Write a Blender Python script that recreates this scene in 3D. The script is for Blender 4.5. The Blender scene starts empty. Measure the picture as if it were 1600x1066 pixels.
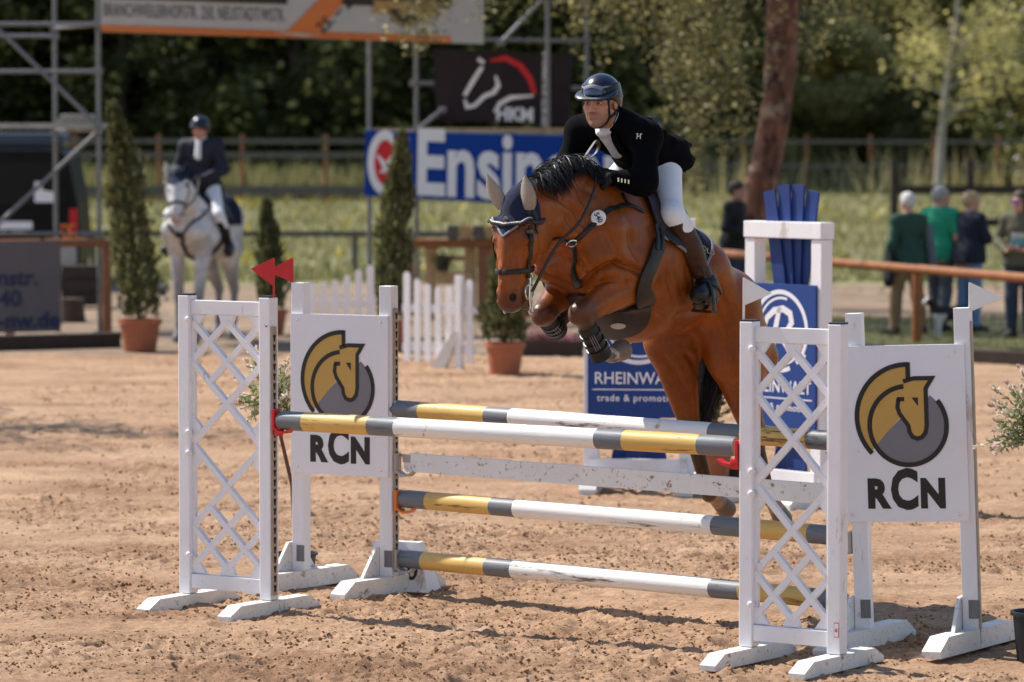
import bpy, bmesh, math, random
import numpy as np
from mathutils import Vector, Matrix, geometry
from mathutils.bvhtree import BVHTree

S = bpy.context.scene
COL = S.collection
R = math.radians

# ------------------------------------------------------------------ camera
CAM_Z = 2.52
FPX = 6000.0                      # focal length in pixels of the 1600 px wide photograph
PITCH = math.atan((533 - 200) / FPX)
cam_d = bpy.data.cameras.new('camera')
cam = bpy.data.objects.new('camera', cam_d); COL.objects.link(cam)
cam_d.sensor_width = 36.0; cam_d.lens = FPX / 1600 * 36.0
cam_d.clip_start = 0.5; cam_d.clip_end = 2000
cam.location = (0, 0, CAM_Z); cam.rotation_euler = (R(90) - PITCH, 0, 0)
cam_d.dof.use_dof = True; cam_d.dof.focus_distance = 19.3
cam_d.dof.aperture_fstop = 2.9; cam_d.dof.aperture_blades = 0
S.camera = cam

# ------------------------------------------------------------------ light
SUN_EL = R(50); SUN_TO = Vector((-0.85, 0.527, 0)).normalized()
W = bpy.data.worlds.new('World'); S.world = W; W.use_nodes = True
wn = W.node_tree.nodes; wl = W.node_tree.links
sky = wn.new('ShaderNodeTexSky'); sky.sky_type = 'NISHITA'; sky.sun_disc = False
sky.sun_elevation = SUN_EL; sky.ozone_density = 1.6; sky.dust_density = 0.5; sky.air_density = 1.15
sky.sun_rotation = math.atan2(SUN_TO.x, SUN_TO.y)
bg = wn['Background']; wl.new(sky.outputs[0], bg.inputs['Color']); bg.inputs['Strength'].default_value = 0.112
sl = bpy.data.lights.new('sun', 'SUN'); sl.energy = 5.0; sl.angle = R(0.53); sl.color = (1.0, 0.94, 0.85)
sun = bpy.data.objects.new('sun', sl); COL.objects.link(sun)
d_sun = Vector((SUN_TO.x * math.cos(SUN_EL), SUN_TO.y * math.cos(SUN_EL), math.sin(SUN_EL)))
sun.rotation_euler = d_sun.to_track_quat('Z', 'Y').to_euler(); sun.location = d_sun * 60

S.view_settings.view_transform = 'Standard'
try: S.view_settings.look = 'None'
except Exception: pass
S.view_settings.exposure = 0.46; S.view_settings.gamma = 1.0
S.view_settings.use_curve_mapping = False
S.render.engine = 'CYCLES'
S.cycles.max_bounces = 6; S.cycles.transparent_max_bounces = 8
S.cycles.use_denoising = True

# ------------------------------------------------------------------ where things stand
cp, sp = math.cos(PITCH), math.sin(PITCH)
def ray(px, py):
    x = (px - 800) / FPX; z = -(py - 533) / FPX
    return Vector((x, cp + z * sp, -sp + z * cp))
def G(px, py, z=0.0):              # point of the ground seen there
    d = ray(px, py); t = (z - CAM_Z) / d.z
    return Vector((d.x * t, d.y * t, z))
def AT(px, py, Y):                 # point at a distance
    d = ray(px, py); t = Y / d.y
    return Vector((d.x * t, Y, CAM_Z + d.z * t))

# ------------------------------------------------------------------ objects
def tag(o, label=None, cat=None, group=None, kind=None):
    if label: o['label'] = label
    if cat: o['category'] = cat
    if group: o['group'] = group
    if kind: o['kind'] = kind
    return o
def thing(name, label, cat, loc=(0, 0, 0), rz=0.0, group=None):
    o = bpy.data.objects.new(name, None); COL.objects.link(o)
    o.empty_display_size = 0.2
    o.location = loc; o.rotation_euler = (0, 0, rz)
    return tag(o, label, cat, group)
def link(name, me, m=None, parent=None):
    o = bpy.data.objects.new(name, me); COL.objects.link(o)
    if m is not None:
        for q in (m if isinstance(m, (list, tuple)) else [m]):
            if q.name not in me.materials: me.materials.append(q)
    if parent is not None: o.parent = parent
    return o
def np_mesh(name, V, F, smooth=False, attr=None):
    """V (n,3), F (m,k) with one face size"""
    V = np.asarray(V, np.float32); F = np.asarray(F, np.int32)
    me = bpy.data.meshes.new(name)
    me.vertices.add(len(V)); me.vertices.foreach_set('co', V.ravel())
    k = F.shape[1]
    me.loops.add(F.size); me.loops.foreach_set('vertex_index', F.ravel())
    me.polygons.add(len(F)); me.polygons.foreach_set('loop_start', np.arange(0, F.size, k, dtype=np.int32))
    me.update(calc_edges=True)
    if smooth: me.polygons.foreach_set('use_smooth', np.ones(len(F), bool))
    if attr:
        for an, av in attr.items():
            a = me.color_attributes.new(an, 'FLOAT_COLOR', 'POINT')
            av = np.asarray(av, np.float32)
            if av.shape[1] == 3: av = np.hstack([av, np.ones((len(av), 1), np.float32)])
            a.data.foreach_set('color', av.ravel())
    return me

class MB:
    """collects boxes, bars, tubes, prisms; build() links them as ONE mesh object"""
    def __init__(self): self.v = []; self.f = []; self.mi = []
    def add(self, V, F, mi=0):
        n = len(self.v); self.v += [tuple(p) for p in V]
        self.f += [tuple(i + n for i in q) for q in F]; self.mi += [mi] * len(F)
    def box(self, c, s, M=None, mi=0, bev=0.0):
        c = Vector(c); h = [x / 2 for x in s]
        if bev > 0:
            bm = bmesh.new(); bmesh.ops.create_cube(bm, size=1)
            for v in bm.verts: v.co = Vector((v.co.x * s[0], v.co.y * s[1], v.co.z * s[2]))
            bmesh.ops.bevel(bm, geom=bm.edges[:] , offset=bev, segments=2, affect='EDGES', profile=0.6)
            V = [v.co.copy() for v in bm.verts]; bm.verts.index_update()
            F = [[v.index for v in f.verts] for f in bm.faces]; bm.free()
        else:
            V = [Vector((x * h[0], y * h[1], z * h[2])) for x in (-1, 1) for y in (-1, 1) for z in (-1, 1)]
            F = [(0, 1, 3, 2), (4, 6, 7, 5), (0, 4, 5, 1), (2, 3, 7, 6), (0, 2, 6, 4), (1, 5, 7, 3)]
        if M is not None: V = [M @ v for v in V]
        self.add([v + c for v in V], F, mi); return self
    def bar(self, a, b, w, t, up=(0, 0, 1), mi=0, bev=0.0):
        """box from a to b, w across (perpendicular to up), t along up"""
        a = Vector(a); b = Vector(b); z = (b - a); L = z.length; z.normalize()
        up = Vector(up); x = up.cross(z)
        if x.length < 1e-5: x = Vector((1, 0, 0)).cross(z)
        x.normalize(); y = z.cross(x)
        M = Matrix((x, y, z)).transposed()
        return self.box((a + b) / 2, (w, t, L), M, mi, bev)
    def tube(self, pts, rad, n=10, mi=0, caps=True):
        pts = [Vector(p) for p in pts]
        if not isinstance(rad, (list, tuple)): rad = [rad] * len(pts)
        V = []; F = []; ref = None
        for i, p in enumerate(pts):
            t = (pts[min(i + 1, len(pts) - 1)] - pts[max(i - 1, 0)]).normalized()
            if ref is None: ref = t.orthogonal().normalized()
            x = (ref - t * ref.dot(t)); x = x.normalized() if x.length > 1e-6 else t.orthogonal().normalized()
            ref = x; y = t.cross(x)
            for k in range(n):
                a = 2 * math.pi * k / n; V.append(p + (x * math.cos(a) + y * math.sin(a)) * rad[i])
        for i in range(len(pts) - 1):
            for k in range(n):
                F.append((i * n + k, i * n + (k + 1) % n, (i + 1) * n + (k + 1) % n, (i + 1) * n + k))
        if caps:
            F.append(tuple(range(n - 1, -1, -1))); F.append(tuple((len(pts) - 1) * n + k for k in range(n)))
        self.add(V, F, mi); return self
    def lathe(self, prof, c=(0, 0, 0), n=24, mi=0, ax=None):
        V = []; F = []; c = Vector(c)
        for r, z in prof:
            for k in range(n):
                a = 2 * math.pi * k / n; V.append(Vector((r * math.cos(a), r * math.sin(a), z)))
        if ax is not None:
            q = Vector((0, 0, 1)).rotation_difference(Vector(ax)).to_matrix(); V = [q @ v for v in V]
        for i in range(len(prof) - 1):
            for k in range(n):
                F.append((i * n + k, i * n + (k + 1) % n, (i + 1) * n + (k + 1) % n, (i + 1) * n + k))
        self.add([v + c for v in V], F, mi); return self
    def prism(self, poly, th, M=None, mi=0):
        """poly: list of (x, z), extruded along -y .. +y by th; M Matrix4"""
        n = len(poly)
        V = [Vector((x, -th / 2, z)) for x, z in poly] + [Vector((x, th / 2, z)) for x, z in poly]
        tri = geometry.tessellate_polygon([[Vector((x, z, 0)) for x, z in poly]])
        area = sum(poly[i][0] * poly[(i + 1) % n][1] - poly[(i + 1) % n][0] * poly[i][1] for i in range(n))
        F = []
        for t in tri:
            a, b, c = t
            cr = (poly[b][0] - poly[a][0]) * (poly[c][1] - poly[a][1]) - (poly[b][1] - poly[a][1]) * (poly[c][0] - poly[a][0])
            if cr < 0: a, b, c = a, c, b
            F.append((a, b, c)); F.append((a + n, c + n, b + n))
        for i in range(n):
            j = (i + 1) % n
            F.append((i, i + n, j + n, j) if area > 0 else (j, j + n, i + n, i))
        if M is not None: V = [M @ v for v in V]
        self.add(V, F, mi); return self
    def mesh(self, name, smooth=False, ang=None):
        me = bpy.data.meshes.new(name); me.from_pydata(self.v, [], self.f); me.update()
        if any(self.mi): me.polygons.foreach_set('material_index', self.mi)
        if smooth:
            me.polygons.foreach_set('use_smooth', [True] * len(me.polygons))
            me.set_sharp_from_angle(angle=R(ang or 38))
        return me
    def build(self, name, m, parent=None, smooth=False):
        me = self.mesh(name, smooth)
        ms = m if isinstance(m, (list, tuple)) else [m]
        o = link(name, me, None, parent)
        for q in ms: me.materials.append(q)
        return o
def copy_tree(o, parent=None):
    c = o.copy(); COL.objects.link(c)
    if parent is not None: c.parent = parent
    for ch in list(o.children): copy_tree(ch, c)
    return c

def smooth_path(pts, n):
    """Catmull-Rom through pts"""
    P = [Vector(p) for p in pts]; out = []
    segs = len(P) - 1
    for i in range(n + 1):
        u = i / n * segs; k = min(int(u), segs - 1); t = u - k
        p0 = P[max(k - 1, 0)]; p1 = P[k]; p2 = P[k + 1]; p3 = P[min(k + 2, segs)]
        out.append(.5 * ((2 * p1) + (p2 - p0) * t + (2 * p0 - 5 * p1 + 4 * p2 - p3) * t * t + (3 * p1 - p0 - 3 * p2 + p3) * t ** 3))
    return out

# ------------------------------------------------------------------ materials
def mat(name, col, rough=0.6, var=0.15, vscale=6.0, bump=0.0, bscale=40.0, spec=0.4, dirt=None, dscale=30.0, damt=0.5,
        metal=0.0, attr=None, coat=0.0, stretch=None, detail=4.0, sheen=0.0, sss=0.0, coord='Object', trans=0.0, fine=None, dirt2=None):
    """a procedural Principled material: colour variation + bump + optional dirt flecks"""
    m = bpy.data.materials.new(name); m.use_nodes = True
    N = m.node_tree.nodes; L = m.node_tree.links; b = N['Principled BSDF']
    b.inputs['Roughness'].default_value = rough; b.inputs['Metallic'].default_value = metal
    b.inputs['Specular IOR Level'].default_value = spec
    b.inputs['Coat Weight'].default_value = coat; b.inputs['Coat Roughness'].default_value = 0.15
    b.inputs['Sheen Weight'].default_value = sheen
    if sss: b.inputs['Subsurface Weight'].default_value = sss; b.inputs['Subsurface Scale'].default_value = 0.01; b.inputs['Subsurface Radius'].default_value = (1, .4, .25)
    tc0 = N.new('ShaderNodeTexCoord'); oi = N.new('ShaderNodeObjectInfo'); av = N.new('ShaderNodeVectorMath'); av.operation = 'MULTIPLY_ADD'   # every object its own piece of the pattern
    av.inputs[1].default_value = (37, 53, 71); L.new(oi.outputs['Random'], av.inputs[0]); L.new(tc0.outputs[coord], av.inputs[2])
    class tc: outputs = {coord: av.outputs[0], 'Object': av.outputs[0]}
    mp = N.new('ShaderNodeMapping'); L.new(tc.outputs[coord], mp.inputs[0])
    if stretch: mp.inputs['Scale'].default_value = stretch
    nz = N.new('ShaderNodeTexNoise'); nz.inputs['Scale'].default_value = vscale; nz.inputs['Detail'].default_value = detail
    nz.inputs['Roughness'].default_value = 0.65
    L.new(mp.outputs[0], nz.inputs['Vector'])
    mr = N.new('ShaderNodeMapRange'); mr.inputs[1].default_value = 0.25; mr.inputs[2].default_value = 0.75
    mr.inputs[3].default_value = 1 - var; mr.inputs[4].default_value = 1 + var
    L.new(nz.outputs['Fac'], mr.inputs[0])
    mx = N.new('ShaderNodeMix'); mx.data_type = 'RGBA'; mx.blend_type = 'MULTIPLY'; mx.inputs[0].default_value = 1
    if attr:
        at = N.new('ShaderNodeVertexColor'); at.layer_name = attr; L.new(at.outputs[0], mx.inputs[6])
    else: mx.inputs[6].default_value = (*col, 1)
    L.new(mr.outputs[0], mx.inputs[7]); out = mx.outputs[2]
    if fine:
        n3 = N.new('ShaderNodeTexNoise'); n3.inputs['Scale'].default_value = fine[0]; n3.inputs['Detail'].default_value = 3
        L.new(mp.outputs[0], n3.inputs['Vector'])
        m3 = N.new('ShaderNodeMapRange'); m3.inputs[1].default_value = .3; m3.inputs[2].default_value = .7
        m3.inputs[3].default_value = 1 - fine[1]; m3.inputs[4].default_value = 1 + fine[1]; L.new(n3.outputs['Fac'], m3.inputs[0])
        x3 = N.new('ShaderNodeMix'); x3.data_type = 'RGBA'; x3.blend_type = 'MULTIPLY'; x3.inputs[0].default_value = 1
        L.new(out, x3.inputs[6]); L.new(m3.outputs[0], x3.inputs[7]); out = x3.outputs[2]
    if dirt:
        n2 = N.new('ShaderNodeTexNoise'); n2.inputs['Scale'].default_value = dscale; n2.inputs['Detail'].default_value = 5; n2.inputs['Roughness'].default_value = .7
        L.new(tc.outputs[coord], n2.inputs['Vector'])
        r2 = N.new('ShaderNodeMapRange'); r2.inputs[1].default_value = 0.75 - 0.25 * damt; r2.inputs[2].default_value = 0.82 - 0.22 * damt
        L.new(n2.outputs['Fac'], r2.inputs[0])
        x2 = N.new('ShaderNodeMix'); x2.data_type = 'RGBA'; L.new(r2.outputs[0], x2.inputs[0]); L.new(out, x2.inputs[6]); x2.inputs[7].default_value = (*dirt, 1)
        out = x2.outputs[2]
    if dirt2:                                    # (colour, scale, amount, stretch)
        mp2 = N.new('ShaderNodeMapping'); mp2.inputs['Scale'].default_value = dirt2[3]; L.new(tc.outputs[coord], mp2.inputs[0])
        n4 = N.new('ShaderNodeTexNoise'); n4.inputs['Scale'].default_value = dirt2[1]; n4.inputs['Detail'].default_value = 6; n4.inputs['Roughness'].default_value = .75; L.new(mp2.outputs[0], n4.inputs['Vector'])
        r4 = N.new('ShaderNodeMapRange'); r4.inputs[1].default_value = .72 - .3 * dirt2[2]; r4.inputs[2].default_value = .74 - .24 * dirt2[2]; r4.inputs[4].default_value = dirt2[4] if len(dirt2) > 4 else 1; L.new(n4.outputs['Fac'], r4.inputs[0])
        x4 = N.new('ShaderNodeMix'); x4.data_type = 'RGBA'; L.new(r4.outputs[0], x4.inputs[0]); L.new(out, x4.inputs[6]); x4.inputs[7].default_value = (*dirt2[0], 1); out = x4.outputs[2]
    L.new(out, b.inputs['Base Color'])
    if bump:
        nb = N.new('ShaderNodeTexNoise'); nb.inputs['Scale'].default_value = bscale; nb.inputs['Detail'].default_value = 4
        L.new(mp.outputs[0], nb.inputs['Vector'])
        bp = N.new('ShaderNodeBump'); bp.inputs['Strength'].default_value = bump; bp.inputs['Distance'].default_value = 0.01
        L.new(nb.outputs['Fac'], bp.inputs['Height']); L.new(bp.outputs[0], b.inputs['Normal'])
    if trans:
        tr = N.new('ShaderNodeBsdfTranslucent'); L.new(out, tr.inputs['Color'])
        ms = N.new('ShaderNodeMixShader'); ms.inputs[0].default_value = trans
        L.new(b.outputs[0], ms.inputs[1]); L.new(tr.outputs[0], ms.inputs[2]); L.new(ms.outputs[0], N['Material Output'].inputs[0])
    return m
def leafmat(name, c1, c2, trans=0.35, rough=0.45, bright=None):
    m = bpy.data.materials.new(name); m.use_nodes = True
    N = m.node_tree.nodes; L = m.node_tree.links; b = N['Principled BSDF']
    b.inputs['Roughness'].default_value = rough; b.inputs['Specular IOR Level'].default_value = 0.35
    ge = N.new('ShaderNodeNewGeometry'); rp = N.new('ShaderNodeValToRGB')
    rp.color_ramp.elements[0].color = (*c1, 1); rp.color_ramp.elements[1].color = (*c2, 1)
    if bright: e = rp.color_ramp.elements; e[1].position = .86; q = e.new(.93); q.color = (*bright, 1)  # a few leaves coloured bright: glints of light painted into the foliage
    L.new(ge.outputs['Random Per Island'], rp.inputs[0]); L.new(rp.outputs[0], b.inputs['Base Color'])
    tr = N.new('ShaderNodeBsdfTranslucent')
    hs = N.new('ShaderNodeHueSaturation'); hs.inputs['Value'].default_value = 1.5; hs.inputs['Hue'].default_value = 0.485
    L.new(rp.outputs[0], hs.inputs['Color']); L.new(hs.outputs[0], tr.inputs['Color'])
    ms = N.new('ShaderNodeMixShader'); ms.inputs[0].default_value = trans
    L.new(b.outputs[0], ms.inputs[1]); L.new(tr.outputs[0], ms.inputs[2]); L.new(ms.outputs[0], N['Material Output'].inputs[0])
    return m

M = {}
DIRT = (0.30, 0.19, 0.11)
M['white'] = mat('white plastic', (0.81, 0.79, 0.82), 0.42, 0.05, 5, 0.02, 60, dirt=DIRT, dscale=30, damt=0.30, dirt2=((.45, .34, .25), 7, .30, (1, 1, .3), .5))
M['white_foot'] = mat('white painted wood dirty', (0.74, 0.72, 0.69), 0.6, 0.10, 7, 0.15, 50, dirt=DIRT, dscale=14, damt=0.62, dirt2=((.20, .13, .08), 60, .42, (1, 1, 1), .9))
M['white_wood'] = mat('white painted wood', (0.80, 0.78, 0.80), 0.55, 0.07, 6, 0.12, 30, dirt=DIRT, dscale=30, damt=0.24, stretch=(1, 1, .25), dirt2=((.42, .32, .24), 6, .36, (1, 1, .3), .55))
M['panel_white'] = mat('white printed board', (0.83, 0.81, 0.85), 0.45, 0.03, 3, 0, dirt=DIRT, dscale=36, damt=0.28, dirt2=((.50, .40, .32), 4, .30, (1, 1, .5), .35))
M['gold'] = mat('gold print', (0.56, 0.34, 0.085), 0.5, 0.04, 5, dirt=(.5, .4, .28), dscale=34, damt=0.12)
M['print_grey'] = mat('grey print', (0.20, 0.19, 0.215), 0.5, 0.05, 5, dirt=(.5, .42, .34), dscale=34, damt=0.14)
M['print_black'] = mat('black print', (0.022, 0.018, 0.016), 0.5, 0.1, 5, dirt=(.35, .25, .17), dscale=34, damt=0.14)
M['red'] = mat('red plastic', (0.60, 0.022, 0.03), 0.4, 0.08, 8)
M['orange'] = mat('orange plastic', (0.75, 0.20, 0.035), 0.45, 0.08, 8)
M['cup_grey'] = mat('grey plastic', (0.42, 0.38, 0.34), 0.5, 0.12, 8)
M['track'] = mat('grey aluminium track', (0.36, 0.30, 0.24), 0.5, 0.18, 20, metal=0.0, dirt=DIRT, dscale=40, damt=0.5)
M['dark'] = mat('dark hole', (0.012, 0.011, 0.01), 0.8, 0.1)
M['black_plastic'] = mat('black plastic', (0.016, 0.016, 0.018), 0.45, 0.2, 8, dirt=DIRT, dscale=30, damt=0.3)
M['steel'] = mat('galvanised steel', (0.17, 0.17, 0.18), 0.42, 0.18, 10, metal=0.35, bump=.05)
M['chrome'] = mat('bright steel', (0.7, 0.69, 0.67), 0.18, 0.05, 10, metal=1.0)
M['terracotta'] = mat('terracotta plastic', (0.36, 0.115, 0.055), 0.6, 0.15, 8, dirt=(.4, .3, .22), dscale=18, damt=.25)
M['wood_brown'] = mat('brown stained wood', (0.26, 0.105, 0.045), 0.6, 0.28, 8, .2, 30, stretch=(1, 1, .3))
M['wood_light'] = mat('pale weathered wood', (0.44, 0.28, 0.14), 0.7, 0.25, 8, .2, 30)
M['wood_grey'] = mat('grey weathered wood', (0.12, 0.105, 0.09), 0.75, 0.3, 8, .2, 30)
M['wood_dark'] = mat('dark tarred wood', (0.035, 0.022, 0.016), 0.7, 0.3, 6, .2, 30)
# ================================================================== ground
rng = np.random.default_rng(7)
def vnoise(x, y, seed=0):
    """smooth value noise in 2D, numpy"""
    xi = np.floor(x).astype(np.int64); yi = np.floor(y).astype(np.int64); fx = x - xi; fy = y - yi
    fx = fx * fx * (3 - 2 * fx); fy = fy * fy * (3 - 2 * fy)
    def h(a, b):
        n = (a * 374761393 + b * 668265263 + seed * 974711) & 0x7fffffff
        n = ((n ^ (n >> 13)) * 1274126177) & 0x7fffffff
        return ((n ^ (n >> 16)) & 0xffff) / 65535.0
    return (h(xi, yi) * (1 - fx) + h(xi + 1, yi) * fx) * (1 - fy) + (h(xi, yi + 1) * (1 - fx) + h(xi + 1, yi + 1) * fx) * fy
def fbm(x, y, seed=0, o=4, g=.5):
    a = 1.0; s = 0; t = 0
    for i in range(o):
        s = s + a * vnoise(x * 2 ** i, y * 2 ** i, seed + i * 17); t += a; a *= g
    return s / t
def sand_mat():
    m = bpy.data.materials.new('riding arena sand'); m.use_nodes = True
    N = m.node_tree.nodes; L = m.node_tree.links; b = N['Principled BSDF']
    b.inputs['Roughness'].default_value = .95; b.inputs['Specular IOR Level'].default_value = .1
    tc = N.new('ShaderNodeTexCoord')
    def noise(sc, det=5, st=None):
        n = N.new('ShaderNodeTexNoise'); n.inputs['Scale'].default_value = sc; n.inputs['Detail'].default_value = det; n.inputs['Roughness'].default_value = .7
        if st:
            mp = N.new('ShaderNodeMapping'); mp.inputs['Scale'].default_value = st; L.new(tc.outputs['Object'], mp.inputs[0]); L.new(mp.outputs[0], n.inputs['Vector'])
        else: L.new(tc.outputs['Object'], n.inputs['Vector'])
        return n
    n1 = noise(1.1, 6, (.55, 1, 1)); n2 = noise(34, 8); n3 = noise(190, 3)
    rp = N.new('ShaderNodeValToRGB'); e = rp.color_ramp.elements
    e[0].position = .385; e[0].color = (.29, .165, .096, 1); e[1].position = .60; e[1].color = (.60, .392, .252, 1)
    mx = N.new('ShaderNodeMath'); mx.operation = 'MULTIPLY_ADD'; mx.inputs[1].default_value = .45
    L.new(n2.outputs['Fac'], mx.inputs[0]); 
    m2 = N.new('ShaderNodeMath'); m2.operation = 'MULTIPLY'; m2.inputs[1].default_value = .55; L.new(n1.outputs['Fac'], m2.inputs[0]); L.new(m2.outputs[0], mx.inputs[2])
    L.new(mx.outputs[0], rp.inputs[0]); L.new(rp.outputs[0], b.inputs['Base Color'])
    bp = N.new('ShaderNodeBump'); bp.inputs['Strength'].default_value = .85; bp.inputs['Distance'].default_value = .014
    ad = N.new('ShaderNodeMath'); ad.operation = 'MULTIPLY_ADD'; ad.inputs[1].default_value = .9
    L.new(n3.outputs['Fac'], ad.inputs[0]); L.new(n2.outputs['Fac'], ad.inputs[2]); L.new(ad.outputs[0], bp.inputs['Height']); L.new(bp.outputs[0], b.inputs['Normal'])
    return m
M['sand'] = sand_mat()
def hoofprints(X, Y):
    """cups pressed by hooves, with a thrown-up rim: one possible print per cell"""
    c = .30; I = np.floor(X / c).astype(np.int64); K = np.floor(Y / c).astype(np.int64); Z = np.zeros(X.shape)
    def h(a, b, s): n = (a * 73856093 + b * 19349663 + s * 83492791) & 0x7fffffff; n = ((n ^ (n >> 13)) * 1274126177) & 0x7fffffff; return ((n ^ (n >> 16)) & 0xffff) / 65535.0
    for di in (-1, 0, 1):
        for dk in (-1, 0, 1):
            a, b = I + di, K + dk; px, py = (a + h(a, b, 1)) * c, (b + h(a, b, 2)) * c; r = np.hypot(X - px, (Y - py) * .85); R0 = .050 + .02 * h(a, b, 3)
            w = (h(a, b, 4) < .55) * (.45 + .55 * h(a, b, 5)); an = np.arctan2(Y - py, X - px)
            Z += w * (-.030 * np.exp(-(r / R0) ** 4) + .013 * np.exp(-((r - R0 * 1.55) / .026) ** 2) * (.6 + .6 * np.sin(an * 2 + 9 * h(a, b, 6))))
    return Z
def height(X, Y):
    big = (fbm(X * .5, Y * .9, 3, 3) - .5) * .035
    churn = np.clip((fbm(X * .9, Y * 1.5, 11, 3) - .40) * 4, 0, 1)         # trampled patches
    hoof = (fbm(X * 7, Y * 9, 21, 3, .6) - .5)
    fine = (fbm(X * 28, Y * 30, 31, 3, .6) - .5)
    rake = np.sin(Y * 38 + 3 * fbm(X * .6, Y * .6, 5, 2) * 6) * .003
    return big * .8 + hoof * (.014 + .046 * churn) + fine * (.013 + .032 * churn) + rake * (1 - churn) + hoofprints(X, Y) * (.55 + .45 * churn)
def ground_grid(name, xs, ys, m, kind='structure', flatten=None):
    X, Y = np.meshgrid(xs, ys); Z = height(X, Y)
    if flatten is not None: Z = Z * flatten(X, Y)
    V = np.stack([X, Y, Z], -1).reshape(-1, 3); nx = len(xs); ny = len(ys)
    i = (np.arange(ny - 1)[:, None] * nx + np.arange(nx - 1)[None, :]).ravel()
    F = np.stack([i, i + 1, i + nx + 1, i + nx], 1)
    o = link(name, np_mesh(name, V, F, True), m); return tag(o, kind=kind)
# one sheet: fine cells in front of the camera, coarse outside it
def axis(parts):
    out = []
    for a, b, n in parts: out.append(np.linspace(a, b, n, endpoint=False))
    out.append([parts[-1][1]]); return np.concatenate(out)
xs = axis([(-30, -8, 22), (-8, -3.2, 90), (-3.2, 3.2, 400), (3.2, 8, 90), (8, 30, 22)])
ys = axis([(-6, 15, 40), (15, 17, 20), (17, 26, 640), (26, 42.6, 440)])
sand = ground_grid('arena_sand', xs, ys, M['sand'])
# loose crumbs of sand
def clods(name, n, seed, rmin, rmax, x0, x1, y0, y1, dens=None):
    r = np.random.default_rng(seed)
    bm = bmesh.new(); bmesh.ops.create_icosphere(bm, subdivisions=1, radius=1); bv = np.array([v.co[:] for v in bm.verts]); bf = np.array([[v.index for v in f.verts] for f in bm.faces]); bm.free()
    X = r.uniform(x0, x1, n * 3); Y = r.uniform(y0, y1, n * 3)
    churn = np.clip((fbm(X * .9, Y * 1.5, 11, 3) - .40) * 4, 0, 1)
    keep = r.random(n * 3) < .06 + .94 * churn; X = X[keep][:n]; Y = Y[keep][:n]; n = len(X)
    Z = height(X, Y); s = rmin + (rmax - rmin) * r.random(n) ** 6
    V = bv[None] * (1 + r.uniform(-.35, .35, (n, len(bv), 1))) * s[:, None, None] * np.array([1, 1, .75]) * (1 + r.uniform(-.25, .25, (n, 1, 3)))
    V[:, :, 0] += X[:, None]; V[:, :, 1] += Y[:, None]; V[:, :, 2] += (Z + s * .35)[:, None]
    F = bf[None] + (np.arange(n) * len(bv))[:, None, None]
    return tag(link(name, np_mesh(name, V.reshape(-1, 3), F.reshape(-1, 3), True), M['crumb']), kind='stuff')
M['crumb'] = mat('moist sand crumb', (.30, .165, .088), .95, .3, 30, .4, 200, spec=.1)
clods('sand_crumbs', 60000, 3, .0015, .010, -3.2, 3.6, 17, 24.5)
clods('sand_crumbs', 20000, 4, .0025, .014, -4.6, 4.8, 24.5, 42)
# ================================================================== land beyond the arena
def slope(d): return np.where(d > 64, np.minimum(.0166 * (d - 64), 1.15), 0)
def zz(d): return float(slope(np.array(d, float)))
def GS(px, Y): p = AT(px, 300, Y); return Vector((p.x, Y, zz(Y)))
M['earth'] = mat('trodden pale earth', (.225, .155, .10), .95, .40, .55, .9, 5, detail=9, fine=(3, .35), dirt=(.12, .105, .05), dscale=.6, damt=.55)
M['meadow'] = mat('meadow ground', (.19, .178, .075), .95, .35, .35, .5, 6, detail=8, fine=(3, .25))
M['turf'] = mat('short turf with painted tree shade', (.085, .085, .035), .95, .35, .8, .4, 9, detail=8)  # short grass, the tree's shade put into its dark colour
def sheet(name, xs, ys, z0, m, amp=.02, follow=True):
    X, Y = np.meshgrid(xs, ys); Z = z0 + (slope(Y) if follow else 0) + amp * (fbm(X * .6, Y * .6, 3, 3) - .5)
    V = np.stack([X, Y, Z], -1).reshape(-1, 3); nx = len(xs); ny = len(ys); i = (np.arange(ny - 1)[:, None] * nx + np.arange(nx - 1)[None, :]).ravel()
    return tag(link(name, np_mesh(name, V, np.stack([i, i + 1, i + nx + 1, i + nx], 1), True), m), kind='structure')
sheet('dirt_path', np.linspace(-60, 60, 60), np.linspace(42.5, 66, 30), -.012, M['earth'])
sheet('meadow', np.linspace(-160, 160, 60), np.concatenate([np.linspace(62, 140, 50), np.linspace(150, 600, 12)]), -.008, M['meadow'], .03)
def turf():
    xs = np.linspace(1.8, 30, 240); ys = np.linspace(43.0, 50.6, 90); X, Y = np.meshgrid(xs, ys); Z = .010 + .03 * fbm(X * .8, Y * .8, 3, 3); nx = len(xs)
    e = np.minimum.reduce([(X - 1.8) / 1.6, (Y - 43) / .8, (50.6 - Y) / 1.4, np.full(X.shape, 2.0)]); on_ = (e + 1.1 * (fbm(X * 1.3, Y * 1.6, 6, 4) - .5) > .35)
    c_ = on_[:-1, :-1]; i = (np.arange(len(ys) - 1)[:, None] * nx + np.arange(nx - 1)[None, :])[c_]
    return tag(link('turf_strip', np_mesh('turf_strip', np.stack([X, Y, Z], -1).reshape(-1, 3), np.stack([i, i + 1, i + nx + 1, i + nx], 1), True), M['turf']), kind='structure')
turf()

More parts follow.
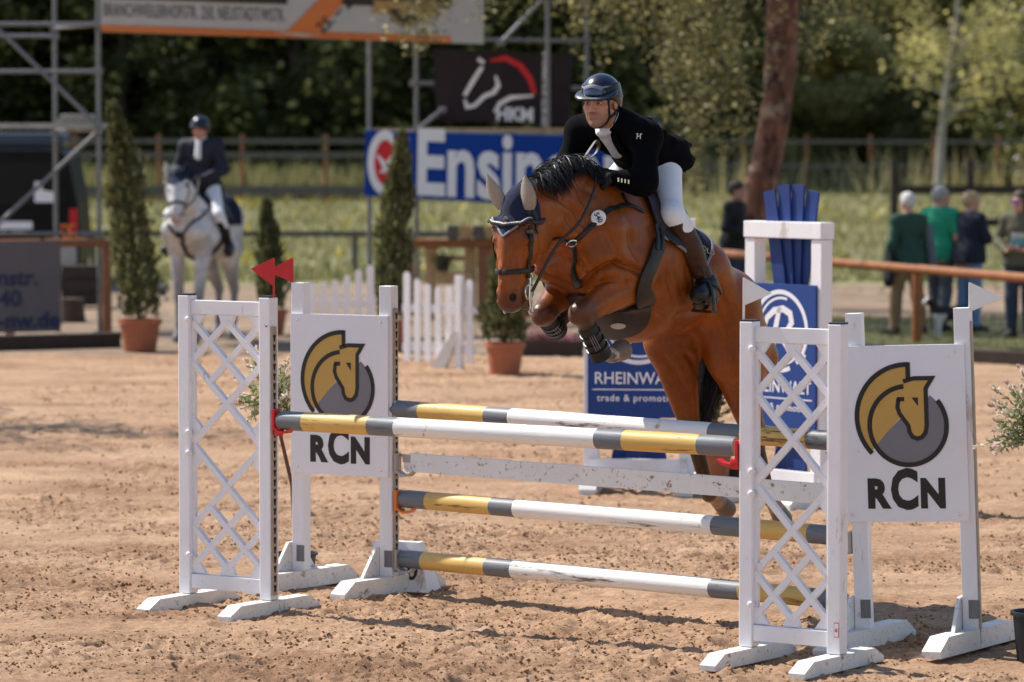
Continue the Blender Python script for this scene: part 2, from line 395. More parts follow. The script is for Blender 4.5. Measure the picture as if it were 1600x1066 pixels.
def blades(name, n, x0, x1, y0, y1, h, w, m, seed, lean=.35, mask=None):
    r = np.random.default_rng(seed); Y = y0 + (y1 - y0) * r.random(n) ** 1.3; hw = Y * 0.15
    X = r.uniform(x0, x1, n)
    if mask is not None: k = mask(X, Y, r); X, Y = X[k], Y[k]; n = len(X)
    Z = slope(Y); hh = h * (.5 + r.random(n)); a = r.uniform(0, 6.28, n); wd = w * (.6 + .8 * r.random(n)); lx, ly = r.normal(0, lean, (2, n)) * hh
    dx, dy = np.cos(a) * wd, np.sin(a) * wd
    V = np.stack([np.stack([X - dx, Y - dy, Z - .02], 1), np.stack([X + dx, Y + dy, Z - .02], 1), np.stack([X + lx, Y + ly, Z + hh], 1)], 1).reshape(-1, 3)
    return tag(link(name, np_mesh(name, V, np.arange(3 * n).reshape(-1, 3)), m), kind='stuff')
M['grass'] = leafmat('meadow grass', (.11, .125, .045), (.26, .24, .105), .4, .6)
M['dry_grass'] = leafmat('dry pale grass', (.28, .25, .11), (.46, .41, .21), .35, .6)
M['flower_yellow'] = leafmat('yellow meadow flower', (.40, .31, .03), (.60, .50, .08), .2, .6)
pat = lambda X, Y, r: r.random(len(X)) < .25 + .9 * fbm(X * .35, Y * .35, 8, 3)
blades('meadow_grass', 90000, -20, 22, 63, 125, .14, .024, M['grass'], 1, mask=pat)
blades('turf_grass', 16000, 1.8, 9, 43.0, 51, .06, .012, M['grass'], 2, mask=lambda X, Y, r: fbm(X * 1.3, Y * 1.6, 6, 4) + .25 * (X - 2.4) > .52)
blades('path_weeds', 5000, -9, 10, 44, 66, .07, .016, M['grass'], 12, mask=lambda X, Y, r: fbm(X * .8, Y * .7, 16, 3) + (Y - 44) / 60 > .80)
blades('meadow_flowers', 1500, -20, 22, 64, 112, .26, .05, M['flower_yellow'], 3, .5, mask=lambda X, Y, r: fbm(X * .25, Y * .25, 5, 3) > .54)
blades('tall_dry_grass', 3600, 3, 20, 105, 113, 1.0, .03, M['dry_grass'], 4, .22, mask=lambda X, Y, r: r.random(len(X)) < 1.6 * (fbm(X * .7, Y * .4, 4, 3) - .28))
blades('tall_yellow_weeds', 700, -15, 0, 101, 105, .45, .06, M['flower_yellow'], 5, .3, mask=lambda X, Y, r: fbm(X * .9, Y * .3, 4, 2) > .5)
blades('rough_grass', 7000, -18, 3, 101, 112, .7, .06, M['grass'], 6, .2)

# ------------------------------------------------------------------ trees
M['bark'] = mat('brown bark', (.075, .05, .035), .9, .4, 5, .6, 20, stretch=(1, 1, .35))
M['bark_red'] = mat('reddish bark with painted sun patches', (.15, .062, .038), .85, .55, 3.2, .9, 14, stretch=(1, 1, .5), dirt=(.34, .25, .18), dscale=3.6, damt=.78, fine=(7, .5), dirt2=((.015, .009, .007), 7, .62, (1, 1, .4), .9))  # pale patches are sunlight on the trunk, painted into the bark colour
M['bark_pale'] = mat('pale grey bark', (.30, .27, .23), .85, .4, 5, .5, 20, stretch=(1, 1, .3))
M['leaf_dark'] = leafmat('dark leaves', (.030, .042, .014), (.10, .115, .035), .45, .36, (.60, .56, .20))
M['leaf_mid'] = leafmat('green leaves', (.085, .10, .028), (.25, .25, .075), .5, .42)
M['leaf_light'] = leafmat('olive spring leaves', (.20, .20, .065), (.50, .46, .18), .60, .45)
def leaf_cloud(C, size, r, up=.3):
    """quads at centres C with random tilt"""
    n = len(C); a = r.uniform(0, 6.28, n); t = r.normal(0, .7, n); s = size * (.55 + .9 * r.random(n))
    u = np.stack([np.cos(a), np.sin(a), t * .6], 1); u /= np.linalg.norm(u, axis=1)[:, None]
    w = r.normal(0, 1, (n, 3)); w[:, 2] += up; v = np.cross(u, w); v /= np.linalg.norm(v, axis=1)[:, None] + 1e-6
    u *= s[:, None]; v *= (s * .55)[:, None]
    return np.stack([C - u, C - v * .9 + u * .1, C + u, C + v * .9 + u * .1], 1).reshape(-1, 3)
def blob_points(r, n, blobs):
    w = np.array([b[3] ** 2 for b in blobs]); k = r.choice(len(blobs), n, p=w / w.sum()); B_ = np.array([b[:3] for b in blobs])[k]; Rr = np.array([b[3] for b in blobs])[k]
    d = r.normal(0, 1, (n, 3)); d /= np.linalg.norm(d, axis=1)[:, None]
    return B_ + d * (Rr * (.55 + .5 * r.random(n)))[:, None] * np.array([1, 1, .8])
def tree_proto(name, label, seed, H_, Rc, z0, nleaf, lsize, lm, bm_, nb=26, trunk_r=.2, group=None):
    r = np.random.default_rng(seed); rnd = random.Random(seed)
    t = thing(name, label, 'tree', group=group)
    mb = MB(); pts = [Vector((0, 0, -.2))]
    for i in range(1, 8): pts.append(Vector((rnd.uniform(-.12, .12) * i * .4, rnd.uniform(-.12, .12) * i * .4, H_ * .85 * i / 7)))
    mb.tube(pts, [trunk_r * (1.15 - i / 8) for i in range(8)], 9)
    blobs = []
    for i in range(nb):
        z = z0 + (H_ - z0) * (i + rnd.random()) / nb; q = (z - z0) / (H_ - z0); rr = Rc * (math.sin(math.pi * (q * .8 + .17)) ** .6)
        a = rnd.uniform(0, 6.28); d = rr * rnd.uniform(.35, .9); c = Vector((math.cos(a) * d, math.sin(a) * d, z)); blobs.append((*c, Rc * rnd.uniform(.28, .46)))
        if i % 2 == 0: p = pts[min(7, 1 + int(z / H_ * 6))]; mb.tube([p, p.lerp(c, .5) + Vector((0, 0, .2)), c], [trunk_r * .32, trunk_r * .2, .02], 5)
    mb.build('trunk', bm_, t, True)
    V = leaf_cloud(blob_points(r, nleaf, blobs), lsize, r)
    tag(link('crown', np_mesh('crown', V, np.arange(len(V)).reshape(-1, 4)), lm, t), kind='stuff')
    return t
ZONES = [(0, 'beyond the left edge'), (80, 'behind the black van'), (165, 'behind the left scaffold'), (265, 'behind the tall slim conifer'), (385, "behind the rider on grey"), (490, "right of the rider on grey"), (590, 'left of the blue banner'), (690, 'behind the oval emblem'), (800, 'behind the dark banner'), (905, "at the dark banner's right end"), (1000, 'behind the jumping rider'), (1100, 'right of the jumping rider'), (1200, 'left of the leaning trunk'), (1300, 'right of the leaning trunk'), (1390, 'left of the walkers'), (1450, 'behind the white haired walker'), (1495, 'behind the man in green'), (1560, 'behind the blond woman'), (9999, 'by the right edge')]
def where(p): px = 800 + FPX * p[0] / p[1]; return [w for lim, w in ZONES if px < lim][0]
ROWS = ('front', 'middle', 'rear')
# dark wood on the left
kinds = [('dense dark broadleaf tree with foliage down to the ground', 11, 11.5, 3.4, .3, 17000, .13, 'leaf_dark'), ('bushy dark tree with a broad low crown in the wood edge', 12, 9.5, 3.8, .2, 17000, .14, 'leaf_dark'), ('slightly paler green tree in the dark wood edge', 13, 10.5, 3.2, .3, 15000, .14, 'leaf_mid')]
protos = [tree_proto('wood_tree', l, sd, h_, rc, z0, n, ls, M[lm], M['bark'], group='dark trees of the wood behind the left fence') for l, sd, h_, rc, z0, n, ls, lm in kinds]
rnd = random.Random(3); k = 0; used = set()
for row, (Y, x0, x1, step) in enumerate(((113, -17, 4.5, 2.7), (117.5, -19, 7, 3.0), (123, -21, 9, 3.4))):
    x = x0
    while x < x1:
        i = (0, 1, 0, 2, 1, 0, 1)[k % 7]; o = protos[i] if i not in used else copy_tree(protos[i]); used.add(i); k += 1
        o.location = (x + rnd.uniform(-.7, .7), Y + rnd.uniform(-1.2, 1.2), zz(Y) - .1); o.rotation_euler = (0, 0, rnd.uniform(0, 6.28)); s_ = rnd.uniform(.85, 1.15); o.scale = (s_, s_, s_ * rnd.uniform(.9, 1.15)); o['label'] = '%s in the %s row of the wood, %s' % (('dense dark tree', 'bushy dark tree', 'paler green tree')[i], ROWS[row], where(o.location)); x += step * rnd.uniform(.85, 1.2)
# lighter trees on the right
kinds = [('olive green open tree in spring leaf beyond the meadow', 21, 11, 3.3, .2, 17000, .14, 'leaf_light'), ('loose light green willow beyond the meadow', 22, 9.5, 3.8, .1, 17000, .14, 'leaf_light'), ('mid green rounded tree between the olive trees', 23, 10, 3.4, .1, 15000, .14, 'leaf_mid')]
protos2 = [tree_proto('meadow_tree', l, sd, h_, rc, z0, n, ls, M[lm], M['bark'], 34, .15, 'lighter trees beyond the meadow on the right') for l, sd, h_, rc, z0, n, ls, lm in kinds]
used = set(); k = 0
for row, (Y, x0, x1, step, seq) in enumerate(((116, 3.4, 19, 2.9, (0, 1, 0, 2, 1)), (122, 4, 21, 3.1, (2, 0, 1, 0, 2)), (129, 2, 23, 3.3, (2, 2, 0, 2, 1)))):
    x = x0
    while x < x1:
        i = seq[k % 5]; o = protos2[i] if i not in used else copy_tree(protos2[i]); used.add(i); k += 1
        o.location = (x + rnd.uniform(-.8, .8), Y + rnd.uniform(-1.4, 1.4), zz(Y) - .1); o.rotation_euler = (0, 0, rnd.uniform(0, 6.28)); s_ = rnd.uniform(.85, 1.2); q_ = (.48, .66, .9)[row]; o.scale = (s_ * (.7 + .3 * q_), s_ * (.7 + .3 * q_), s_ * q_); o['label'] = '%s in the %s row beyond the meadow, %s' % (('olive green tree', 'loose pale green willow', 'rounded mid green tree')[i], ROWS[row], where(o.location)); x += step * rnd.uniform(.8, 1.25)
o = None
for x, Y in ((15.6, 109), (17.8, 108), (13.2, 111.5)):
    o = copy_tree(protos[1]); o.location = (x, Y, zz(Y) - .1); o.rotation_euler = (0, 0, x); o['label'] = 'low bushy dark tree beyond the far fence, ' + {15.6: 'above the man in green', 17.8: 'at the right edge', 13.2: 'right of the leaning trunk'}[x]; o['group'] = 'dark trees behind the walkers'; o.scale = (.55, .55, .42 + .05 * (x - 13))
# the wood goes on behind
r = np.random.default_rng(5); n = 26000
C = np.stack([r.uniform(-40, 3.0, n), r.uniform(131, 142, n), 1 + 12 * r.random(n) ** .8], 1)
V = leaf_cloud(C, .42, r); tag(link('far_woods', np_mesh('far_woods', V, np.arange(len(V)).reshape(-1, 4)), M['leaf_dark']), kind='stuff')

C = np.stack([r.uniform(2.5, 42, n), r.uniform(134, 144, n), 1 + 11 * r.random(n) ** .8], 1); V = leaf_cloud(C, .34, r); tag(link('far_willows', np_mesh('far_willows', V, np.arange(len(V)).reshape(-1, 4)), M['leaf_light']), kind='stuff')
# ------------------------------------------------------------------ big weeping birch behind the blue wing
def weeping():
    Yt = 54.0; b = GS(1192, Yt); b.z = 0
    t = thing('weeping_birch', 'big weeping tree with a leaning reddish trunk behind the blue jump wing', 'tree', b)
    rnd = random.Random(8); mb = MB(); s = Yt / FPX
    tr = [(-.46, 0, -.1, .36), (-.36, 0, .4, .30), (-.22, 0, 1.05, .25), (-.04, 0, 1.70, .225), (.09, 0, 2.25, .215), (.20, .0, 2.9, .21), (.25, 0, 3.5, .225), (.27, 0, 4.2, .23), (.27, 0, 5.2, .20), (.22, .1, 6.4, .17), (.2, .1, 7.8, .1), (.2, .1, 9.0, .04)]
    fine = smooth_path([q[:3] for q in tr], 44); rad = []
    for i in range(45):
        u = i / 44 * (len(tr) - 1); k = min(int(u), len(tr) - 2); rad.append(tr[k][3] * (1 - u + k) + tr[k + 1][3] * (u - k))
    mb.tube(fine, [q * rnd.uniform(.96, 1.05) for q in rad], 14); LV = []
    limbs = []
    for i in range(17):
        z = rnd.uniform(4.7, 8); a = rnd.uniform(0, 6.28); L = rnd.uniform(2.2, 5.6) * (1.1 - (z - 4.7) / 6)
        p0 = Vector((.25, 0, z)); D = Vector((math.cos(a), math.sin(a) * .8, .30)); pts = [p0 + D * L * q + Vector((0, 0, -.9 * q * q * L * .22)) for q in (0, .25, .5, .75, 1)]
        mb.tube(pts, [.09, .07, .05, .032, .015], 6); limbs.append(pts)
    # two long limbs to the left over the banners
    for ex, ey, ez in ((-5.4, -4.0, 5.0), (-3.6, -3.0, 5.4), (-2.2, -1.6, 5.2), (-1.2, -1.0, 5.0)):
        pts = [Vector((.25, 0, 5.2)), Vector((ex * .4, ey * .4, 6.1)), Vector((ex * .75, ey * .75, 5.9)), Vector((ex, ey, ez))]; mb.tube(pts, [.10, .07, .045, .02], 6); limbs.append(pts); limbs.append(pts)
    mb.build('trunk', M['bark_red'], t, True)
    tw = MB(); C = []
    def strand(p, L, sway):
        q = p.copy(); pts = [q.copy()]; n = int(L / .22)
        for i in range(n):
            q = q + Vector((rnd.uniform(-.05, .05) + sway * .03, rnd.uniform(-.05, .05), -.22)); pts.append(q.copy())
            for j in range(12): C.append((q.x + rnd.gauss(0, .07), q.y + rnd.gauss(0, .07), q.z + rnd.uniform(0, .22)))
        if len(pts) > 1: tw.tube(pts, [.006 - .004 * i / len(pts) for i in range(len(pts))], 3, caps=False)
    for pts in limbs:
        sp_ = smooth_path(pts, 12)
        for i in range(15):
            p = sp_[rnd.randint(4, 12)] + Vector((rnd.uniform(-.35, .35), rnd.uniform(-.35, .35), 0)); strand(p, rnd.uniform(.5, 1.9), rnd.uniform(-1, 1))
    # long curtains left of the trunk
    for (px, py, nn) in ((1085, 300, 16), (1050, 170, 12), (1125, 250, 12), (1000, 120, 10), (940, 85, 9), (655, 110, 9), (700, 70, 8), (800, 50, 6), (1280, 120, 10), (1340, 60, 8), (620, 75, 5), (1160, 190, 9), (905, 60, 8)):
        for i in range(nn):
            Y = 50 + rnd.uniform(-2, 3) if px > 850 else 47.0 + rnd.uniform(-.7, .5); e = AT(px + rnd.gauss(0, 22), py + rnd.uniform(-50, 12), Y) - b
            strand(Vector((e.x, e.y, 6.0)), 6.0 - e.z, rnd.uniform(-.6, .6))
    tag(tw.build('hanging_twigs', M['twig_brown'], t), kind='stuff')
    r = np.random.default_rng(2); V = leaf_cloud(np.array(C), .031, r, 0); tag(link('crown', np_mesh('crown', V, np.arange(len(V)).reshape(-1, 4)), M['leaf_birch'], t), kind='stuff')
M['leaf_birch'] = leafmat('small birch leaves', (.05, .055, .018), (.20, .185, .065), .45, .45, (.50, .46, .2))
M['twig_brown'] = mat('thin brown twig', (.06, .035, .022), .8, .3, 20)
weeping()
# slender pale tree
def slender():
    Y = 92.0; b = GS(1466, Y); t = thing('slender_tree', 'slender tree with pale bark and bare lower branches beyond the fence', 'tree', b); rnd = random.Random(2); s = Y / FPX
    mb = MB(); pts = [Vector((0, 0, -.1)), Vector((.03, 0, 1)), Vector((.08, 0, 2)), Vector((.2, 0, 3.2)), Vector((.42, 0, 4.7)), Vector((.5, 0, 6.5)), Vector((.5, 0, 8.5))]; mb.tube(smooth_path(pts, 20), [.13 - .0055 * i for i in range(21)], 8); C = []
    for i in range(26):
        z = rnd.uniform(1.9, 7.5); k = z / 8.5; p = Vector((.5 * min(1, k * 1.6), 0, z)); a = rnd.uniform(0, 6.28); L = rnd.uniform(.9, 2.3); D = Vector((math.cos(a), math.sin(a), .55))
        q = [p + D * L * w + Vector((0, 0, .12 * w * w)) for w in (0, .35, .7, 1)]; mb.tube(q, [.035, .025, .015, .006], 5)
        for j in range(150): w = rnd.uniform(.3, 1.1); C.append(tuple(p + D * L * w + Vector((rnd.gauss(0, .25), rnd.gauss(0, .25), rnd.gauss(0, .22)))))
    mb.build('trunk', M['bark_pale'], t, True); r = np.random.default_rng(4); V = leaf_cloud(np.array(C), .065, r); tag(link('crown', np_mesh('crown', V, np.arange(len(V)).reshape(-1, 4)), M['leaf_light'], t), kind='stuff'); return t
st_ = slender()
# another one just left of the picture, its shadow lies across the sand
o = copy_tree(st_); o.location = (-8.2, 34.2, 0); o.scale = (.85, .85, .85); o.rotation_euler = (0, 0, 2); o['label'] = 'young slender tree beside the arena, left of the picture'

# ------------------------------------------------------------------ fences round the meadow
def rail_fence(label, pts, rails, post_top, posts_at, m, mp, w=.10, th=.05, group=None, round_=False):
    """pts: two ground points; rails: list of (z, height); posts at fractions"""
    a, b = Vector(pts[0]), Vector(pts[1]); t = thing('rail_fence', label, 'fence', a); d = b - a
    for z, h in rails:
        mb = MB(); p0 = Vector((0, 0, z)); n = max(1, int(d.length / 3.4))
        for i in range(n):
            mb = MB(); q0, q1 = p0 + d * (i / n), p0 + d * ((i + 1) / n) - d.normalized() * .015
            if round_: mb.tube([q0, (q0 + q1) / 2, q1], [h / 2, h / 2 * .96, h / 2 * .92], 10)
            else: mb.bar(q0, q1, th, h, up=(0, 0, 1))
            mb.build('rail', m, t, round_)
    for f_ in posts_at:
        p = d * f_; mb = MB(); mb.tube([p + Vector((0, w * .62, -.2)), p + Vector((0, w * .62, post_top))], w * .55, 8); mb.build('post', mp, t, True)
    return t
rail_fence('weathered plank fence along the dark wood on the left', (GS(60, 100), GS(640, 100)), [(.30, .26), (1.22, .15), (1.58, .12)], 1.75, [.1 + .225 * i for i in range(5)], M['wood_grey'], M['wood_brown'])
rail_fence('single low dark rail across the near end of the meadow', (GS(-60, 66.5), GS(760, 66)), [(.66, .10)], .72, [0, .25, .5, .75, 1], M['wood_grey'], M['wood_grey'])
rail_fence('grey two rail fence far across the meadow on the right', (GS(1060, 107), GS(1660, 107)), [(.75, .10), (1.42, .10)], 1.62, [i / 6 for i in range(7)], M['wood_grey'], M['wood_brown'])
rail_fence('dark brown plank fence behind the walkers', (GS(1398, 79), GS(1690, 79)), [(.33, .16), (1.0, .18)], 1.62, [0, .405, .8], M['wood_dark'], M['wood_dark'], .16)
# ================================================================== the jump in front
M['pole_white'] = mat('worn white pole paint', (0.80, 0.78, 0.76), 0.5, 0.08, 9, 0.12, 60, dirt=(.36, .24, .15), dscale=7, damt=0.52, stretch=(1, 1, .12), dirt2=((.10, .065, .045), 13, .47, (1, 1, .10), .85))
M['pole_yellow'] = mat('worn yellow pole paint', (0.66, 0.42, 0.12), 0.5, 0.16, 9, 0.12, 60, dirt=(.36, .24, .13), dscale=8, damt=0.35, stretch=(1, 1, .12), dirt2=((.10, .06, .04), 24, .46, (1, 1, .10), .9))
M['pole_grey'] = mat('worn grey pole paint', (0.155, 0.165, 0.185), 0.5, 0.16, 9, 0.12, 60, dirt=(.30, .24, .19), dscale=9, damt=0.32, stretch=(1, 1, .12), dirt2=((.045, .04, .04), 24, .5, (1, 1, .10), .9))
M['pole_end'] = mat('cut pole end wood', (0.42, 0.24, 0.14), 0.8, .25, 30, .1, 60)

def chamfer_foot(mb, L, w, h, z0=0.0, x0=0.0):
    """foot bar along y, ends cut at a slant"""
    c = min(0.09, L * .13)
    poly = [(-L / 2, z0), (L / 2, z0), (L / 2, z0 + h * .35), (L / 2 - c, z0 + h), (-L / 2 + c, z0 + h), (-L / 2, z0 + h * .35)]
    Mx = Matrix.Translation((x0, 0, 0)) @ Matrix.Rotation(R(90), 4, 'Z')
    mb.prism(poly, w, Mx)

def text_mesh(txt, size, bold=0.0, shear=0.0, space=1.0, depth=0.001, xs=1.0):
    cu = bpy.data.curves.new('lettering', 'FONT'); cu.body = txt; cu.size = size
    cu.align_x = 'CENTER'; cu.align_y = 'CENTER'; cu.offset = bold * size; cu.extrude = depth; cu.shear = shear
    cu.space_character = space; cu.resolution_u = 3
    o = bpy.data.objects.new('tmp', cu); COL.objects.link(o)
    dg = bpy.context.evaluated_depsgraph_get(); dg.update()
    me = bpy.data.meshes.new_from_object(o.evaluated_get(dg))
    bpy.data.objects.remove(o); bpy.data.curves.remove(cu)
    me.transform(Matrix.Rotation(R(90), 4, 'X') @ Matrix.Diagonal((xs, 1, 1, 1)))     # reads in the xz plane, seen from -y
    return me
def text(name, txt, size, m, parent, loc, **kw):
    me = text_mesh(txt, size, **kw); me.materials.clear()
    o = link(name, me, m, parent); o.location = loc
    return o
def arc(cx, cz, r, a0, a1, n=40):
    return [(cx + r * math.cos(R(a0 + (a1 - a0) * i / n)), cz + r * math.sin(R(a0 + (a1 - a0) * i / n))) for i in range(n + 1)]
def ring_poly(cx, cz, r0, r1, a0, a1, n=48):
    return arc(cx, cz, r1, a0, a1, n) + arc(cx, cz, r0, a1, a0, n)
def flat(name, polys, m, parent, y, th=0.0008):
    mb = MB()
    for p in polys: mb.prism(p, th, Matrix.Translation((0, y, 0)))
    return mb.build(name, m, parent)
def stroke(pts, w, close=False):
    """outline polygon of a polyline stroke in 2D (list of quads)"""
    out = []; n = len(pts)
    V = [Vector((p[0], p[1], 0)) for p in pts]; Lf = []; Rt = []
    for i in range(n):
        a = V[(i - 1) % n] if (i > 0 or close) else V[i]; b = V[(i + 1) % n] if (i < n - 1 or close) else V[i]
        d1 = (V[i] - a); d2 = (b - V[i])
        if d1.length < 1e-9: d1 = d2
        if d2.length < 1e-9: d2 = d1
        d1.normalize(); d2.normalize(); t = (d1 + d2)
        t = t.normalized() if t.length > 1e-6 else d1
        nn = Vector((-t.y, t.x, 0)); s = 1 / max(.45, nn.dot(Vector((-d1.y, d1.x, 0))))
        ww = w[i] if isinstance(w, (list, tuple)) else w
        Lf.append(V[i] + nn * ww / 2 * s); Rt.append(V[i] - nn * ww / 2 * s)
    if close: Lf.append(Lf[0]); Rt.append(Rt[0])
    return [(p.x, p.y) for p in Lf] + [(p.x, p.y) for p in reversed(Rt)]

# ---- track with keyholes (on a post's +x face)
def track(parent, x, z0, z1, y=-.01):
    mb = MB(); mb.box((x, y, (z0 + z1) / 2), (0.012, 0.04, z1 - z0))
    z = z0 + .03
    while z < z1 - .03:
        mb.box((x + .0065, y, z), (0.002, 0.012, 0.022), mi=1); mb.box((x + .0065, y, z + .016), (0.003, 0.018, 0.014), mi=1)
        z += 0.05
    return mb.build('keyhole_track', [M['track'], M['dark']], parent)

def cup(parent, x, z, m, y=-.01, big=True, side=1):
    mb = MB(); s = side
    mb.box((x + s * .012, y, z + .01), (0.018, 0.055, 0.11), bev=.004)
    poly = [(0, -.045), (.035, -.062), (.075, -.058), (.10, -.036), (.10, -.028), (.07, -.045), (.03, -.048), (0, -.028)]
    V = [(x + s * (.02 + q[0]), q[1]) for q in poly]
    if s < 0: V = V[::-1]
    mb.prism([(a, b + z) for a, b in V], .05, Matrix.Translation((0, y, 0)))
    if big: mb.box((x + s * .03, y, z - .05), (.045, .03, .05), bev=.006)
    return mb.build('pole_cup', m, parent)

def lattice_stand(label, loc, ang, width, H, track_on=None):
    t = thing('lattice_stand', label, 'jump stand', loc, ang, 'lattice jump stands holding the front pole')
    w = .072
    for x in (0, width):
        mb = MB(); mb.box((x, 0, (H + .075) / 2), (w, w, H - .075), bev=.006)
        p = mb.build('post', M['white'], t)
        mb = MB(); mb.box((x, 0, H + .004), (w - .004, w - .004, .008), bev=.002); mb.build('end_cap', M['black_plastic'], p)
        mb = MB(); chamfer_foot(mb, .76, .085, .072, 0, x); mb.build('foot', M['white_foot'], t)
    ix0, ix1 = w / 2, width - w / 2; cx = (ix0 + ix1) / 2; hw = (ix1 - ix0) / 2
    zt = H - .10                       # bottom edge of the top rail
    zb = .185; zm = (zt + zb) / 2; hh = zt - zm
    mb = MB(); mb.box((cx, 0, H - .062), (2 * hw, .034, .074), bev=.004); mb.build('top_rail', M['white'], t)
    mb = MB(); mb.box((cx, 0, .142), (2 * hw, .05, .075), bev=.004); mb.build('bottom_rail', M['white'], t)
    # lattice bars: coordinates as fractions, X -1..1 and 0 (rail) .. 1 (middle)
    def P(X, q, up): return (cx + X * hw, 0, (zt - q * hh) if up else (zb + q * hh))
    k = 1 / 620
    lines = [((0, 30), (-1, 225)), ((0, 30), (1, 225)), ((-1, 30), (.5, 323)), ((1, 30), (-.5, 323)), ((-1, 225), (1, 620)), ((1, 225), (-1, 620))]
    for up in (True, False):
        for i, (a, b) in enumerate(lines):
            A = P(a[0], a[1] * k, up); B = P(b[0], b[1] * k, up)
            mb = MB(); mb.bar(A, B, .030, .026 if (i in (0, 3, 5)) == up else .030, up=(0, 1, 0))
            mb.build('lattice_bar', M['white'], t)
        # gussets: corners by the posts, middle of the rail, top corners
        def g(pts): return [(P(x, q * k, up)[0], P(x, q * k, up)[2]) for x, q in pts]
        G_ = MB()
        for pts in ([(-1, 150), (-.86, 198), (-.86, 250), (-1, 305)], [(1, 150), (1, 305), (.86, 250), (.86, 198)],
                    [(-1, 480), (-.72, 540), (-1, 619)], [(1, 480), (1, 619), (.72, 540)],
                    [(-.22, 0), (.22, 0), (.12, 60), (-.12, 60)], [(-1, 0), (-.62, 0), (-.86, 62), (-1, 90)], [(1, 0), (1, 90), (.86, 62), (.62, 0)]):
            q = g(pts)
            if not up: q = q[::-1]
            G_.prism(q, .022)
        for s in (-1, 1): G_.box((cx + s * (hw - .009), 0, (zt + zm) / 2 if up else (zb + zm) / 2), (.018, .020, hh))
        G_.build('corner_web', M['white'], t)
    for q in (.02, .455, .535, .93):
        mb = MB(); mb.lathe([(0.001, .010), (.010, .009), (.015, .003), (.015, -.02)], (w / 2 - .004, -w / 2 - .006, zt - q * (zt - zb)), 14, ax=(0, -1, 0)); mb.build('bolt_cap', M['white'], t, True)
    if track_on is not None: track(t, width + w / 2 + .004, .1, H - .15)
    return t

A1 = R(-34)
LS1 = G(295, 948); LS2 = G(1170, 1034)
ls1 = lattice_stand('left white lattice stand with a red flag, holding the left end of the front pole', LS1, A1, .535, 1.645, True)
cup(ls1, .535 + .042, 1.005, M['red'])
ls2 = lattice_stand('white lattice jump stand with a white flag, beside the right logo board', LS2, A1, .475, 1.612)
cup(ls2, -.040, .985, M['red'], side=-1)
# maker's sticker at the foot of the right post, tiny red mark on the left stand
def sticker(parent, x, y, z, w, h, txt, rot=0):
    mb = MB(); mb.box((x, y, z), (w, .0012, h)); s = mb.build('sticker', M['red'], parent)
    mb = MB(); mb.box((x, y - .0012, z), (w * .8, .0012, h * .88)); mb.build('sticker_face', M['panel_white'], s)
    me = text_mesh(txt, w * .62, bold=.02); me.materials.clear(); o = link('lettering', me, M['red'], s); o.location = (x, y - .0026, z)
    if rot: o.rotation_euler = (0, R(rot), 0)
sticker(ls2, .475 + .018, -.038, .19, .026, .07, 'EK', -90)
mb = MB(); mb.prism([(-.010, .006), (-.004, 0), (.004, 0), (.010, .006), (.004, -.008), (-.004, -.008)], .001, Matrix.Translation((.535 + .015, -.0375, 1.50)))
mb.build('maker_mark', M['red'], ls1)

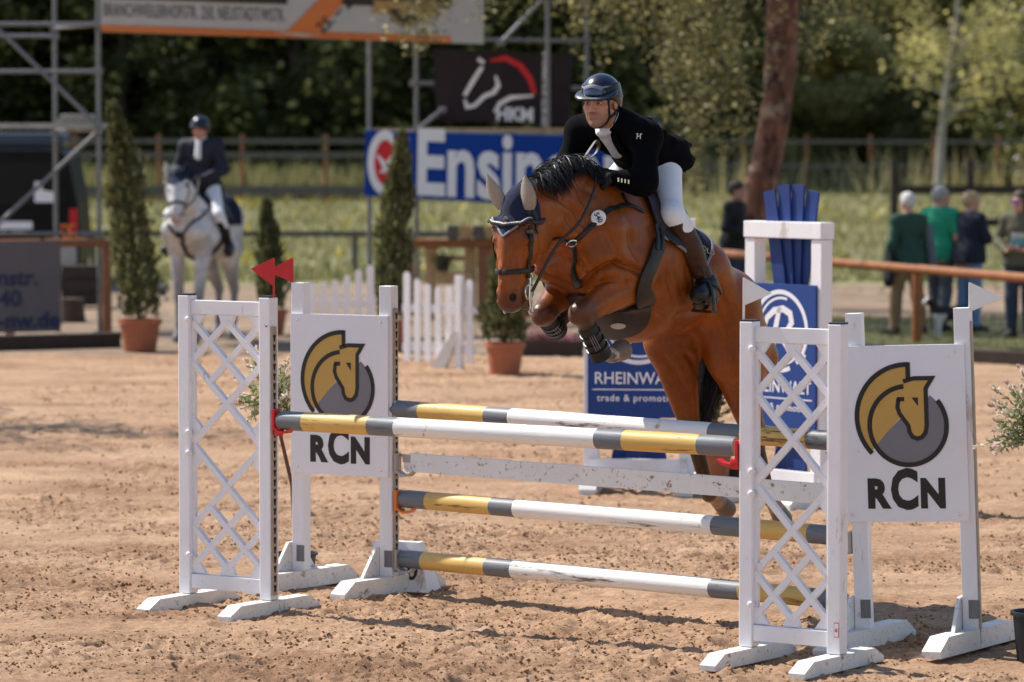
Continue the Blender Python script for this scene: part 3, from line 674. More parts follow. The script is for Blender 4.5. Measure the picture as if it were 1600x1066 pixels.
# ---- boards with the horse head emblem
def emblem_board(label, loc, ang, sp, H0, H1, pz0, pz1, px0, px1, roll=0.0, trk=True, fyaw=-8):
    t = thing('logo_board_stand', label, 'jump wing', loc, 0, 'logo board wings of the front jump')
    t.rotation_euler = (0, R(roll), ang)
    w = .078
    for i, (x, H) in enumerate(((0, H0), (sp, H1))):
        mb = MB(); mb.box((x, 0, (H + .09) / 2), (w, .07, H - .09), bev=.004); mb.build('post', M['white_wood'], t)
        mb = MB(); chamfer_foot(mb, .86, .10, .095, 0, 0); fo = mb.build('foot', M['white_foot'], t); fo.location.x = x; fo.rotation_euler.z = R(fyaw)
        mb = MB()
        s = 1 if i == 0 else -1
        mb.prism([(-.20, .096), (.20, .096), (.06, .25), (-.06, .25)], .018, Matrix.Translation((x - (w / 2 + .011), 0, 0)) @ Matrix.Rotation(R(90), 4, 'Z'))
        mb.build('brace_plate', M['white_foot'], t)
        mb = MB(); mb.box((x + .018, -.0365, .19), (.05, .003, .09)); b = mb.build('bracket', M['steel'], t)
    mb = MB(); mb.box(((px0 + px1) / 2, -.043, (pz0 + pz1) / 2), (px1 - px0, .014, pz1 - pz0), bev=.002); pn = mb.build('board', M['panel_white'], t)
    for x in (px0 + .045, px1 - .045):
        for z in (pz0 + .035, pz1 - .035):
            mb = MB(); mb.lathe([(0.0005, .004), (.007, .003), (.008, -.003)], (x, -.0505, z), 10, ax=(0, -1, 0)); mb.build('screw', M['chrome'], pn, True)
    # emblem
    Wd = px1 - px0; Hh = pz1 - pz0
    cx = px0 + .54 * Wd; cz = pz1 - .455 * Hh; k = .00182 * Hh / .875   # one unit = 1/100 of the emblem
    def U(pts): return [(cx + x * k, cz + z * k) for x, z in pts]
    y = -.0508
    Rr = 107; lw = 13
    # outer gold crescent (centre shifted up), cut by a vertical edge on the right
    oc = (0, 24); oR = 142
    cres = [(4, 166)] + arc(oc[0], oc[1], oR, 88, 222, 40) + arc(0, 0, Rr, 212, 92, 40) + [(4, 107)]
    flat('emblem_crescent', [U(cres)], M['gold'], pn, y)
    # head and neck in gold (left part of the disc), grey for the rest
    disc_grey = arc(0, 0, Rr - 4, 208, 360, 40) + arc(0, 0, Rr - 4, 0, 52, 14) + [(40, 60), (-20, 20)]
    flat('emblem_disc', [U(disc_grey)], M['print_grey'], pn, y)
    neck = arc(0, 0, Rr - 4, 95, 209, 36) + [(-83, -53), (-18, 26), (-14, 44)] + [(5, 10), (3, -18), (10, -34), (26, -38), (40, -34), (50, -20), (52, 0), (52, 90), (70, 128), (30, 130), (0, 126)]
    neck = arc(0, 0, Rr - 4, 96, 210, 36) + [(-20, 24), (-2, 6), (2, -16), (12, -30), (26, -34), (40, -30), (50, -18), (52, 0), (52, 96), (66, 124), (30, 128), (0, 124)]
    flat('emblem_head', [U(neck)], M['gold'], pn, y - .0009)
    # black outlines
    yo = y - .0018
    outl = [stroke(arc(oc[0], oc[1], oR, 88, 224, 44), lw), stroke([(4, 172), (4, 124)], lw),
            stroke(arc(0, 0, Rr, 95, 399, 70), lw),
            stroke([(-10, 120), (20, 128), (70, 128), (52, 100), (52, 0), (48, -20), (38, -32), (26, -36), (12, -31), (4, -18), (1, 0), (-22, 32), (-28, 50), (-24, 74)], lw - 1),
            [(-28, 78), (-28, 66), (-8, 66), (-8, 78)], [(12, 76), (30, 76), (30, 52)]]
    flat('emblem_outline', [U(p) for p in outl], M['print_black'], pn, yo)
    lz = pz0 + .135 * Hh / .875 + .010
    bx = px0 + .50 * Wd
    text('lettering', 'R', .185, M['print_black'], pn, (bx - .138, y, lz - .012), bold=.058, xs=.90)
    text('lettering', 'C', .26, M['print_black'], pn, (bx - .003, y, lz + .006), bold=.042, xs=.74)
    text('lettering', 'N', .185, M['print_black'], pn, (bx + .138, y, lz - .012), bold=.058, xs=.88)
    if trk: track(t, sp + w / 2 + .004, .12, H1 - .12, 0)
    return t
WL = G(471, 917); WR = G(1352, 1011)
wing1 = emblem_board('left board with gold and grey horse head emblem, crossed by the front pole', WL, R(-30), .567, 1.675, 1.668, .632, 1.508, -.035, .592)
wing2 = emblem_board('right board with gold and grey horse head emblem, standing clear of the poles', WR, R(-20), .535, 1.625, 1.64, .615, 1.468, -.075, .548, roll=-2.2, trk=False, fyaw=-14)
cup(wing1, .61, .70, M['cup_grey'], 0, False); cup(wing1, .61, .50, M['orange'], 0, False)
cup(wing1, .61, .175, M['cup_grey'], 0, False); cup(wing1, .61, .985, M['cup_grey'], 0, False)
for z in (.985, .70, .50, .175): cup(wing2, -.043, z, M['cup_grey'], 0, False, -1)
mb = MB(); mb.box((.535 + .043, -.012, .80), (.008, .03, 1.55)); mb.build('keyhole_track', M['track'], wing2)

# ---- poles
def pole(label, a, b, bands, rad=.049, seed=0, name='jump_pole'):
    a = Vector(a); b = Vector(b); L = (b - a).length; rnd = random.Random(seed)
    n = 28; cuts = sorted(set([0.0, 1.0] + [x for x, _ in bands[1:]] + [i / 44 for i in range(45)]))
    V = []; F = []; mi = []
    ph = rnd.uniform(0, 6)
    for q in cuts:
        e = min(q, 1 - q) * L
        r = rad * (1 + .012 * math.sin(q * 9 + ph)) * (0.93 if e < .001 else 1.0)
        for k in range(n):
            an = 2 * math.pi * k / n; rr = r * (1 + rnd.uniform(-.004, .004))
            V.append((rr * math.cos(an), rr * math.sin(an) , q * L))
    for i in range(len(cuts) - 1):
        mid = (cuts[i] + cuts[i + 1]) / 2; c = [m_ for x, m_ in bands if x <= mid][-1]
        for k in range(n):
            F.append((i * n + k, i * n + (k + 1) % n, (i + 1) * n + (k + 1) % n, (i + 1) * n + k)); mi.append('WYG'.index(c))
    F.append(tuple(range(n - 1, -1, -1))); mi.append(3); F.append(tuple((len(cuts) - 1) * n + k for k in range(n))); mi.append(3)
    me = bpy.data.meshes.new(name); me.from_pydata(V, [], F); me.update()
    for q in ('pole_white', 'pole_yellow', 'pole_grey', 'pole_end'): me.materials.append(M[q])
    me.polygons.foreach_set('material_index', mi); me.polygons.foreach_set('use_smooth', [True] * len(F)); me.set_sharp_from_angle(angle=R(40))
    o = link(name, me); o.location = a
    o.rotation_euler = (b - a).to_track_quat('Z', 'Y').to_euler()
    return tag(o, label, 'jump pole', 'striped poles of the front jump')
def frac(pxs, xa, xb, da, db):
    """pixel positions along a pole -> fractions of its length"""
    out = []
    for p in pxs:
        s = (p - xa) / (xb - xa); out.append(s * da / (s * da + (1 - s) * db))   # perspective
    return out
fa, fb = AT(439, 657, 19.80), AT(1151, 698, 18.22)
c = frac((478, 580, 622, 935, 978, 1095), 439, 1151, 19.8, 18.22)
c = [(q) for q in c]
pole('front pole with a red cup at each end, white with yellow and grey bands', fa, fb, list(zip([0] + c, 'GYGWGYG')), .0495, 1)
def backpole(label, ya, yb, xs, seed):
    a = AT(xs[0], ya, 20.72); b = AT(1316, yb, 18.80)
    c = frac(xs[1:], xs[0], 1316, 20.72, 18.8)
    return pole(label, a, b, list(zip([0] + c, 'GYGWGYG')), .0485, seed)
backpole('topmost striped pole of the rear row, directly behind the front pole', 639, 690, (617, 660, 763, 801, 1113, 1163, 1266), 2)
backpole('middle striped pole of the rear row, under the white plank', 779, 838, (628, 671, 771, 808, 1118, 1165, 1268), 3)
backpole('lowest striped pole of the rear row, just above the sand', 873, 938, (628, 664, 763, 804, 1114, 1160, 1270), 4)
# plank hung under the top pole
a = AT(634, 722, 20.70); b = AT(1316, 774, 18.80); L = (b - a).length
mb = MB()
poly = [(0, -.03), (.015, -.05), (L - .015, -.05), (L, -.03), (L, .03), (L - .015, .05), (.04, .05), (0, .015)]
mb.prism(poly, .028)
pk = mb.build('plank', M['white_wood'] , None)
M['plank'] = mat('mud splashed white plank', (0.78, .77, .76), .55, .06, 6, .1, 30, dirt=(.25, .15, .09), dscale=26, damt=.66)
pk.data.materials[0] = M['plank']
pk.location = a; dv = (b - a)
pk.rotation_euler = (0, -math.atan2(dv.z, math.hypot(dv.x, dv.y)), math.atan2(dv.y, dv.x))
tag(pk, 'flat white plank splashed with sand, hung between the rear poles', 'plank')
mb = MB(); mb.box((-.02, 0, .035), (.10, .02, .012), bev=.003); mb.box((.02, -.016, .02), (.05, .006, .04)); mb.build('hanger', M['cup_grey'], pk)

# ---- flags
def flag(label, base, h, tri, m, stick=.008):
    t = thing('jump_flag', label, 'flag', base, 0, 'triangular marker flags on the jump')
    mb = MB(); mb.box((0, 0, h / 2), (stick * 1.3, stick, h), bev=.001); mb.build('flag_stick', m, t)
    mb = MB(); mb.prism(tri, .004, Matrix.Rotation(0, 4, 'Z')); mb.build('pennant', m, t)
    return t
M['flag_white'] = mat('white flag plastic', (.80, .79, .79), .45, .04, 6)
p = ls1.matrix_basis if False else None
def on(stand_loc, ang, x, y, z): return Vector(stand_loc) + Matrix.Rotation(ang, 3, 'Z') @ Vector((x, y, z))
q = on(LS1, A1, .535 + .044, -.01, 1.645); s = q.y / FPX
flag('red flag in front, on the lattice stand', q, .205, [(-.004, .06), (-.004, .205), (-36 * s, .205 - 17 * s)], M['red'])
q = on(WL, R(-30), -.052, .0, 1.675); s = q.y / FPX
flag('red flag behind, on the left emblem board', q, .135, [(-.004, .0), (-.004, .135), (-40 * s, .06)], M['red'])
q = on(LS2, A1, -.022, -.02, 1.612); s = q.y / FPX
flag('white flag by the horse, on the right lattice stand', q, .205, [(.004, .075), (44 * s, .13), (.004, .205)], M['flag_white'])
q = on(WR, R(-20), .535 + .012, .01, 1.64); s = q.y / FPX
q.x -= .042
flag('white flag at the far right, on the emblem board', q, .14, [(.004, .0), (52 * s, .068), (.004, .14)], M['flag_white'])

# ---- fence number marker behind the left board
q = G(624, 921)
t = thing('number_marker', 'white slanted jump number block behind the left emblem board', 'number marker', q, R(-20))
mb = MB(); V = [(-.205, -.10, 0), (.205, -.10, 0), (.205, .10, 0), (-.205, .10, 0), (-.13, -.03, .265), (.13, -.03, .265), (.13, .03, .265), (-.13, .03, .265)]
mb.add(V, [(3, 2, 1, 0), (0, 1, 5, 4), (1, 2, 6, 5), (2, 3, 7, 6), (3, 0, 4, 7), (4, 5, 6, 7)]); mb.build('block', M['white_wood'], t)
for x, ch in ((-.095, '1'), (.105, '0')):
    me = text_mesh(ch, .15, bold=.012, xs=.85); me.materials.clear(); o = link('lettering', me, M['print_black'], t)
    o.location = (x, -.075, .11); o.rotation_euler = (-math.atan2(.07, .265), 0, 0)

# ---- variegated willow shrubs in black pots
M['willow_leaf'] = leafmat('variegated willow leaf', (.13, .20, .055), (.42, .40, .27), .35)
M['willow_pink'] = leafmat('pink willow tip', (.55, .42, .36), (.62, .55, .46), .4)
M['twig'] = mat('reddish twig', (.13, .055, .035), .7, .3, 20)
def willow(label, loc, pot_r, pot_h, cz, cr, seed, offs=(0, 0)):
    rnd = random.Random(seed)
    t = thing('potted_willow', label, 'potted plant', loc, 0, 'variegated willows in black pots')
    mb = MB(); mb.lathe([(0.001, 0.0), (pot_r * .8, 0.0), (pot_r * .97, pot_h * .92), (pot_r * 1.06, pot_h * .92), (pot_r * 1.06, pot_h), (pot_r * .95, pot_h), (pot_r * .9, pot_h * .8)], n=28)
    p = mb.build('pot', M['black_plastic'], t, True)
    mb = MB(); mb.lathe([(0.001, pot_h * .88), (pot_r * .93, pot_h * .84)], n=20); mb.build('soil', M['wood_dark'], t)
    mb = MB(); LV = []; LP = []; 
    top = Vector((offs[0], offs[1], cz - cr * .75))
    mb.tube([(0, 0, pot_h * .8), (offs[0] * .3 + .01, offs[1] * .3, pot_h + (top.z - pot_h) * .5), top], [.013, .011, .010], 8)
    def leaf(P, D, L, arr):
        D = D.normalized(); sd = D.orthogonal().normalized(); sd = (Matrix.Rotation(rnd.uniform(0, 6.28), 3, D) @ sd)
        w = L * .22; arr += [P, P + D * L * .5 + sd * w, P + D * L, P + D * L * .5 - sd * w]
    for i in range(46):
        th = rnd.uniform(0, 6.28); el = rnd.uniform(-.5, 1.25)
        D = Vector((math.cos(th) * math.cos(el), math.sin(th) * math.cos(el), math.sin(el) + .15)).normalized()
        L = cr * rnd.uniform(.7, 1.25); p0 = top + D * .02; pts = [p0]
        for k in range(1, 7):
            q = top + D * (L * k / 6) + Vector((0, 0, .25 * cr * math.sin(k / 6 * 2.2))) + Vector((rnd.uniform(-.01, .01), rnd.uniform(-.01, .01), 0)); pts.append(q)
        mb.tube(pts, [.0035 - .00042 * k for k in range(7)], 4, caps=False)
        for k in range(2, 7):
            d = (pts[k] - pts[k - 1])
            for j in range(9):
                P = pts[k - 1] + d * rnd.random()
                dd = (d.normalized() * .7 + Vector((rnd.uniform(-1, 1), rnd.uniform(-1, 1), rnd.uniform(-.6, 1))))
                leaf(P, dd, rnd.uniform(.022, .045), LP if (k >= 6 and rnd.random() < .75) else LV)
        for j in range(7): leaf(pts[-1], d.normalized() + Vector((rnd.uniform(-.6, .6), rnd.uniform(-.6, .6), rnd.uniform(-.2, .8))), .03, LP)
    mb.build('stem', M['twig'], t, True)
    for nm, arr, mm in (('foliage', LV, M['willow_leaf']), ('leaf_tips', LP, M['willow_pink'])):
        o = link(nm, np_mesh(nm, np.array([tuple(v) for v in arr]), np.arange(len(arr)).reshape(-1, 4)), mm, t); o['kind'] = 'stuff'
    return t
willow('willow shrub in a black pot behind the left emblem board, mostly hidden', G(463, 908), .115, .16, 1.13, .30, 5, (-.11, .05))
willow('willow shrub in a black pot at the right edge of the picture', G(1622, 1032), .125, .235, 1.22, .27, 9, (.0, .0))
# ================================================================== organic bodies: blended distance fields, meshed
class Field:
    def __init__(self, lo, hi, res):
        self.lo = np.array(lo, np.float32); self.res = res
        self.n = np.ceil((np.array(hi) - np.array(lo)) / res).astype(int) + 1
        self.d = np.full(self.n, 0.25, np.float32)
    def _sub(self, lo, hi, mg):
        a = np.clip(np.floor((np.array(lo) - mg - self.lo) / self.res).astype(int), 0, self.n - 1)
        b = np.clip(np.ceil((np.array(hi) + mg - self.lo) / self.res).astype(int) + 1, 1, self.n)
        if np.any(b <= a): return None, None
        g = [self.lo[i] + self.res * np.arange(a[i], b[i], dtype=np.float32) for i in range(3)]
        X, Y, Z = np.meshgrid(*g, indexing='ij')
        return (slice(a[0], b[0]), slice(a[1], b[1]), slice(a[2], b[2])), (X, Y, Z)
    def _mix(self, sl, d, k, op):
        o = self.d[sl]
        if op == 'add':
            h = np.clip(.5 + .5 * (o - d) / k, 0, 1); self.d[sl] = o * (1 - h) + d * h - k * h * (1 - h)
        elif op == 'sub':
            h = np.clip(.5 - .5 * (o + d) / k, 0, 1); self.d[sl] = o * (1 - h) - d * h + k * h * (1 - h)
    def cone(self, a, b, ra, rb, k=.03, op='add', flat=None, fax=(0, 1, 0)):
        """tapered capsule; flat scales its thickness along axis fax"""
        a = np.array(a, np.float32); b = np.array(b, np.float32); m = max(ra, rb) * max(1, flat or 1)
        sl, P = self._sub(np.minimum(a, b) - m, np.maximum(a, b) + m, k + 2 * self.res)
        if sl is None: return self
        ab = b - a; q = [P[i] - a[i] for i in range(3)]; L2 = max(float(ab @ ab), 1e-9)
        sc = 1.0
        if flat:
            f = np.array(fax, np.float32); f /= np.linalg.norm(f)
            # stretch space along f, about the axis line
            t = np.clip(sum(q[i] * ab[i] for i in range(3)) / L2, 0, 1)
            w = [q[i] - t * ab[i] for i in range(3)]; c = sum(w[i] * f[i] for i in range(3)) * (1 / flat - 1)
            w = [w[i] + c * f[i] for i in range(3)]; sc = min(1, flat)
        else:
            t = np.clip(sum(q[i] * ab[i] for i in range(3)) / L2, 0, 1); w = [q[i] - t * ab[i] for i in range(3)]
        d = (np.sqrt(w[0] ** 2 + w[1] ** 2 + w[2] ** 2) - (ra + (rb - ra) * t)) * sc
        self._mix(sl, d, k, op); return self
    def chain(self, pts, rad, k=.03, **kw):
        for i in range(len(pts) - 1): self.cone(pts[i], pts[i + 1], rad[i], rad[i + 1], k, **kw)
        return self
    def ell(self, c, r, k=.03, op='add', rot=None):
        c = np.array(c, np.float32); r = np.array(r, np.float32); m = float(r.max())
        sl, P = self._sub(c - m, c + m, k + 2 * self.res)
        if sl is None: return self
        q = [P[i] - c[i] for i in range(3)]
        if rot is not None:
            Rm = np.array(rot, np.float32)   # columns: ellipsoid axes
            q = [q[0] * Rm[0, i] + q[1] * Rm[1, i] + q[2] * Rm[2, i] for i in range(3)]
        k0 = np.sqrt(sum((q[i] / r[i]) ** 2 for i in range(3))); k1 = np.sqrt(sum((q[i] / r[i] ** 2) ** 2 for i in range(3)))
        d = np.where(k1 > 1e-6, k0 * (k0 - 1) / np.maximum(k1, 1e-6), -float(r.min()))
        self._mix(sl, d, k, op); return self
    def plane(self, p, n, k=.005, keep=True):
        """cut away what lies on the side n points to"""
        n = np.array(n, np.float32); n /= np.linalg.norm(n); p = np.array(p, np.float32)
        g = [self.lo[i] + self.res * np.arange(self.n[i], dtype=np.float32) for i in range(3)]
        d = (g[0] - p[0])[:, None, None] * n[0] + (g[1] - p[1])[None, :, None] * n[1] + (g[2] - p[2])[None, None, :] * n[2]
        self.d = np.maximum(self.d, d.astype(np.float32)); return self
    def mesh(self):
        """surface nets"""
        d = self.d.copy(); d[0] = d[-1] = .2; d[:, 0] = d[:, -1] = .2; d[:, :, 0] = d[:, :, -1] = .2
        ins = d < 0; nx, ny, nz = d.shape
        c = np.zeros((nx - 1, ny - 1, nz - 1), np.int8)
        for i in (0, 1):
            for j in (0, 1):
                for l in (0, 1): c += ins[i:nx - 1 + i, j:ny - 1 + j, l:nz - 1 + l]
        act = (c > 0) & (c < 8); idx = np.argwhere(act); nv = len(idx)
        vid = np.full(act.shape, -1, np.int32); vid[act] = np.arange(nv)
        acc = np.zeros((nv, 3), np.float32); cnt = np.zeros(nv, np.float32)
        cor = {(i, j, l): d[idx[:, 0] + i, idx[:, 1] + j, idx[:, 2] + l] for i in (0, 1) for j in (0, 1) for l in (0, 1)}
        for e0 in cor:
            for ax in range(3):
                if e0[ax] == 0:
                    e1 = list(e0); e1[ax] = 1; e1 = tuple(e1); a = cor[e0]; b = cor[e1]
                    x = (a < 0) != (b < 0); t = np.where(x, a / np.where(x, a - b, 1), 0)
                    p = np.tile(np.array(e0, np.float32), (nv, 1)); p[:, ax] += t
                    acc[x] += p[x]; cnt[x] += 1
        V = self.lo + self.res * (idx + acc / cnt[:, None])
        Q = []
        for ax in range(3):
            s0 = [slice(None)] * 3; s1 = [slice(None)] * 3; s0[ax] = slice(0, -1); s1[ax] = slice(1, None)
            x = ins[tuple(s0)] != ins[tuple(s1)]; e = np.argwhere(x); fl = ins[tuple(s0)][x]
            o1, o2 = (ax + 1) % 3, (ax + 2) % 3
            def g(a_, b_):
                q = e.copy(); q[:, o1] -= a_; q[:, o2] -= b_; return vid[q[:, 0], q[:, 1], q[:, 2]]
            q = np.stack([g(1, 1), g(0, 1), g(0, 0), g(1, 0)], 1); q[~fl] = q[~fl][:, ::-1]; Q.append(q)
        return V, np.concatenate(Q)
def sdf_obj(name, f, m, parent, paint=None, noise=0.0):
    V, F = f.mesh()
    if noise:
        V = V.copy(); V[:, 2] += noise * (fbm(V[:, 0] * 9 + V[:, 1] * 7, V[:, 2] * 9, 3, 2) - .5).astype(np.float32)
    at = {'col': paint(V)} if paint else None
    return link(name, np_mesh(name, V, F, True, at), m, parent)
def bvh_of(o):
    me = o.data
    V = [v.co.copy() for v in me.vertices]; return BVHTree.FromPolygons(V, [p.vertices[:] for p in me.polygons])
def strap(mb, pts, nors, w, th, mi=0, closed=False):
    """band along pts; nors = outward normals"""
    n = len(pts); V = []; F = []
    for i in range(n):
        p = Vector(pts[i]); a = Vector(pts[i - 1] if (i or closed) else pts[i]); b = Vector(pts[(i + 1) % n] if (i < n - 1 or closed) else pts[i])
        t = (b - a).normalized(); nn = Vector(nors[i]); nn = (nn - t * nn.dot(t)).normalized(); s = t.cross(nn)
        ww = w[i] if isinstance(w, (list, tuple)) else w
        V += [p - s * ww / 2, p - s * ww / 2 + nn * th, p - s * ww * .3 + nn * th * 1.35, p + s * ww * .3 + nn * th * 1.35, p + s * ww / 2 + nn * th, p + s * ww / 2]
    k = 6
    for i in range(n if closed else n - 1):
        j = (i + 1) % n
        for q in range(k):
            F.append((i * k + q, j * k + q, j * k + (q + 1) % k, i * k + (q + 1) % k))
    if not closed: F.append(tuple(range(k))); F.append(tuple((n - 1) * k + q for q in reversed(range(k))))
    mb.add(V, F, mi)
def on_surface(bvh, pts, off=.003, n=None):
    """pull a path onto a surface"""
    if n: pts = smooth_path(pts, n)
    P = []; Nn = []
    for p in pts:
        loc, nor, i, dd = bvh.find_nearest(Vector(p))
        P.append(loc + nor * off); Nn.append(nor)
    # smooth normals
    out = []
    for i in range(len(Nn)):
        s = Vector((0, 0, 0))
        for j in range(max(0, i - 2), min(len(Nn), i + 3)): s += Nn[j]
        out.append(s.normalized())
    return P, out
def ring_on(bvh, c, ax, n=48, off=.003, far=1.0):
    """ring round a body: rays from outside towards c in the plane across ax"""
    ax = Vector(ax).normalized(); x = ax.orthogonal().normalized(); y = ax.cross(x); c = Vector(c); P = []; Nn = []
    for i in range(n):
        a = 2 * math.pi * i / n; d = x * math.cos(a) + y * math.sin(a)
        loc, nor, k, dd = bvh.ray_cast(c + d * far, -d)
        if loc is None: continue
        P.append(loc + nor * off); Nn.append((nor + d).normalized())
    return P, Nn
def cut_patch(name, src, planes, off, th, m, parent, want=None):
    """piece of another mesh's surface, cut by planes (point, normal to drop), pushed out by off with thickness th"""
    bm = bmesh.new(); bm.from_mesh(src.data)
    if want is not None:
        bmesh.ops.delete(bm, geom=[f for f in bm.faces if not want(f.calc_center_median())], context='FACES')
    for p, n in planes:
        bmesh.ops.bisect_plane(bm, geom=bm.verts[:] + bm.edges[:] + bm.faces[:], plane_co=p, plane_no=n, clear_outer=True)
    bm.normal_update()
    for v in bm.verts: v.co += v.normal * off
    me = bpy.data.meshes.new(name); 
    ex = bmesh.ops.solidify(bm, geom=bm.faces[:], thickness=-th)
    bm.normal_update()
    for f in bm.faces: f.smooth = True; f.material_index = 0
    for l in list(bm.verts.layers.float_color): bm.verts.layers.float_color.remove(l)
    bm.to_mesh(me); bm.free(); me.set_sharp_from_angle(angle=R(50))
    return link(name, me, m, parent)
# ================================================================== the bay horse over the jump
M['bay'] = mat('bay coat', (1, 1, 1), 0.36, 0.18, 5, 0.10, 220, attr='col', spec=.30, fine=(55, .14), stretch=(1, 1, .5))
M['mane'] = mat('black horse hair', (0.007, 0.006, 0.006), 0.45, 0.4, 30, spec=.3)
M['leather'] = mat('dark brown leather', (0.014, 0.007, 0.005), 0.42, 0.25, 30, .1, 120, dirt=(.20, .13, .08), dscale=60, damt=.15)
M['leather_black'] = mat('black leather', (0.006, 0.005, 0.005), 0.42, 0.25, 30, .1, 120, dirt=(.22, .15, .10), dscale=60, damt=.2)
M['leather_girth'] = mat('dusty brown leather', (0.022, 0.014, 0.011), 0.5, 0.3, 30, .15, 90, dirt=(.30, .20, .12), dscale=55, damt=.22)
M['navy'] = mat('navy cotton', (0.006, 0.009, 0.032), 0.9, 0.2, 20, .25, 260)
M['navy_knit'] = mat('navy crochet', (0.013, 0.02, 0.06), 0.85, 0.35, 120, .8, 300)
M['trim_grey'] = mat('grey piping', (0.20, 0.20, 0.24), 0.6, .15, 40)
M['ear_beige'] = mat('beige ear cloth', (0.30, 0.25, 0.215), 0.75, 0.08, 30, .1, 200)
M['hoof'] = mat('hoof horn', (0.16, 0.115, 0.08), 0.6, 0.3, 30, .15, 60)
M['boot_black'] = mat('black boot neoprene', (0.007, 0.007, 0.008), 0.6, 0.3, 30, .1, 90, dirt=(.34, .24, .16), dscale=50, damt=.25)
M['eye'] = mat('dark eye', (0.008, 0.005, 0.004), 0.08, .1, 20, coat=1.0)
M['badge'] = mat('white plastic badge', (.80, .80, .80), .4, .03, 10)
M['gold_thread'] = mat('gold thread', (.45, .36, .20), .5, .1, 40)

def horse_field(J, res, lo, hi, build=1.0):
    """J: dict of joints in the horse's own frame (x forward, y left, z up)"""
    f = Field(lo, hi, res); A = np.array
    W_, C_, T_ = A(J['withers']), A(J['croup']), A(J['tail'])
    up = A([(C_ - W_)[2], 0, -(C_ - W_)[0]]); up = up / np.linalg.norm(up)      # across the spine
    if up[2] < 0: up = -up
    fw = A([up[2], 0, -up[0]])
    def B(l, y, dn): return W_ + fw * l - up * dn + A([0, y, 0])              # body frame: along spine, side, down
    # barrel
    f.chain([B(.16, 0, .37), B(-.20, 0, .385), B(-.52, 0, .28), B(-.70, 0, .25)], [.31, .34, .26, .20], .08, flat=.86)
    f.cone(B(.03, 0, .10), B(-.16, 0, .15), .075, .09, .09)                   # withers
    f.cone(B(-.2, 0, .17), B(-.75, 0, .12), .10, .12, .10)                     # back
    f.cone(B(.14, 0, .50), B(-.1, 0, .55), .15, .16, .08)                     # sternum
    for s in (-1, 1):
        f.cone(B(-.60, .11 * s, .18), B(-.76, .09 * s, .26), .165, .14, .07)    # croup
        f.ell(B(-.66, .20 * s, .19), (.07, .05, .06), .06)                    # hip point
        f.cone(B(-.02, .12 * s, .16), B(.34, .165 * s, .40), .085, .12, .06)   # shoulder blade
        f.cone(B(-.12, .17 * s, .28), B(.08, .185 * s, .46), .13, .12, .07)    # triceps
    f.cone(B(-.76, 0, .2), T_, .10, .05, .07)
    # neck
    n0, n1, n2 = A(J['neck0']), A(J['neck1']), A(J['poll'])
    f.cone(n0, n1, .285, .195, .09, flat=.60); f.cone(n1, n2, .195, .10, .06, flat=.62)
    cr = (n1 + n2) / 2
    nd = (n2 - n0) / np.linalg.norm(n2 - n0); nup = A([-nd[2], 0, nd[0]])
    for s in (-1, 1):
        f.cone(n0 - nup * .10 + A([0, .12 * s, 0]), n2 - nup * .06 + A([0, .055 * s, 0]) - nd * .1, .085, .05, .05)   # neck muscle over the jugular groove
        f.cone(n0 + nup * .10 + A([0, .08 * s, 0]), n2 + nup * .02 + A([0, .05 * s, 0]) - nd * .06, .09, .055, .06)
    # head
    p, q = A(J['poll']), A(J['muzzle']); hd = (q - p) / np.linalg.norm(q - p); L = np.linalg.norm(q - p)
    hf = A([-hd[2], 0, hd[0]]) if 'face' not in J else A(J['face']); hf = hf / np.linalg.norm(hf)   # forward normal of the face
    sd = np.cross(hf, hd); sd /= np.linalg.norm(sd)
    if sd[1] < 0: sd = -sd
    k = L / .56 * J.get('hk', 1.0)
    def H(a, b, c): return p + hd * a * L + hf * b * k + sd * c * k
    f.cone(H(.07, -.015, 0), H(.34, .0, 0), .085 * k, .098 * k, .05, flat=.95, fax=sd)
    f.cone(H(.34, .005, 0), H(.86, .035, 0), .095 * k, .058 * k, .05)
    f.cone(H(.30, -.06, 0), H(.55, -.04, 0), .105 * k, .06 * k, .05, flat=.62, fax=sd)
    for s in (-1, 1):
        f.ell(H(.30, -.075, .062 * s), (.085 * k, .085 * k, .03 * k), .025, rot=np.stack([hd, hf, sd], 1))          # cheek
        f.cone(H(.20, .06, .088 * s), H(.34, .062, .074 * s), .026 * k, .022 * k, .03)                                # brow / eye socket rim
        f.cone(H(.36, .03, .078 * s), H(.60, .055, .048 * s), .016 * k, .010 * k, .03)                               # facial crest
        f.ell(H(.915, .055, .036 * s), (.036 * k, .028 * k, .022 * k), .02, rot=np.stack([hd, hf, sd], 1))          # nostril wing
    f.cone(H(.40, .075, 0), H(.80, .085, 0), .034 * k, .026 * k, .03)                                                 # nose bone
    f.ell(H(.945, .025, 0), (.062 * k, .062 * k, .052 * k), .03, rot=np.stack([hd, hf, sd], 1))
    f.cone(H(.93, -.035, 0), H(.99, -.01, 0), .036 * k, .03 * k, .02)                                                 # chin
    f.cone(H(.985, .03, -.02), H(.985, .03, .02), .034 * k, .034 * k, .02)
    for s in (-1, 1):
        f.ell(H(.93, .072, .044 * s), (.020 * k, .013 * k, .013 * k), .008, 'sub', rot=np.stack([hd, hf, sd], 1))
        f.ell(H(.265, .062, .106 * s), (.026 * k, .022 * k, .020 * k), .012, 'sub', rot=np.stack([hd, hf, sd], 1))
    f.cone(H(.90, -.012, -.07), H(.905, -.012, .07), .0045 * k, .0045 * k, .006, 'sub')
    J['_H'] = H; J['_B'] = B; J['_k'] = k
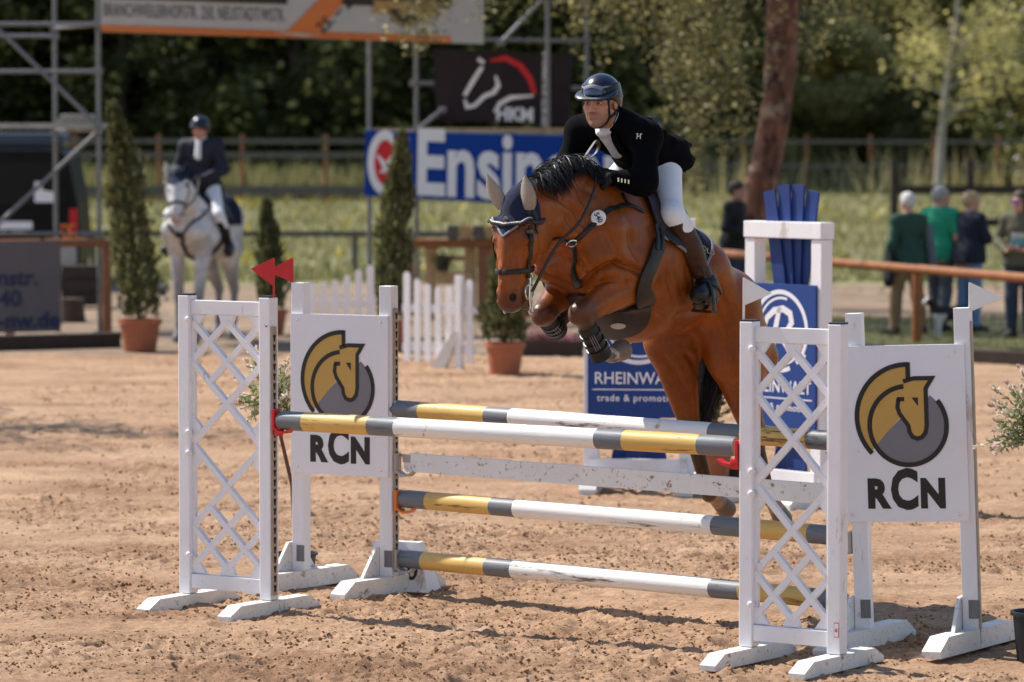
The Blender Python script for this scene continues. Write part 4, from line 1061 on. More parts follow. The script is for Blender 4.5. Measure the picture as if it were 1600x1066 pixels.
    # legs
    for s, e, c_, kn, fe, pa, ho in J['front']:
        e, c_, kn, fe, pa, ho = map(A, (e, c_, kn, fe, pa, ho))
        f.cone(c_, e, .115, .11, .06)                                  # shoulder point - elbow
        f.cone(c_ + A([.01, -.06 * s, 0]), c_ + A([-.08, -.08 * s, -.07]), .10, .10, .05)   # pectoral
        mid = e + (kn - e) * .35; d = (kn - e) / np.linalg.norm(kn - e)
        o = A([d[2], 0, -d[0]]); o = o if o[2] > 0 else -o
        f.cone(e + d * .0, kn, .098, .058, .022)
        f.cone(e + o * .035 + d * .05, mid + o * .03 + d * .06, .06, .04, .04); f.cone(e - o * .03, mid - o * .02 + d * .08, .07, .045, .04)
        f.ell(kn, (.053, .050, .056), .025); f.cone(kn + d * .02 + o * .01, kn + d * .035, .045, .04, .02)
        f.cone(kn, fe, .046, .036, .025); f.cone(kn + (fe - kn) * .3, fe, .034, .033, .02)
        f.ell(fe, (.046, .042, .046), .02); f.cone(fe, pa, .038, .036, .015)
        f.cone(pa, ho, .042, .056, .012)
    for s, hip, st, hk, fe, pa, ho in J['hind']:
        hip, st, hk, fe, pa, ho = map(A, (hip, st, hk, fe, pa, ho))
        back = A([-1, 0, .25]); back = back / np.linalg.norm(back)
        f.cone(hip, st, .185, .14, .08); f.cone(hip + back * .07 + A([0, -.01 * s, .0]), st + back * .23 + A([0, 0, -.06]), .125, .115, .08)
        f.cone(st + back * .10, st + (hk - st) * .45 + back * .03, .125, .07, .06)
        f.cone(st, hk, .138, .054, .05); f.cone(st + (hk - st) * .35 + back * .05, hk + back * .055 + A([0, 0, .05]), .055, .024, .03)
        f.ell(hk, (.058, .047, .066), .03); f.cone(hk + back * .055 + A([0, 0, .055]), hk + back * .01 - A([0, 0, .05]), .026, .034, .02)
        f.cone(hk, fe, .045, .036, .025); f.ell(fe, (.046, .042, .046), .02); f.cone(fe, pa, .038, .036, .015)
        f.cone(pa, ho, .042, .054, .012)
    return f

HO = Vector((.63, 19.9, 0)); HA = R(233)
J = dict(withers=(0, 0, 2.20), croup=(-.71, 0, 1.835), tail=(-.88, 0, 1.62), hk=1.22, neck0=(.20, 0, 1.98), neck1=(.60, 0, 2.145), poll=(.965, 0, 2.135), muzzle=(1.03, 0, 1.64), face=(1, 0, .10),
    front=[(1, (.28, .20, 1.74), (.50, .17, 1.86), (.70, .17, 1.59), (.535, .17, 1.385), (.43, .17, 1.37), (.345, .17, 1.39)),
           (-1, (.28, -.19, 1.75), (.50, -.17, 1.86), (.605, -.135, 1.575), (.42, -.19, 1.49), (.36, -.19, 1.55), (.32, -.19, 1.61))],
    hind=[(-1, (-.64, -.14, 1.61), (-.55, -.14, 1.385), (-.70, -.12, .92), (-.885, -.12, .545), (-.97, -.12, .50), (-1.05, -.12, .45)),
          (1, (-.66, .13, 1.59), (-.70, .16, 1.30), (-.93, .14, .86), (-1.07, .14, .53), (-1.14, .14, .47), (-1.21, .14, .40))])
hf_ = horse_field(J, .0085, (-1.40, -.50, .30), (1.25, .50, 2.50))
H = J['_H']; B = J['_B']
def seg_d(V, a, b):
    a = np.array(a); b = np.array(b); ab = b - a; t = np.clip(((V - a) @ ab) / (ab @ ab), 0, 1)
    return np.linalg.norm(V - (a + t[:, None] * ab), axis=1), t
def sm(x, a, b): x = np.clip((x - a) / (b - a), 0, 1); return x * x * (3 - 2 * x)
def bay_paint(V):
    V = V.astype(np.float64); base = np.array([.245, .058, .005]); dark = np.array([.030, .014, .010]); C = np.tile(base, (len(V), 1))
    nz = fbm(V[:, 0] * 7 + V[:, 1] * 5, V[:, 2] * 7 - V[:, 1] * 3, 5, 3)
    def mixin(w, c):
        nonlocal C
        w = np.clip(w, 0, 1)[:, None]; C = C * (1 - w) + np.array(c) * w
    mixin(.55 * sm(nz, .42, .68), (.155, .033, .004)); mixin(.45 * sm(V[:, 2] - .37 * V[:, 0], 1.98, 2.2) * (V[:, 2] > 1.6), (.11, .028, .006))
    d, t = seg_d(V, H(.80, .03, 0), H(1.02, .02, 0)); mixin(.85 * sm(d, .105, .05) * sm((V[:, 2] * 0) + t, .02, .6), (.045, .020, .014))
    for s in (-1, 1):
        d = np.linalg.norm(V - H(.265, .062, .10 * s), axis=1); mixin(.8 * sm(d, .06, .02), dark)
        d = np.linalg.norm(V - H(.93, .072, .044 * s), axis=1); mixin(sm(d, .026, .012), (.010, .006, .005))
    for s, e, c_, kn, fe, pa, ho in J['front']:
        e, kn, fe, pa, ho = map(np.array, (e, kn, fe, pa, ho))
        d, t = seg_d(V, e, kn); mixin(.85 * sm(t, .72, 1.0) * (d < .11), (.075, .028, .013))
        d, t = seg_d(V, kn, fe); mixin(1.0 * (d < .075) * sm(t, 0.0, .1), (.060, .026, .015))
        d, t = seg_d(V, fe, pa); w = (d < .06) * sm(t, .05, .3)
        mixin(w, (.46, .37, .29) if s == 1 else (.08, .05, .04))
        mixin(.8 * w * sm(fbm(V[:, 0] * 30, V[:, 2] * 30, 9, 2), .55, .62), (.03, .02, .018))
        d, t = seg_d(V, pa, ho); mixin((d < .075) * sm(t, .02, .15), (.17, .12, .085) if s == 1 else (.05, .04, .035))
    for s, hip, st, hk, fe, pa, ho in J['hind']:
        st, hk, fe, pa, ho = map(np.array, (st, hk, fe, pa, ho))
        d, t = seg_d(V, st, hk); mixin(.85 * sm(t, .68, 1) * (d < .13), (.060, .024, .012))
        d, t = seg_d(V, hk, fe); mixin((d < .09) * sm(t, 0, .15), (.050, .022, .013))
        d, t = seg_d(V, fe, pa); mixin((d < .065) * sm(t, -.1, .3), (.33, .20, .13))
        d, t = seg_d(V, pa, ho); mixin((d < .075) * sm(t, .05, .2), (.14, .10, .075))
    for p, r in ((B(-.62, .0, .66), .16), ):                      # groin: darker round patch
        d = np.linalg.norm(V - p, axis=1); mixin(.45 * sm(d, r, r * .4), (.07, .03, .018))
    return C
horse = thing('bay_horse', 'bay horse with a navy ear bonnet jumping over the striped poles', 'horse', HO, HA)
hb = sdf_obj('body', hf_, M['bay'], horse, bay_paint)
HB = bvh_of(hb)
Hmat = Matrix.Translation(HO) @ Matrix.Rotation(HA, 4, 'Z'); Hinv = Hmat.inverted()
cam_l = Hinv @ Vector((0, 0, CAM_Z))
def HP(px, py, off=0.0, bvh=None, lift=None):
    """surface point of the horse (its own frame) met by the line of sight"""
    d = (Hinv.to_3x3() @ ray(px, py)).normalized()
    loc, nor, i, dist = (bvh or HB).ray_cast(cam_l, d)
    return loc, nor
def HV(px, py, v):
    """point in the plane y = v of the horse's frame"""
    d = (Hinv.to_3x3() @ ray(px, py)); t = (v - cam_l.y) / d.y
    return cam_l + d * t

# muscle edges, folds and veins: shallow furrows (-) and ridges (+) pressed into the skin along lines
def sculpt(o, lines):
    me = o.data; n = len(me.vertices); V = np.empty(n * 3, np.float32); me.vertices.foreach_get('co', V); V = V.reshape(-1, 3).astype(np.float64)
    Nn = np.empty(n * 3, np.float32); me.vertices.foreach_get('normal', Nn); Nn = Nn.reshape(-1, 3); D = np.zeros(n)
    for pts, depth, w in lines:
        for side in (1, -1):
            P = np.array([tuple(p) for p in pts]); P = P * np.array([1, side, 1]); best = np.full(n, 9.0); tt = np.zeros(n)
            lo = P.min(0) - 3 * w; hi = P.max(0) + 3 * w; k = np.all((V > lo) & (V < hi), axis=1)
            for i in range(len(P) - 1):
                d, t = seg_d(V[k], P[i], P[i + 1]); u = (i + t) / (len(P) - 1); b = d < best[k]
                q = best[k]; q[b] = d[b]; best[k] = q; q = tt[k]; q[b] = u[b]; tt[k] = q
            D += 1.7 * depth * np.exp(-(best / w) ** 2) * np.sin(np.pi * np.clip(.12 + tt * .76, 0, 1)) ** .7
    V += Nn * D[:, None]; me.vertices.foreach_set('co', V.astype(np.float32).ravel()); me.update()
def pxl(*pp):
    out = [HP(x, y)[0] for x, y in pp]; out = [p for p in out if p is not None]
    return smooth_path(out, 14) if len(out) > 1 else []
L_ = [(pxl((905, 300), (938, 345), (962, 395), (985, 440)), -.013, .026),          # shoulder blade, front edge
      (pxl((960, 320), (985, 370), (1000, 410)), -.009, .022),                     # behind the blade
      (pxl((905, 452), (935, 425), (968, 412), (1000, 425)), -.030, .024),         # fold between chest and forearm
      (pxl((912, 480), (940, 452), (975, 438)), .010, .020),                       # forearm muscle
      (pxl((890, 340), (896, 352), (906, 362)), -.008, .010), (pxl((884, 336), (890, 350), (898, 362)), -.008, .009), (pxl((898, 330), (905, 345), (914, 356)), -.007, .010),   # skin folds at the throat
      (pxl((850, 300), (875, 312), (900, 330), (925, 350)), -.008, .018),          # jugular groove
      (pxl((862, 270), (895, 285), (930, 305)), -.006, .022),
      (pxl((880, 400), (905, 410), (925, 430)), -.010, .020),
      (pxl((1060, 492), (1085, 488), (1102, 470), (1112, 445)), -.016, .024),      # flank fold
      (pxl((1098, 420), (1110, 450), (1122, 480), (1135, 520)), -.010, .022),      # thigh, front edge
      (pxl((1120, 440), (1132, 470), (1140, 505)), -.008, .016),
      (pxl((1110, 425), (1122, 455), (1130, 500)), .007, .016),
      (pxl((1005, 480), (1030, 490), (1060, 505)), -.008, .014),                   # belly vein
      (pxl((1040, 420), (1048, 450), (1052, 480)), -.005, .014), (pxl((1056, 425), (1064, 452), (1068, 478)), -.005, .014), (pxl((1072, 430), (1080, 455), (1084, 475)), -.005, .014),   # ribs
      (pxl((1030, 545), (1052, 580), (1072, 615)), -.010, .020), (pxl((1046, 540), (1078, 560), (1092, 590)), -.008, .018),                          # gaskin
      (pxl((775, 385), (783, 420), (790, 450)), -.004, .012), (pxl((822, 385), (826, 405), (828, 430)), .006, .010), (pxl((834, 352), (845, 375), (840, 402)), -.006, .012),
      (pxl((812, 350), (822, 356), (831, 358)), .007, .009), (pxl((812, 374), (822, 378), (830, 374)), .005, .008), (pxl((800, 395), (812, 420), (818, 450)), .004, .006)]
sculpt(hb, [q for q in L_ if len(q[0]) > 1]); HB = bvh_of(hb)
# ------------------------------------------------------------------ mane, tail, eyes
def hair(name, roots, m, parent, seed=0):
    """roots: list of (list of points, radius)"""
    mb = MB()
    for pts, r in roots:
        n = len(pts); mb.tube(pts, [r * (1 - .85 * (i / (n - 1)) ** 1.5) for i in range(n)], 4, caps=False)
    o = mb.build(name, m, parent, True); return tag(o, kind='stuff')
def horse_hair(rnd, HBv, poll, n1, n0, count, L0, L1, lift, side, sway):
    roots = []
    for i in range(count):
        t = rnd.random()
        c = Vector(poll) * (1 - t) ** 2 + Vector(n1) * 2 * t * (1 - t) + Vector(n0) * t * t
        loc, nor, k, dd = HBv.ray_cast(Vector((c.x, c.y + rnd.uniform(-.022, .022), c.z + .6)), Vector((0, 0, -1)))
        if loc is None: continue
        L = rnd.uniform(L0, L1); sd = side * rnd.uniform(.4, 1.1)
        d = Vector((sway[0] + rnd.uniform(-.35, .35), sd, lift + rnd.uniform(-.3, .35)))
        pts = [loc - nor * .01]; v = d.normalized()
        for k in range(7):
            v = (v + Vector((sway[1] * .12 + rnd.uniform(-.1, .1), side * .10, -.30))).normalized()
            q = pts[-1] + v * (L / 7); l2, n2, _, dd = HBv.find_nearest(q)
            if (q - l2).dot(n2) < .006: q = l2 + n2 * .008
            pts.append(q)
        roots.append((pts, rnd.uniform(.0018, .0048)))
    return roots
rnd = random.Random(4)
mr = horse_hair(rnd, HB, (.90, 0, 2.2), (.58, 0, 2.36), (.10, 0, 2.26), 720, .10, .21, .38, 1, (-.15, .35))
mr += horse_hair(rnd, HB, (.93, 0, 2.2), (.62, 0, 2.36), (.42, 0, 2.30), 260, .11, .22, .50, .8, (.1, .7))
mr += horse_hair(rnd, HB, (.90, 0, 2.2), (.58, 0, 2.36), (.10, 0, 2.26), 320, .08, .17, .25, -1, (-.1, .1))
hair('mane', mr, M['mane'], horse)
def tail_hair(rnd, T, dirs, count, L, spread, parent):
    roots = []
    for i in range(count):
        p = Vector(T) + Vector((rnd.uniform(-.02, .02), rnd.uniform(-.025, .025), rnd.uniform(-.03, .03))); pts = [p]
        a = rnd.uniform(-spread, spread); b = rnd.uniform(-spread, spread); l = L * rnd.uniform(.7, 1.05)
        for k in range(1, 9):
            t = k / 8; q = Vector((0, 0, 0))
            for j, d in enumerate(dirs): q = q + Vector(d) * max(0, min(1, t * len(dirs) - j)) / len(dirs)
            pts.append(p + q * l + Vector((a, b, 0)) * math.sin(t * 2.6))
        roots.append((pts, rnd.uniform(.0022, .006)))
    return hair('tail', roots, M['mane'], parent)
tail_hair(rnd, (-.86, 0, 1.62), [(-.40, 0, .0), (.15, -.10, -1), (.35, -.22, -1), (.2, -.15, -1)], 330, 1.05, .06, horse)
for s in (-1, 1):
    mb = MB(); e = Vector(H(.265, .058, .094 * s)); mb.lathe([(.0005, .021), (.010, .0185), (.0175, .0115), (.021, 0), (.0175, -.0115), (.0005, -.021)], e, 16); mb.build('eye', M['eye'], horse, True)
    # ears in beige cloth
    a = Vector((1.01, .078 * s, 2.125)); tip = Vector((1.072, (.098 if s > 0 else .135) * s, 2.29)); ax = (tip - a).normalized(); sd = Vector((.35 if s > 0 else -.25, 1 * s, 0)); sd = (sd - ax * sd.dot(ax)).normalized(); fr = ax.cross(sd)
    mb = MB(); V = []; F = []; n = 14; Ls = [(0, .038, .03), (.15, .050, .031), (.35, .058, .027), (.55, .053, .022), (.75, .036, .016), (.9, .016, .009), (1, .002, .002)]
    for t, w, dp in Ls:
        c = a + (tip - a) * t + sd * .012 * math.sin(t * 3.1)
        for k in range(n):
            an = 2 * math.pi * k / n; V.append(c + sd * w * math.cos(an) + fr * dp * math.sin(an) * (1 if s * math.sin(an) < 0 else .75))
    for i in range(len(Ls) - 1):
        for k in range(n): F.append((i * n + k, i * n + (k + 1) % n, (i + 1) * n + (k + 1) % n, (i + 1) * n + k))
    mb.add(V, F); mb.build('ear', M['ear_beige'], horse, True)

# ------------------------------------------------------------------ bonnet and bridle
hd = Vector(H(1, 0, 0)) - Vector(H(0, 0, 0)); hL = hd.length; hd.normalize()
hfv = (Vector(H(0, .1, 0)) - Vector(H(0, 0, 0))).normalized(); hsv = hd.cross(hfv); hsv = hsv if hsv.y > 0 else -hsv
tipp = Vector(H(.335, 0, 0))
pl = []
for s in (-1, 1):
    nrm = (hd * .86 + hsv * s * .62).normalized(); pl.append((tipp, nrm))
pl.append((Vector(H(.1, -.02, 0)), -hfv - hd * .25)); 
bon = cut_patch('ear_bonnet', hb, pl, .006, .004, M['navy_knit'], horse, want=lambda c: (c - Vector(H(.10, 0, 0))).length < .22 and (c - Vector(H(0, 0, 0))).dot(hd) > -.13)
# piping along the pointed edge + small crest
for s in (-1, 1):
    pts = [Vector(H(.335 - .235 * t, .12 - .06 * t * t, s * .125 * t)) for t in [i / 12 for i in range(13)]]
    P, Nn = on_surface(HB, pts, .011); mb = MB(); strap(mb, P, Nn, .011, .004); mb.build('piping', M['trim_grey'], bon, True)
P0, N0 = HP(792, 345)
if P0 is not None:
    x = hsv; up_ = -hd; mb = MB()
    def em(a, b): return P0 + N0 * .013 + x * a - hd * b
    c1 = [em(.013 * math.cos(t), .004 + .011 * math.sin(t)) for t in [i * .5 for i in range(-1, 8)]]
    mb.tube(c1, .0016, 5); mb.tube([em(-.006, -.004), em(-.004, -.014), em(.006, -.014), em(.006, -.004)], .0015, 5); mb.tube([em(-.006, .006), em(0, .009), em(.005, .003)], .0014, 5)
    mb.build('bonnet_crest', M['gold_thread'], bon)
def ringstrap(name, c, ax, w, th, m, off=.002, n=56, parent=None, lim=None):
    P, Nn = ring_on(HB, c, ax, n, off, .17)
    mb = MB(); strap(mb, P, Nn, w, th, closed=True); return mb.build(name, m, parent, True)
bridle = thing('bridle', 'brown leather bridle with padded noseband and steel bit, worn by the jumping bay horse', 'bridle', (0, 0, 0))
bridle.location = HO; bridle.rotation_euler = (0, 0, HA)
ringstrap('noseband', H(.645, 0, 0), hd - hfv * .22, .026, .008, M['leather'], parent=bridle)
# browband: front half only
pts = [Vector(H(.185 - .05 * abs(math.sin(a)), .17 * math.cos(a), .17 * math.sin(a))) for a in np.linspace(-1.75, 1.75, 30)]
P, Nn = on_surface(HB, pts, .012); mb = MB(); strap(mb, P, Nn, .020, .008); mb.build('browband', M['leather'], bridle, True)
def px_strap(name, pxs, w, th, m, parent, mirror=True, off=.003, n=26, bvh=None, extra=None):
    pts = [HP(*p)[0] for p in pxs]; pts = [p for p in pts if p is not None]
    if extra: pts += [Vector(e) for e in extra]
    P, Nn = on_surface(bvh or HB, pts, off, n); mb = MB(); strap(mb, P, Nn, w, th); o = mb.build(name, m, parent, True)
    if mirror:
        P, Nn = on_surface(bvh or HB, [Vector((p.x, -p.y, p.z)) for p in pts], off, n); mb = MB(); strap(mb, P, Nn, w, th); mb.build(name, m, parent, True)
    return o
px_strap('cheekpiece', [(824, 322), (829, 372), (823, 434)], .024, .007, M['leather'], bridle, off=.005)
px_strap('throat_lash', [(826, 318), (836, 340), (838, 366)], .016, .004, M['leather'], bridle, off=.006)
for s in (-1, 1):
    c = Vector(H(.86, -.012, .073 * s)); mb = MB()
    ring = [c + hd * .036 * math.cos(t) + hfv * .036 * math.sin(t) for t in np.linspace(0, 2 * math.pi, 22)]
    mb.tube(ring, .0055, 7, caps=False)
    mb.tube([c - hd * .07, c - hd * .03, c + hd * .03, c + hd * .085 - hfv * .02], .0065, 7)
    r2 = c + hd * .095 - hfv * .025; mb.tube([r2 + hd * .016 * math.cos(t) + hfv * .016 * math.sin(t) for t in np.linspace(0, 2 * math.pi, 14)], .004, 6, caps=False)
    r3 = c - hd * .075; mb.tube([r3 + hd * .016 * math.cos(t) + hfv * .016 * math.sin(t) for t in np.linspace(0, 2 * math.pi, 14)], .004, 6, caps=False)
    mb.build('bit', M['chrome'], bridle, True)
    mb = MB(); cc = [c + hd * .07 - hsv * s * .0 , c + hd * .085 - hfv * .06 - hsv * s * .03, c + hd * .09 - hfv * .07 - hsv * s * .07]; mb.tube(cc, .004, 6); mb.build('curb_strap', M['leather_black'], bridle, True)
def push(bvh, q, g):
    l, n_, i, d = bvh.find_nearest(q); dd = (q - l).dot(n_)
    return l + n_ * g if dd < g else q
for s in (-1, 1):
    a = Vector(H(.86, -.02, .08 * s)); hand = Vector((.47, .075 * s, 2.33)) 
    ctl = [a, Vector((.86, .135 * s, 1.93)), Vector((.72, .185 * s, 2.06)), Vector((.56, .16 * s, 2.24)), hand]
    pp = smooth_path(ctl, 26); pp = [push(HB, q, .008) for q in pp]
    Nn = [Vector((.2, s, .1)).normalized() for q in pp]
    mb = MB(); strap(mb, pp, Nn, .017, .004); mb.build('rein', M['leather'], bridle, True)
# loose loop of the reins above the mane
lp = [HV(905, 254, .03), HV(915, 242, .035), HV(926, 226, .04), HV(932, 219, .04), HV(936, 228, .03), HV(931, 240, .02), HV(917, 252, .0), HV(908, 262, -.02)]
pp = smooth_path(lp, 30); mb = MB(); Nn = []
for i in range(len(pp)):
    t = (pp[min(i + 1, 30)] - pp[max(i - 1, 0)]).normalized(); Nn.append(t.cross(Vector((0, 1, .35))).normalized())
strap(mb, pp, Nn, .018, .004); M['rein_loop'] = mat('worn rein leather', (.085, .058, .042), .5, .2, 30); mb.build('rein_loop', M['rein_loop'], bridle, True)

# ------------------------------------------------------------------ breastplate, saddle, girth
bpl = thing('breastplate', 'brown leather breastplate with a round white number badge, on the bay horse', 'breastplate', HO, HA)
px_strap('shoulder_strap', [(1004, 331), (984, 322), (965, 325), (943, 336), (922, 356), (905, 371), (893, 378)], .026, .006, M['leather'], bpl)
px_strap('wither_strap', [(984, 321), (977, 314), (972, 303)], .018, .005, M['leather'], bpl)
pts = [HP(x, y)[0] for x, y in ((893, 378), (880, 375), (868, 372))]; pts = [p for p in pts if p]
pts = pts + [Vector((p.x, -p.y, p.z)) for p in reversed(pts)]
P, Nn = on_surface(HB, pts, .004, 20); mb = MB(); strap(mb, P, Nn, .024, .006); mb.build('chest_strap', M['leather'], bpl, True)
for s in (-1, 1):
    p, n_ = HP(893, 378)
    if p:
        if s < 0: p = Vector((p.x, -p.y, p.z)); n_ = Vector((n_.x, -n_.y, n_.z))
        mb = MB(); x = n_.orthogonal().normalized(); y = n_.cross(x); mb.tube([p + n_ * .012 + (x * math.cos(t) + y * math.sin(t)) * .026 for t in np.linspace(0, 6.283, 18)], .0045, 6, caps=False); mb.build('ring', M['chrome'], bpl, True)
ms_a, ms_n = HP(896, 382); ms_b = HP(902, 446)[0]
pp = [ms_a.lerp(ms_b, t) + Vector((.012, .01, 0)) * math.sin(t * 3.1) for t in [i / 14 for i in range(15)]]; pp = [push(HB, q, .008) for q in pp]
mb = MB(); strap(mb, pp, [ms_n] * 15, [.022 + .016 * (i > 8) for i in range(15)], .008); mb.build('martingale_strap', M['leather_black'], bpl, True)
p, n_ = HP(936, 341)
mb = MB(); mb.lathe([(.0005, .006), (.036, .006), (.039, .003), (.039, 0)], (0, 0, 0), 26)
bd = mb.build('number_badge', M['badge'], bpl, True); bd.location = p + n_ * .018
n_ = (n_ * .45 + (cam_l - p).normalized() * .55).normalized()
qz = n_.to_track_quat('Z', 'Y'); bd.rotation_euler = qz.to_euler()
me = text_mesh('540', .036, bold=.02); me.transform(Matrix.Rotation(R(-90), 4, 'X')); me.materials.clear()
M['badge_blue'] = mat('navy print', (.02, .05, .12), .5, .05, 5)
tx = link('lettering', me, M['badge_blue'], bd)
# upright in the picture: project image-right onto the badge plane
rgt = Hinv.to_3x3() @ Vector((1, 0, 0)); lx = qz.inverted() @ rgt; tx.rotation_euler = (0, 0, math.atan2(lx.y, lx.x) + R(-62)); tx.location = (0, 0, .0075)

def wrap_grid(l0, l1, nl, phi, np_, off, bvh=None, ctr=.36):
    """points round the trunk: l along the spine, phi(l) -> (lo, hi) degrees from the top, + = left"""
    out = []
    for i in range(nl):
        l = l0 + (l1 - l0) * i / (nl - 1); lo, hi = phi(i / (nl - 1)); c = Vector(B(l, 0, ctr)); upv = (Vector(B(l, 0, 0)) - c).normalized(); row = []
        for j in range(np_):
            a = R(lo + (hi - lo) * j / (np_ - 1)); d = upv * math.cos(a) + Vector((0, 1, 0)) * math.sin(a)
            loc, n_, k, dd = (bvh or HB).ray_cast(c + d * .8, -d); row.append((loc + (n_ + d) * .5 * off, n_))
        out.append(row)
    return out
def grid_mesh(name, g, m, parent, th):
    V = []; F = []; nl = len(g); n = len(g[0])
    for row in g: V += [p for p, _ in row]
    V2 = [p + n_ * th for row in g for p, n_ in row]; N_ = len(V); V += V2
    for i in range(nl - 1):
        for j in range(n - 1):
            a, b, c, d = i * n + j, i * n + j + 1, (i + 1) * n + j + 1, (i + 1) * n + j
            F.append((a + N_, b + N_, c + N_, d + N_)); F.append((d, c, b, a))
    edge = [j for j in range(n)] + [i * n + n - 1 for i in range(1, nl)] + [(nl - 1) * n + j for j in range(n - 2, -1, -1)] + [i * n for i in range(nl - 2, 0, -1)]
    for q in range(len(edge)):
        a, b = edge[q], edge[(q + 1) % len(edge)]; F.append((a, b, b + N_, a + N_))
    mb = MB(); mb.add(V, F); o = mb.build(name, m, parent, True)
    return o, [V[e] for e in edge]
sadd = thing('saddle', 'brown jumping saddle with navy pad, girth and stirrups on the bay horse', 'saddle', HO, HA)
PADL0, PADL1 = .10, -.50
def pad_phi(t):
    q = 76 * (1 - .55 * max(0, t - .72) / .28 * max(0, t - .72) / .28) * (1 - .55 * (max(0, .12 - t) / .12) ** 2)
    return (-q, q)
g = wrap_grid(PADL0, PADL1, 34, pad_phi, 49, .006)
pad, edge = grid_mesh('saddle_pad', g, M['navy'], sadd, .014)
mb = MB(); nrm = [HB.find_nearest(p)[1] for p in edge]; pe = [p + n_ * .012 for p, n_ in zip(edge, nrm)]; mb.tube(pe + [pe[0]], .0085, 6, caps=False); mb.build('piping', M['trim_grey'], pad, True)
PB = bvh_of(pad)
# lettering on the rear corner of the pad
def decal_text(txt, size, px, py, m, parent, ang=0, bold=.0, bvh=None, lift=.003):
    p, n_ = HP(px, py, bvh=bvh)
    if p is None: return None
    nn = (n_ * .6 + (cam_l - p).normalized() * .4).normalized(); qz = nn.to_track_quat('Z', 'Y')
    me = text_mesh(txt, size, bold=bold); me.transform(Matrix.Rotation(R(-90), 4, 'X')); me.materials.clear(); o = link('lettering', me, m, parent)
    lx = qz.inverted() @ rgt; o.rotation_euler = (qz.to_matrix() @ Matrix.Rotation(math.atan2(lx.y, lx.x) + R(ang), 3, 'Z')).to_euler(); o.location = p + n_ * lift
    return o
decal_text('GOLD', .042, 1101, 391, M['gold_thread'], pad, -14, .005, PB, .006)
p, n_ = HP(1091, 377, bvh=PB)
if p is not None:
    mb = MB(); x = n_.orthogonal().normalized(); y = n_.cross(x)
    for r_ in (.020, .012): mb.tube([p + n_ * .005 + (x * math.cos(t) + y * math.sin(t)) * r_ for t in np.linspace(0, 5.4, 18)], .0016, 5)
    mb.build('pad_crest', M['gold_thread'], pad)
def flap_phi(s):
    def f(t):
        return (s * 12, s * (46 + 32 * math.sin(math.pi * min(1, t * 1.05 + .02)) ** .55))
    return f
for s in (-1, 1):
    g = wrap_grid(.13, -.22, 20, flap_phi(s), 20, .018)
    if s < 0: g = [row[::-1] for row in g]
    o, e = grid_mesh('flap', g, M['leather'], sadd, .010)
f = Field((-.75, -.25, 1.85), (.25, .25, 2.50), .01)
for s in (-1, 1):
    f.cone(B(.06, .05 * s, -.02), B(-.12, .11 * s, .02), .04, .045, .05); f.cone(B(-.12, .11 * s, .02), B(-.30, .10 * s, .0), .045, .035, .05)
    f.cone(B(-.30, .10 * s, .0), B(-.38, 0, -.05), .035, .028, .05)
f.cone(B(.06, .06, -.03), B(.06, -.06, -.03), .035, .035, .04); f.cone(B(.0, 0, .0), B(-.38, 0, -.01), .06, .08, .05, flat=.8, fax=(0, 0, 1))
sdf_obj('seat', f, M['leather'], sadd)
# girth with belly guard
gp = [HP(x, y)[0] for x, y in ((1029, 380), (1019, 405), (1008, 432), (1003, 455), (1000, 478))]; gp = [p for p in gp if p]
bot = Vector(B(.13, 0, .72)); gp2 = gp + [bot] + [Vector((p.x, -p.y, p.z)) for p in reversed(gp)]
P, Nn = on_surface(HB, gp2, .006, 60); n = len(P)
mb = MB(); strap(mb, P, Nn, [.075 + .075 * math.exp(-((i / (n - 1) - .5) / .17) ** 2) for i in range(n)], .016); mb.build('girth', M['leather_girth'], sadd, True)
pts = [HP(x, y)[0] for x, y in ((1001, 474), (990, 490), (972, 502))]; pts = [p for p in pts if p]
pts = pts + [Vector((pts[-1].x + .02, -.10, pts[-1].z)), Vector((pts[1].x, -pts[1].y - .05, pts[1].z + .03))]
P, Nn = on_surface(HB, pts, .016, 30); n = len(P); mb = MB(); strap(mb, P, Nn, [.05 + .15 * math.sin(math.pi * min(1, .12 + i / (n - 1) * .8)) for i in range(n)], .012); mb.build('belly_guard', M['leather_girth'], sadd, True)
p, n_ = HP(966, 502)
mb = MB(); mb.lathe([(.0005, .005), (.035, .005), (.04, 0)], (0, 0, 0), 22); o = mb.build('guard_badge', M['cup_grey'], sadd, True)
px_, nx_ = p + n_ * .034, n_; o.location = px_; o.rotation_euler = nx_.to_track_quat('Z', 'Y').to_euler(); o.scale = (1, .55, 1)
for dx in (-4, 4):
    px_strap('billet', [(1022 + dx, 352), (1026 + dx, 372), (1024 + dx, 392)], .022, .006, M['leather_black'], sadd, off=.024)
# leg boots
def leg_boot(a, b, r0, r1, name='leg_boot'):
    a = Vector(a); b = Vector(b); d = (b - a).normalized(); L = (b - a).length
    mb = MB(); mb.lathe([(r0 - .008, 0), (r0, 0), (r0 + .004, .01), ((r0 + r1) / 2 - .002, L * .5), (r1, L * .85), (r1 + .004, L), (r1 - .008, L)], a, 20, ax=d); o = mb.build(name, M['boot_black'], horse, True)
    for t in (.28, .52, .74):
        mb = MB(); rr = r0 + (r1 - r0) * t + .004; mb.lathe([(rr - .004, -.011), (rr + .003, -.010), (rr + .003, .010), (rr - .004, .011)], a + d * L * t, 20, ax=d); mb.build('boot_strap', M['leather_black'], o, True)
    x = d.cross(Vector((.3, 1, .2))).normalized()
    for q in (-.012, 0, .012):
        mb = MB(); y = (cam_l - a).normalized(); y = (y - d * y.dot(d)).normalized(); z = d.cross(y); mb.bar(a + d * L * .18 + y * (r0 + .007) + z * q, a + d * L * .62 + y * ((r0 + r1) / 2 + .006) + z * q, .003, .002, up=y); mb.build('boot_stitch', M['trim_grey'], o)
    return o
Fl, Fr = J['front']
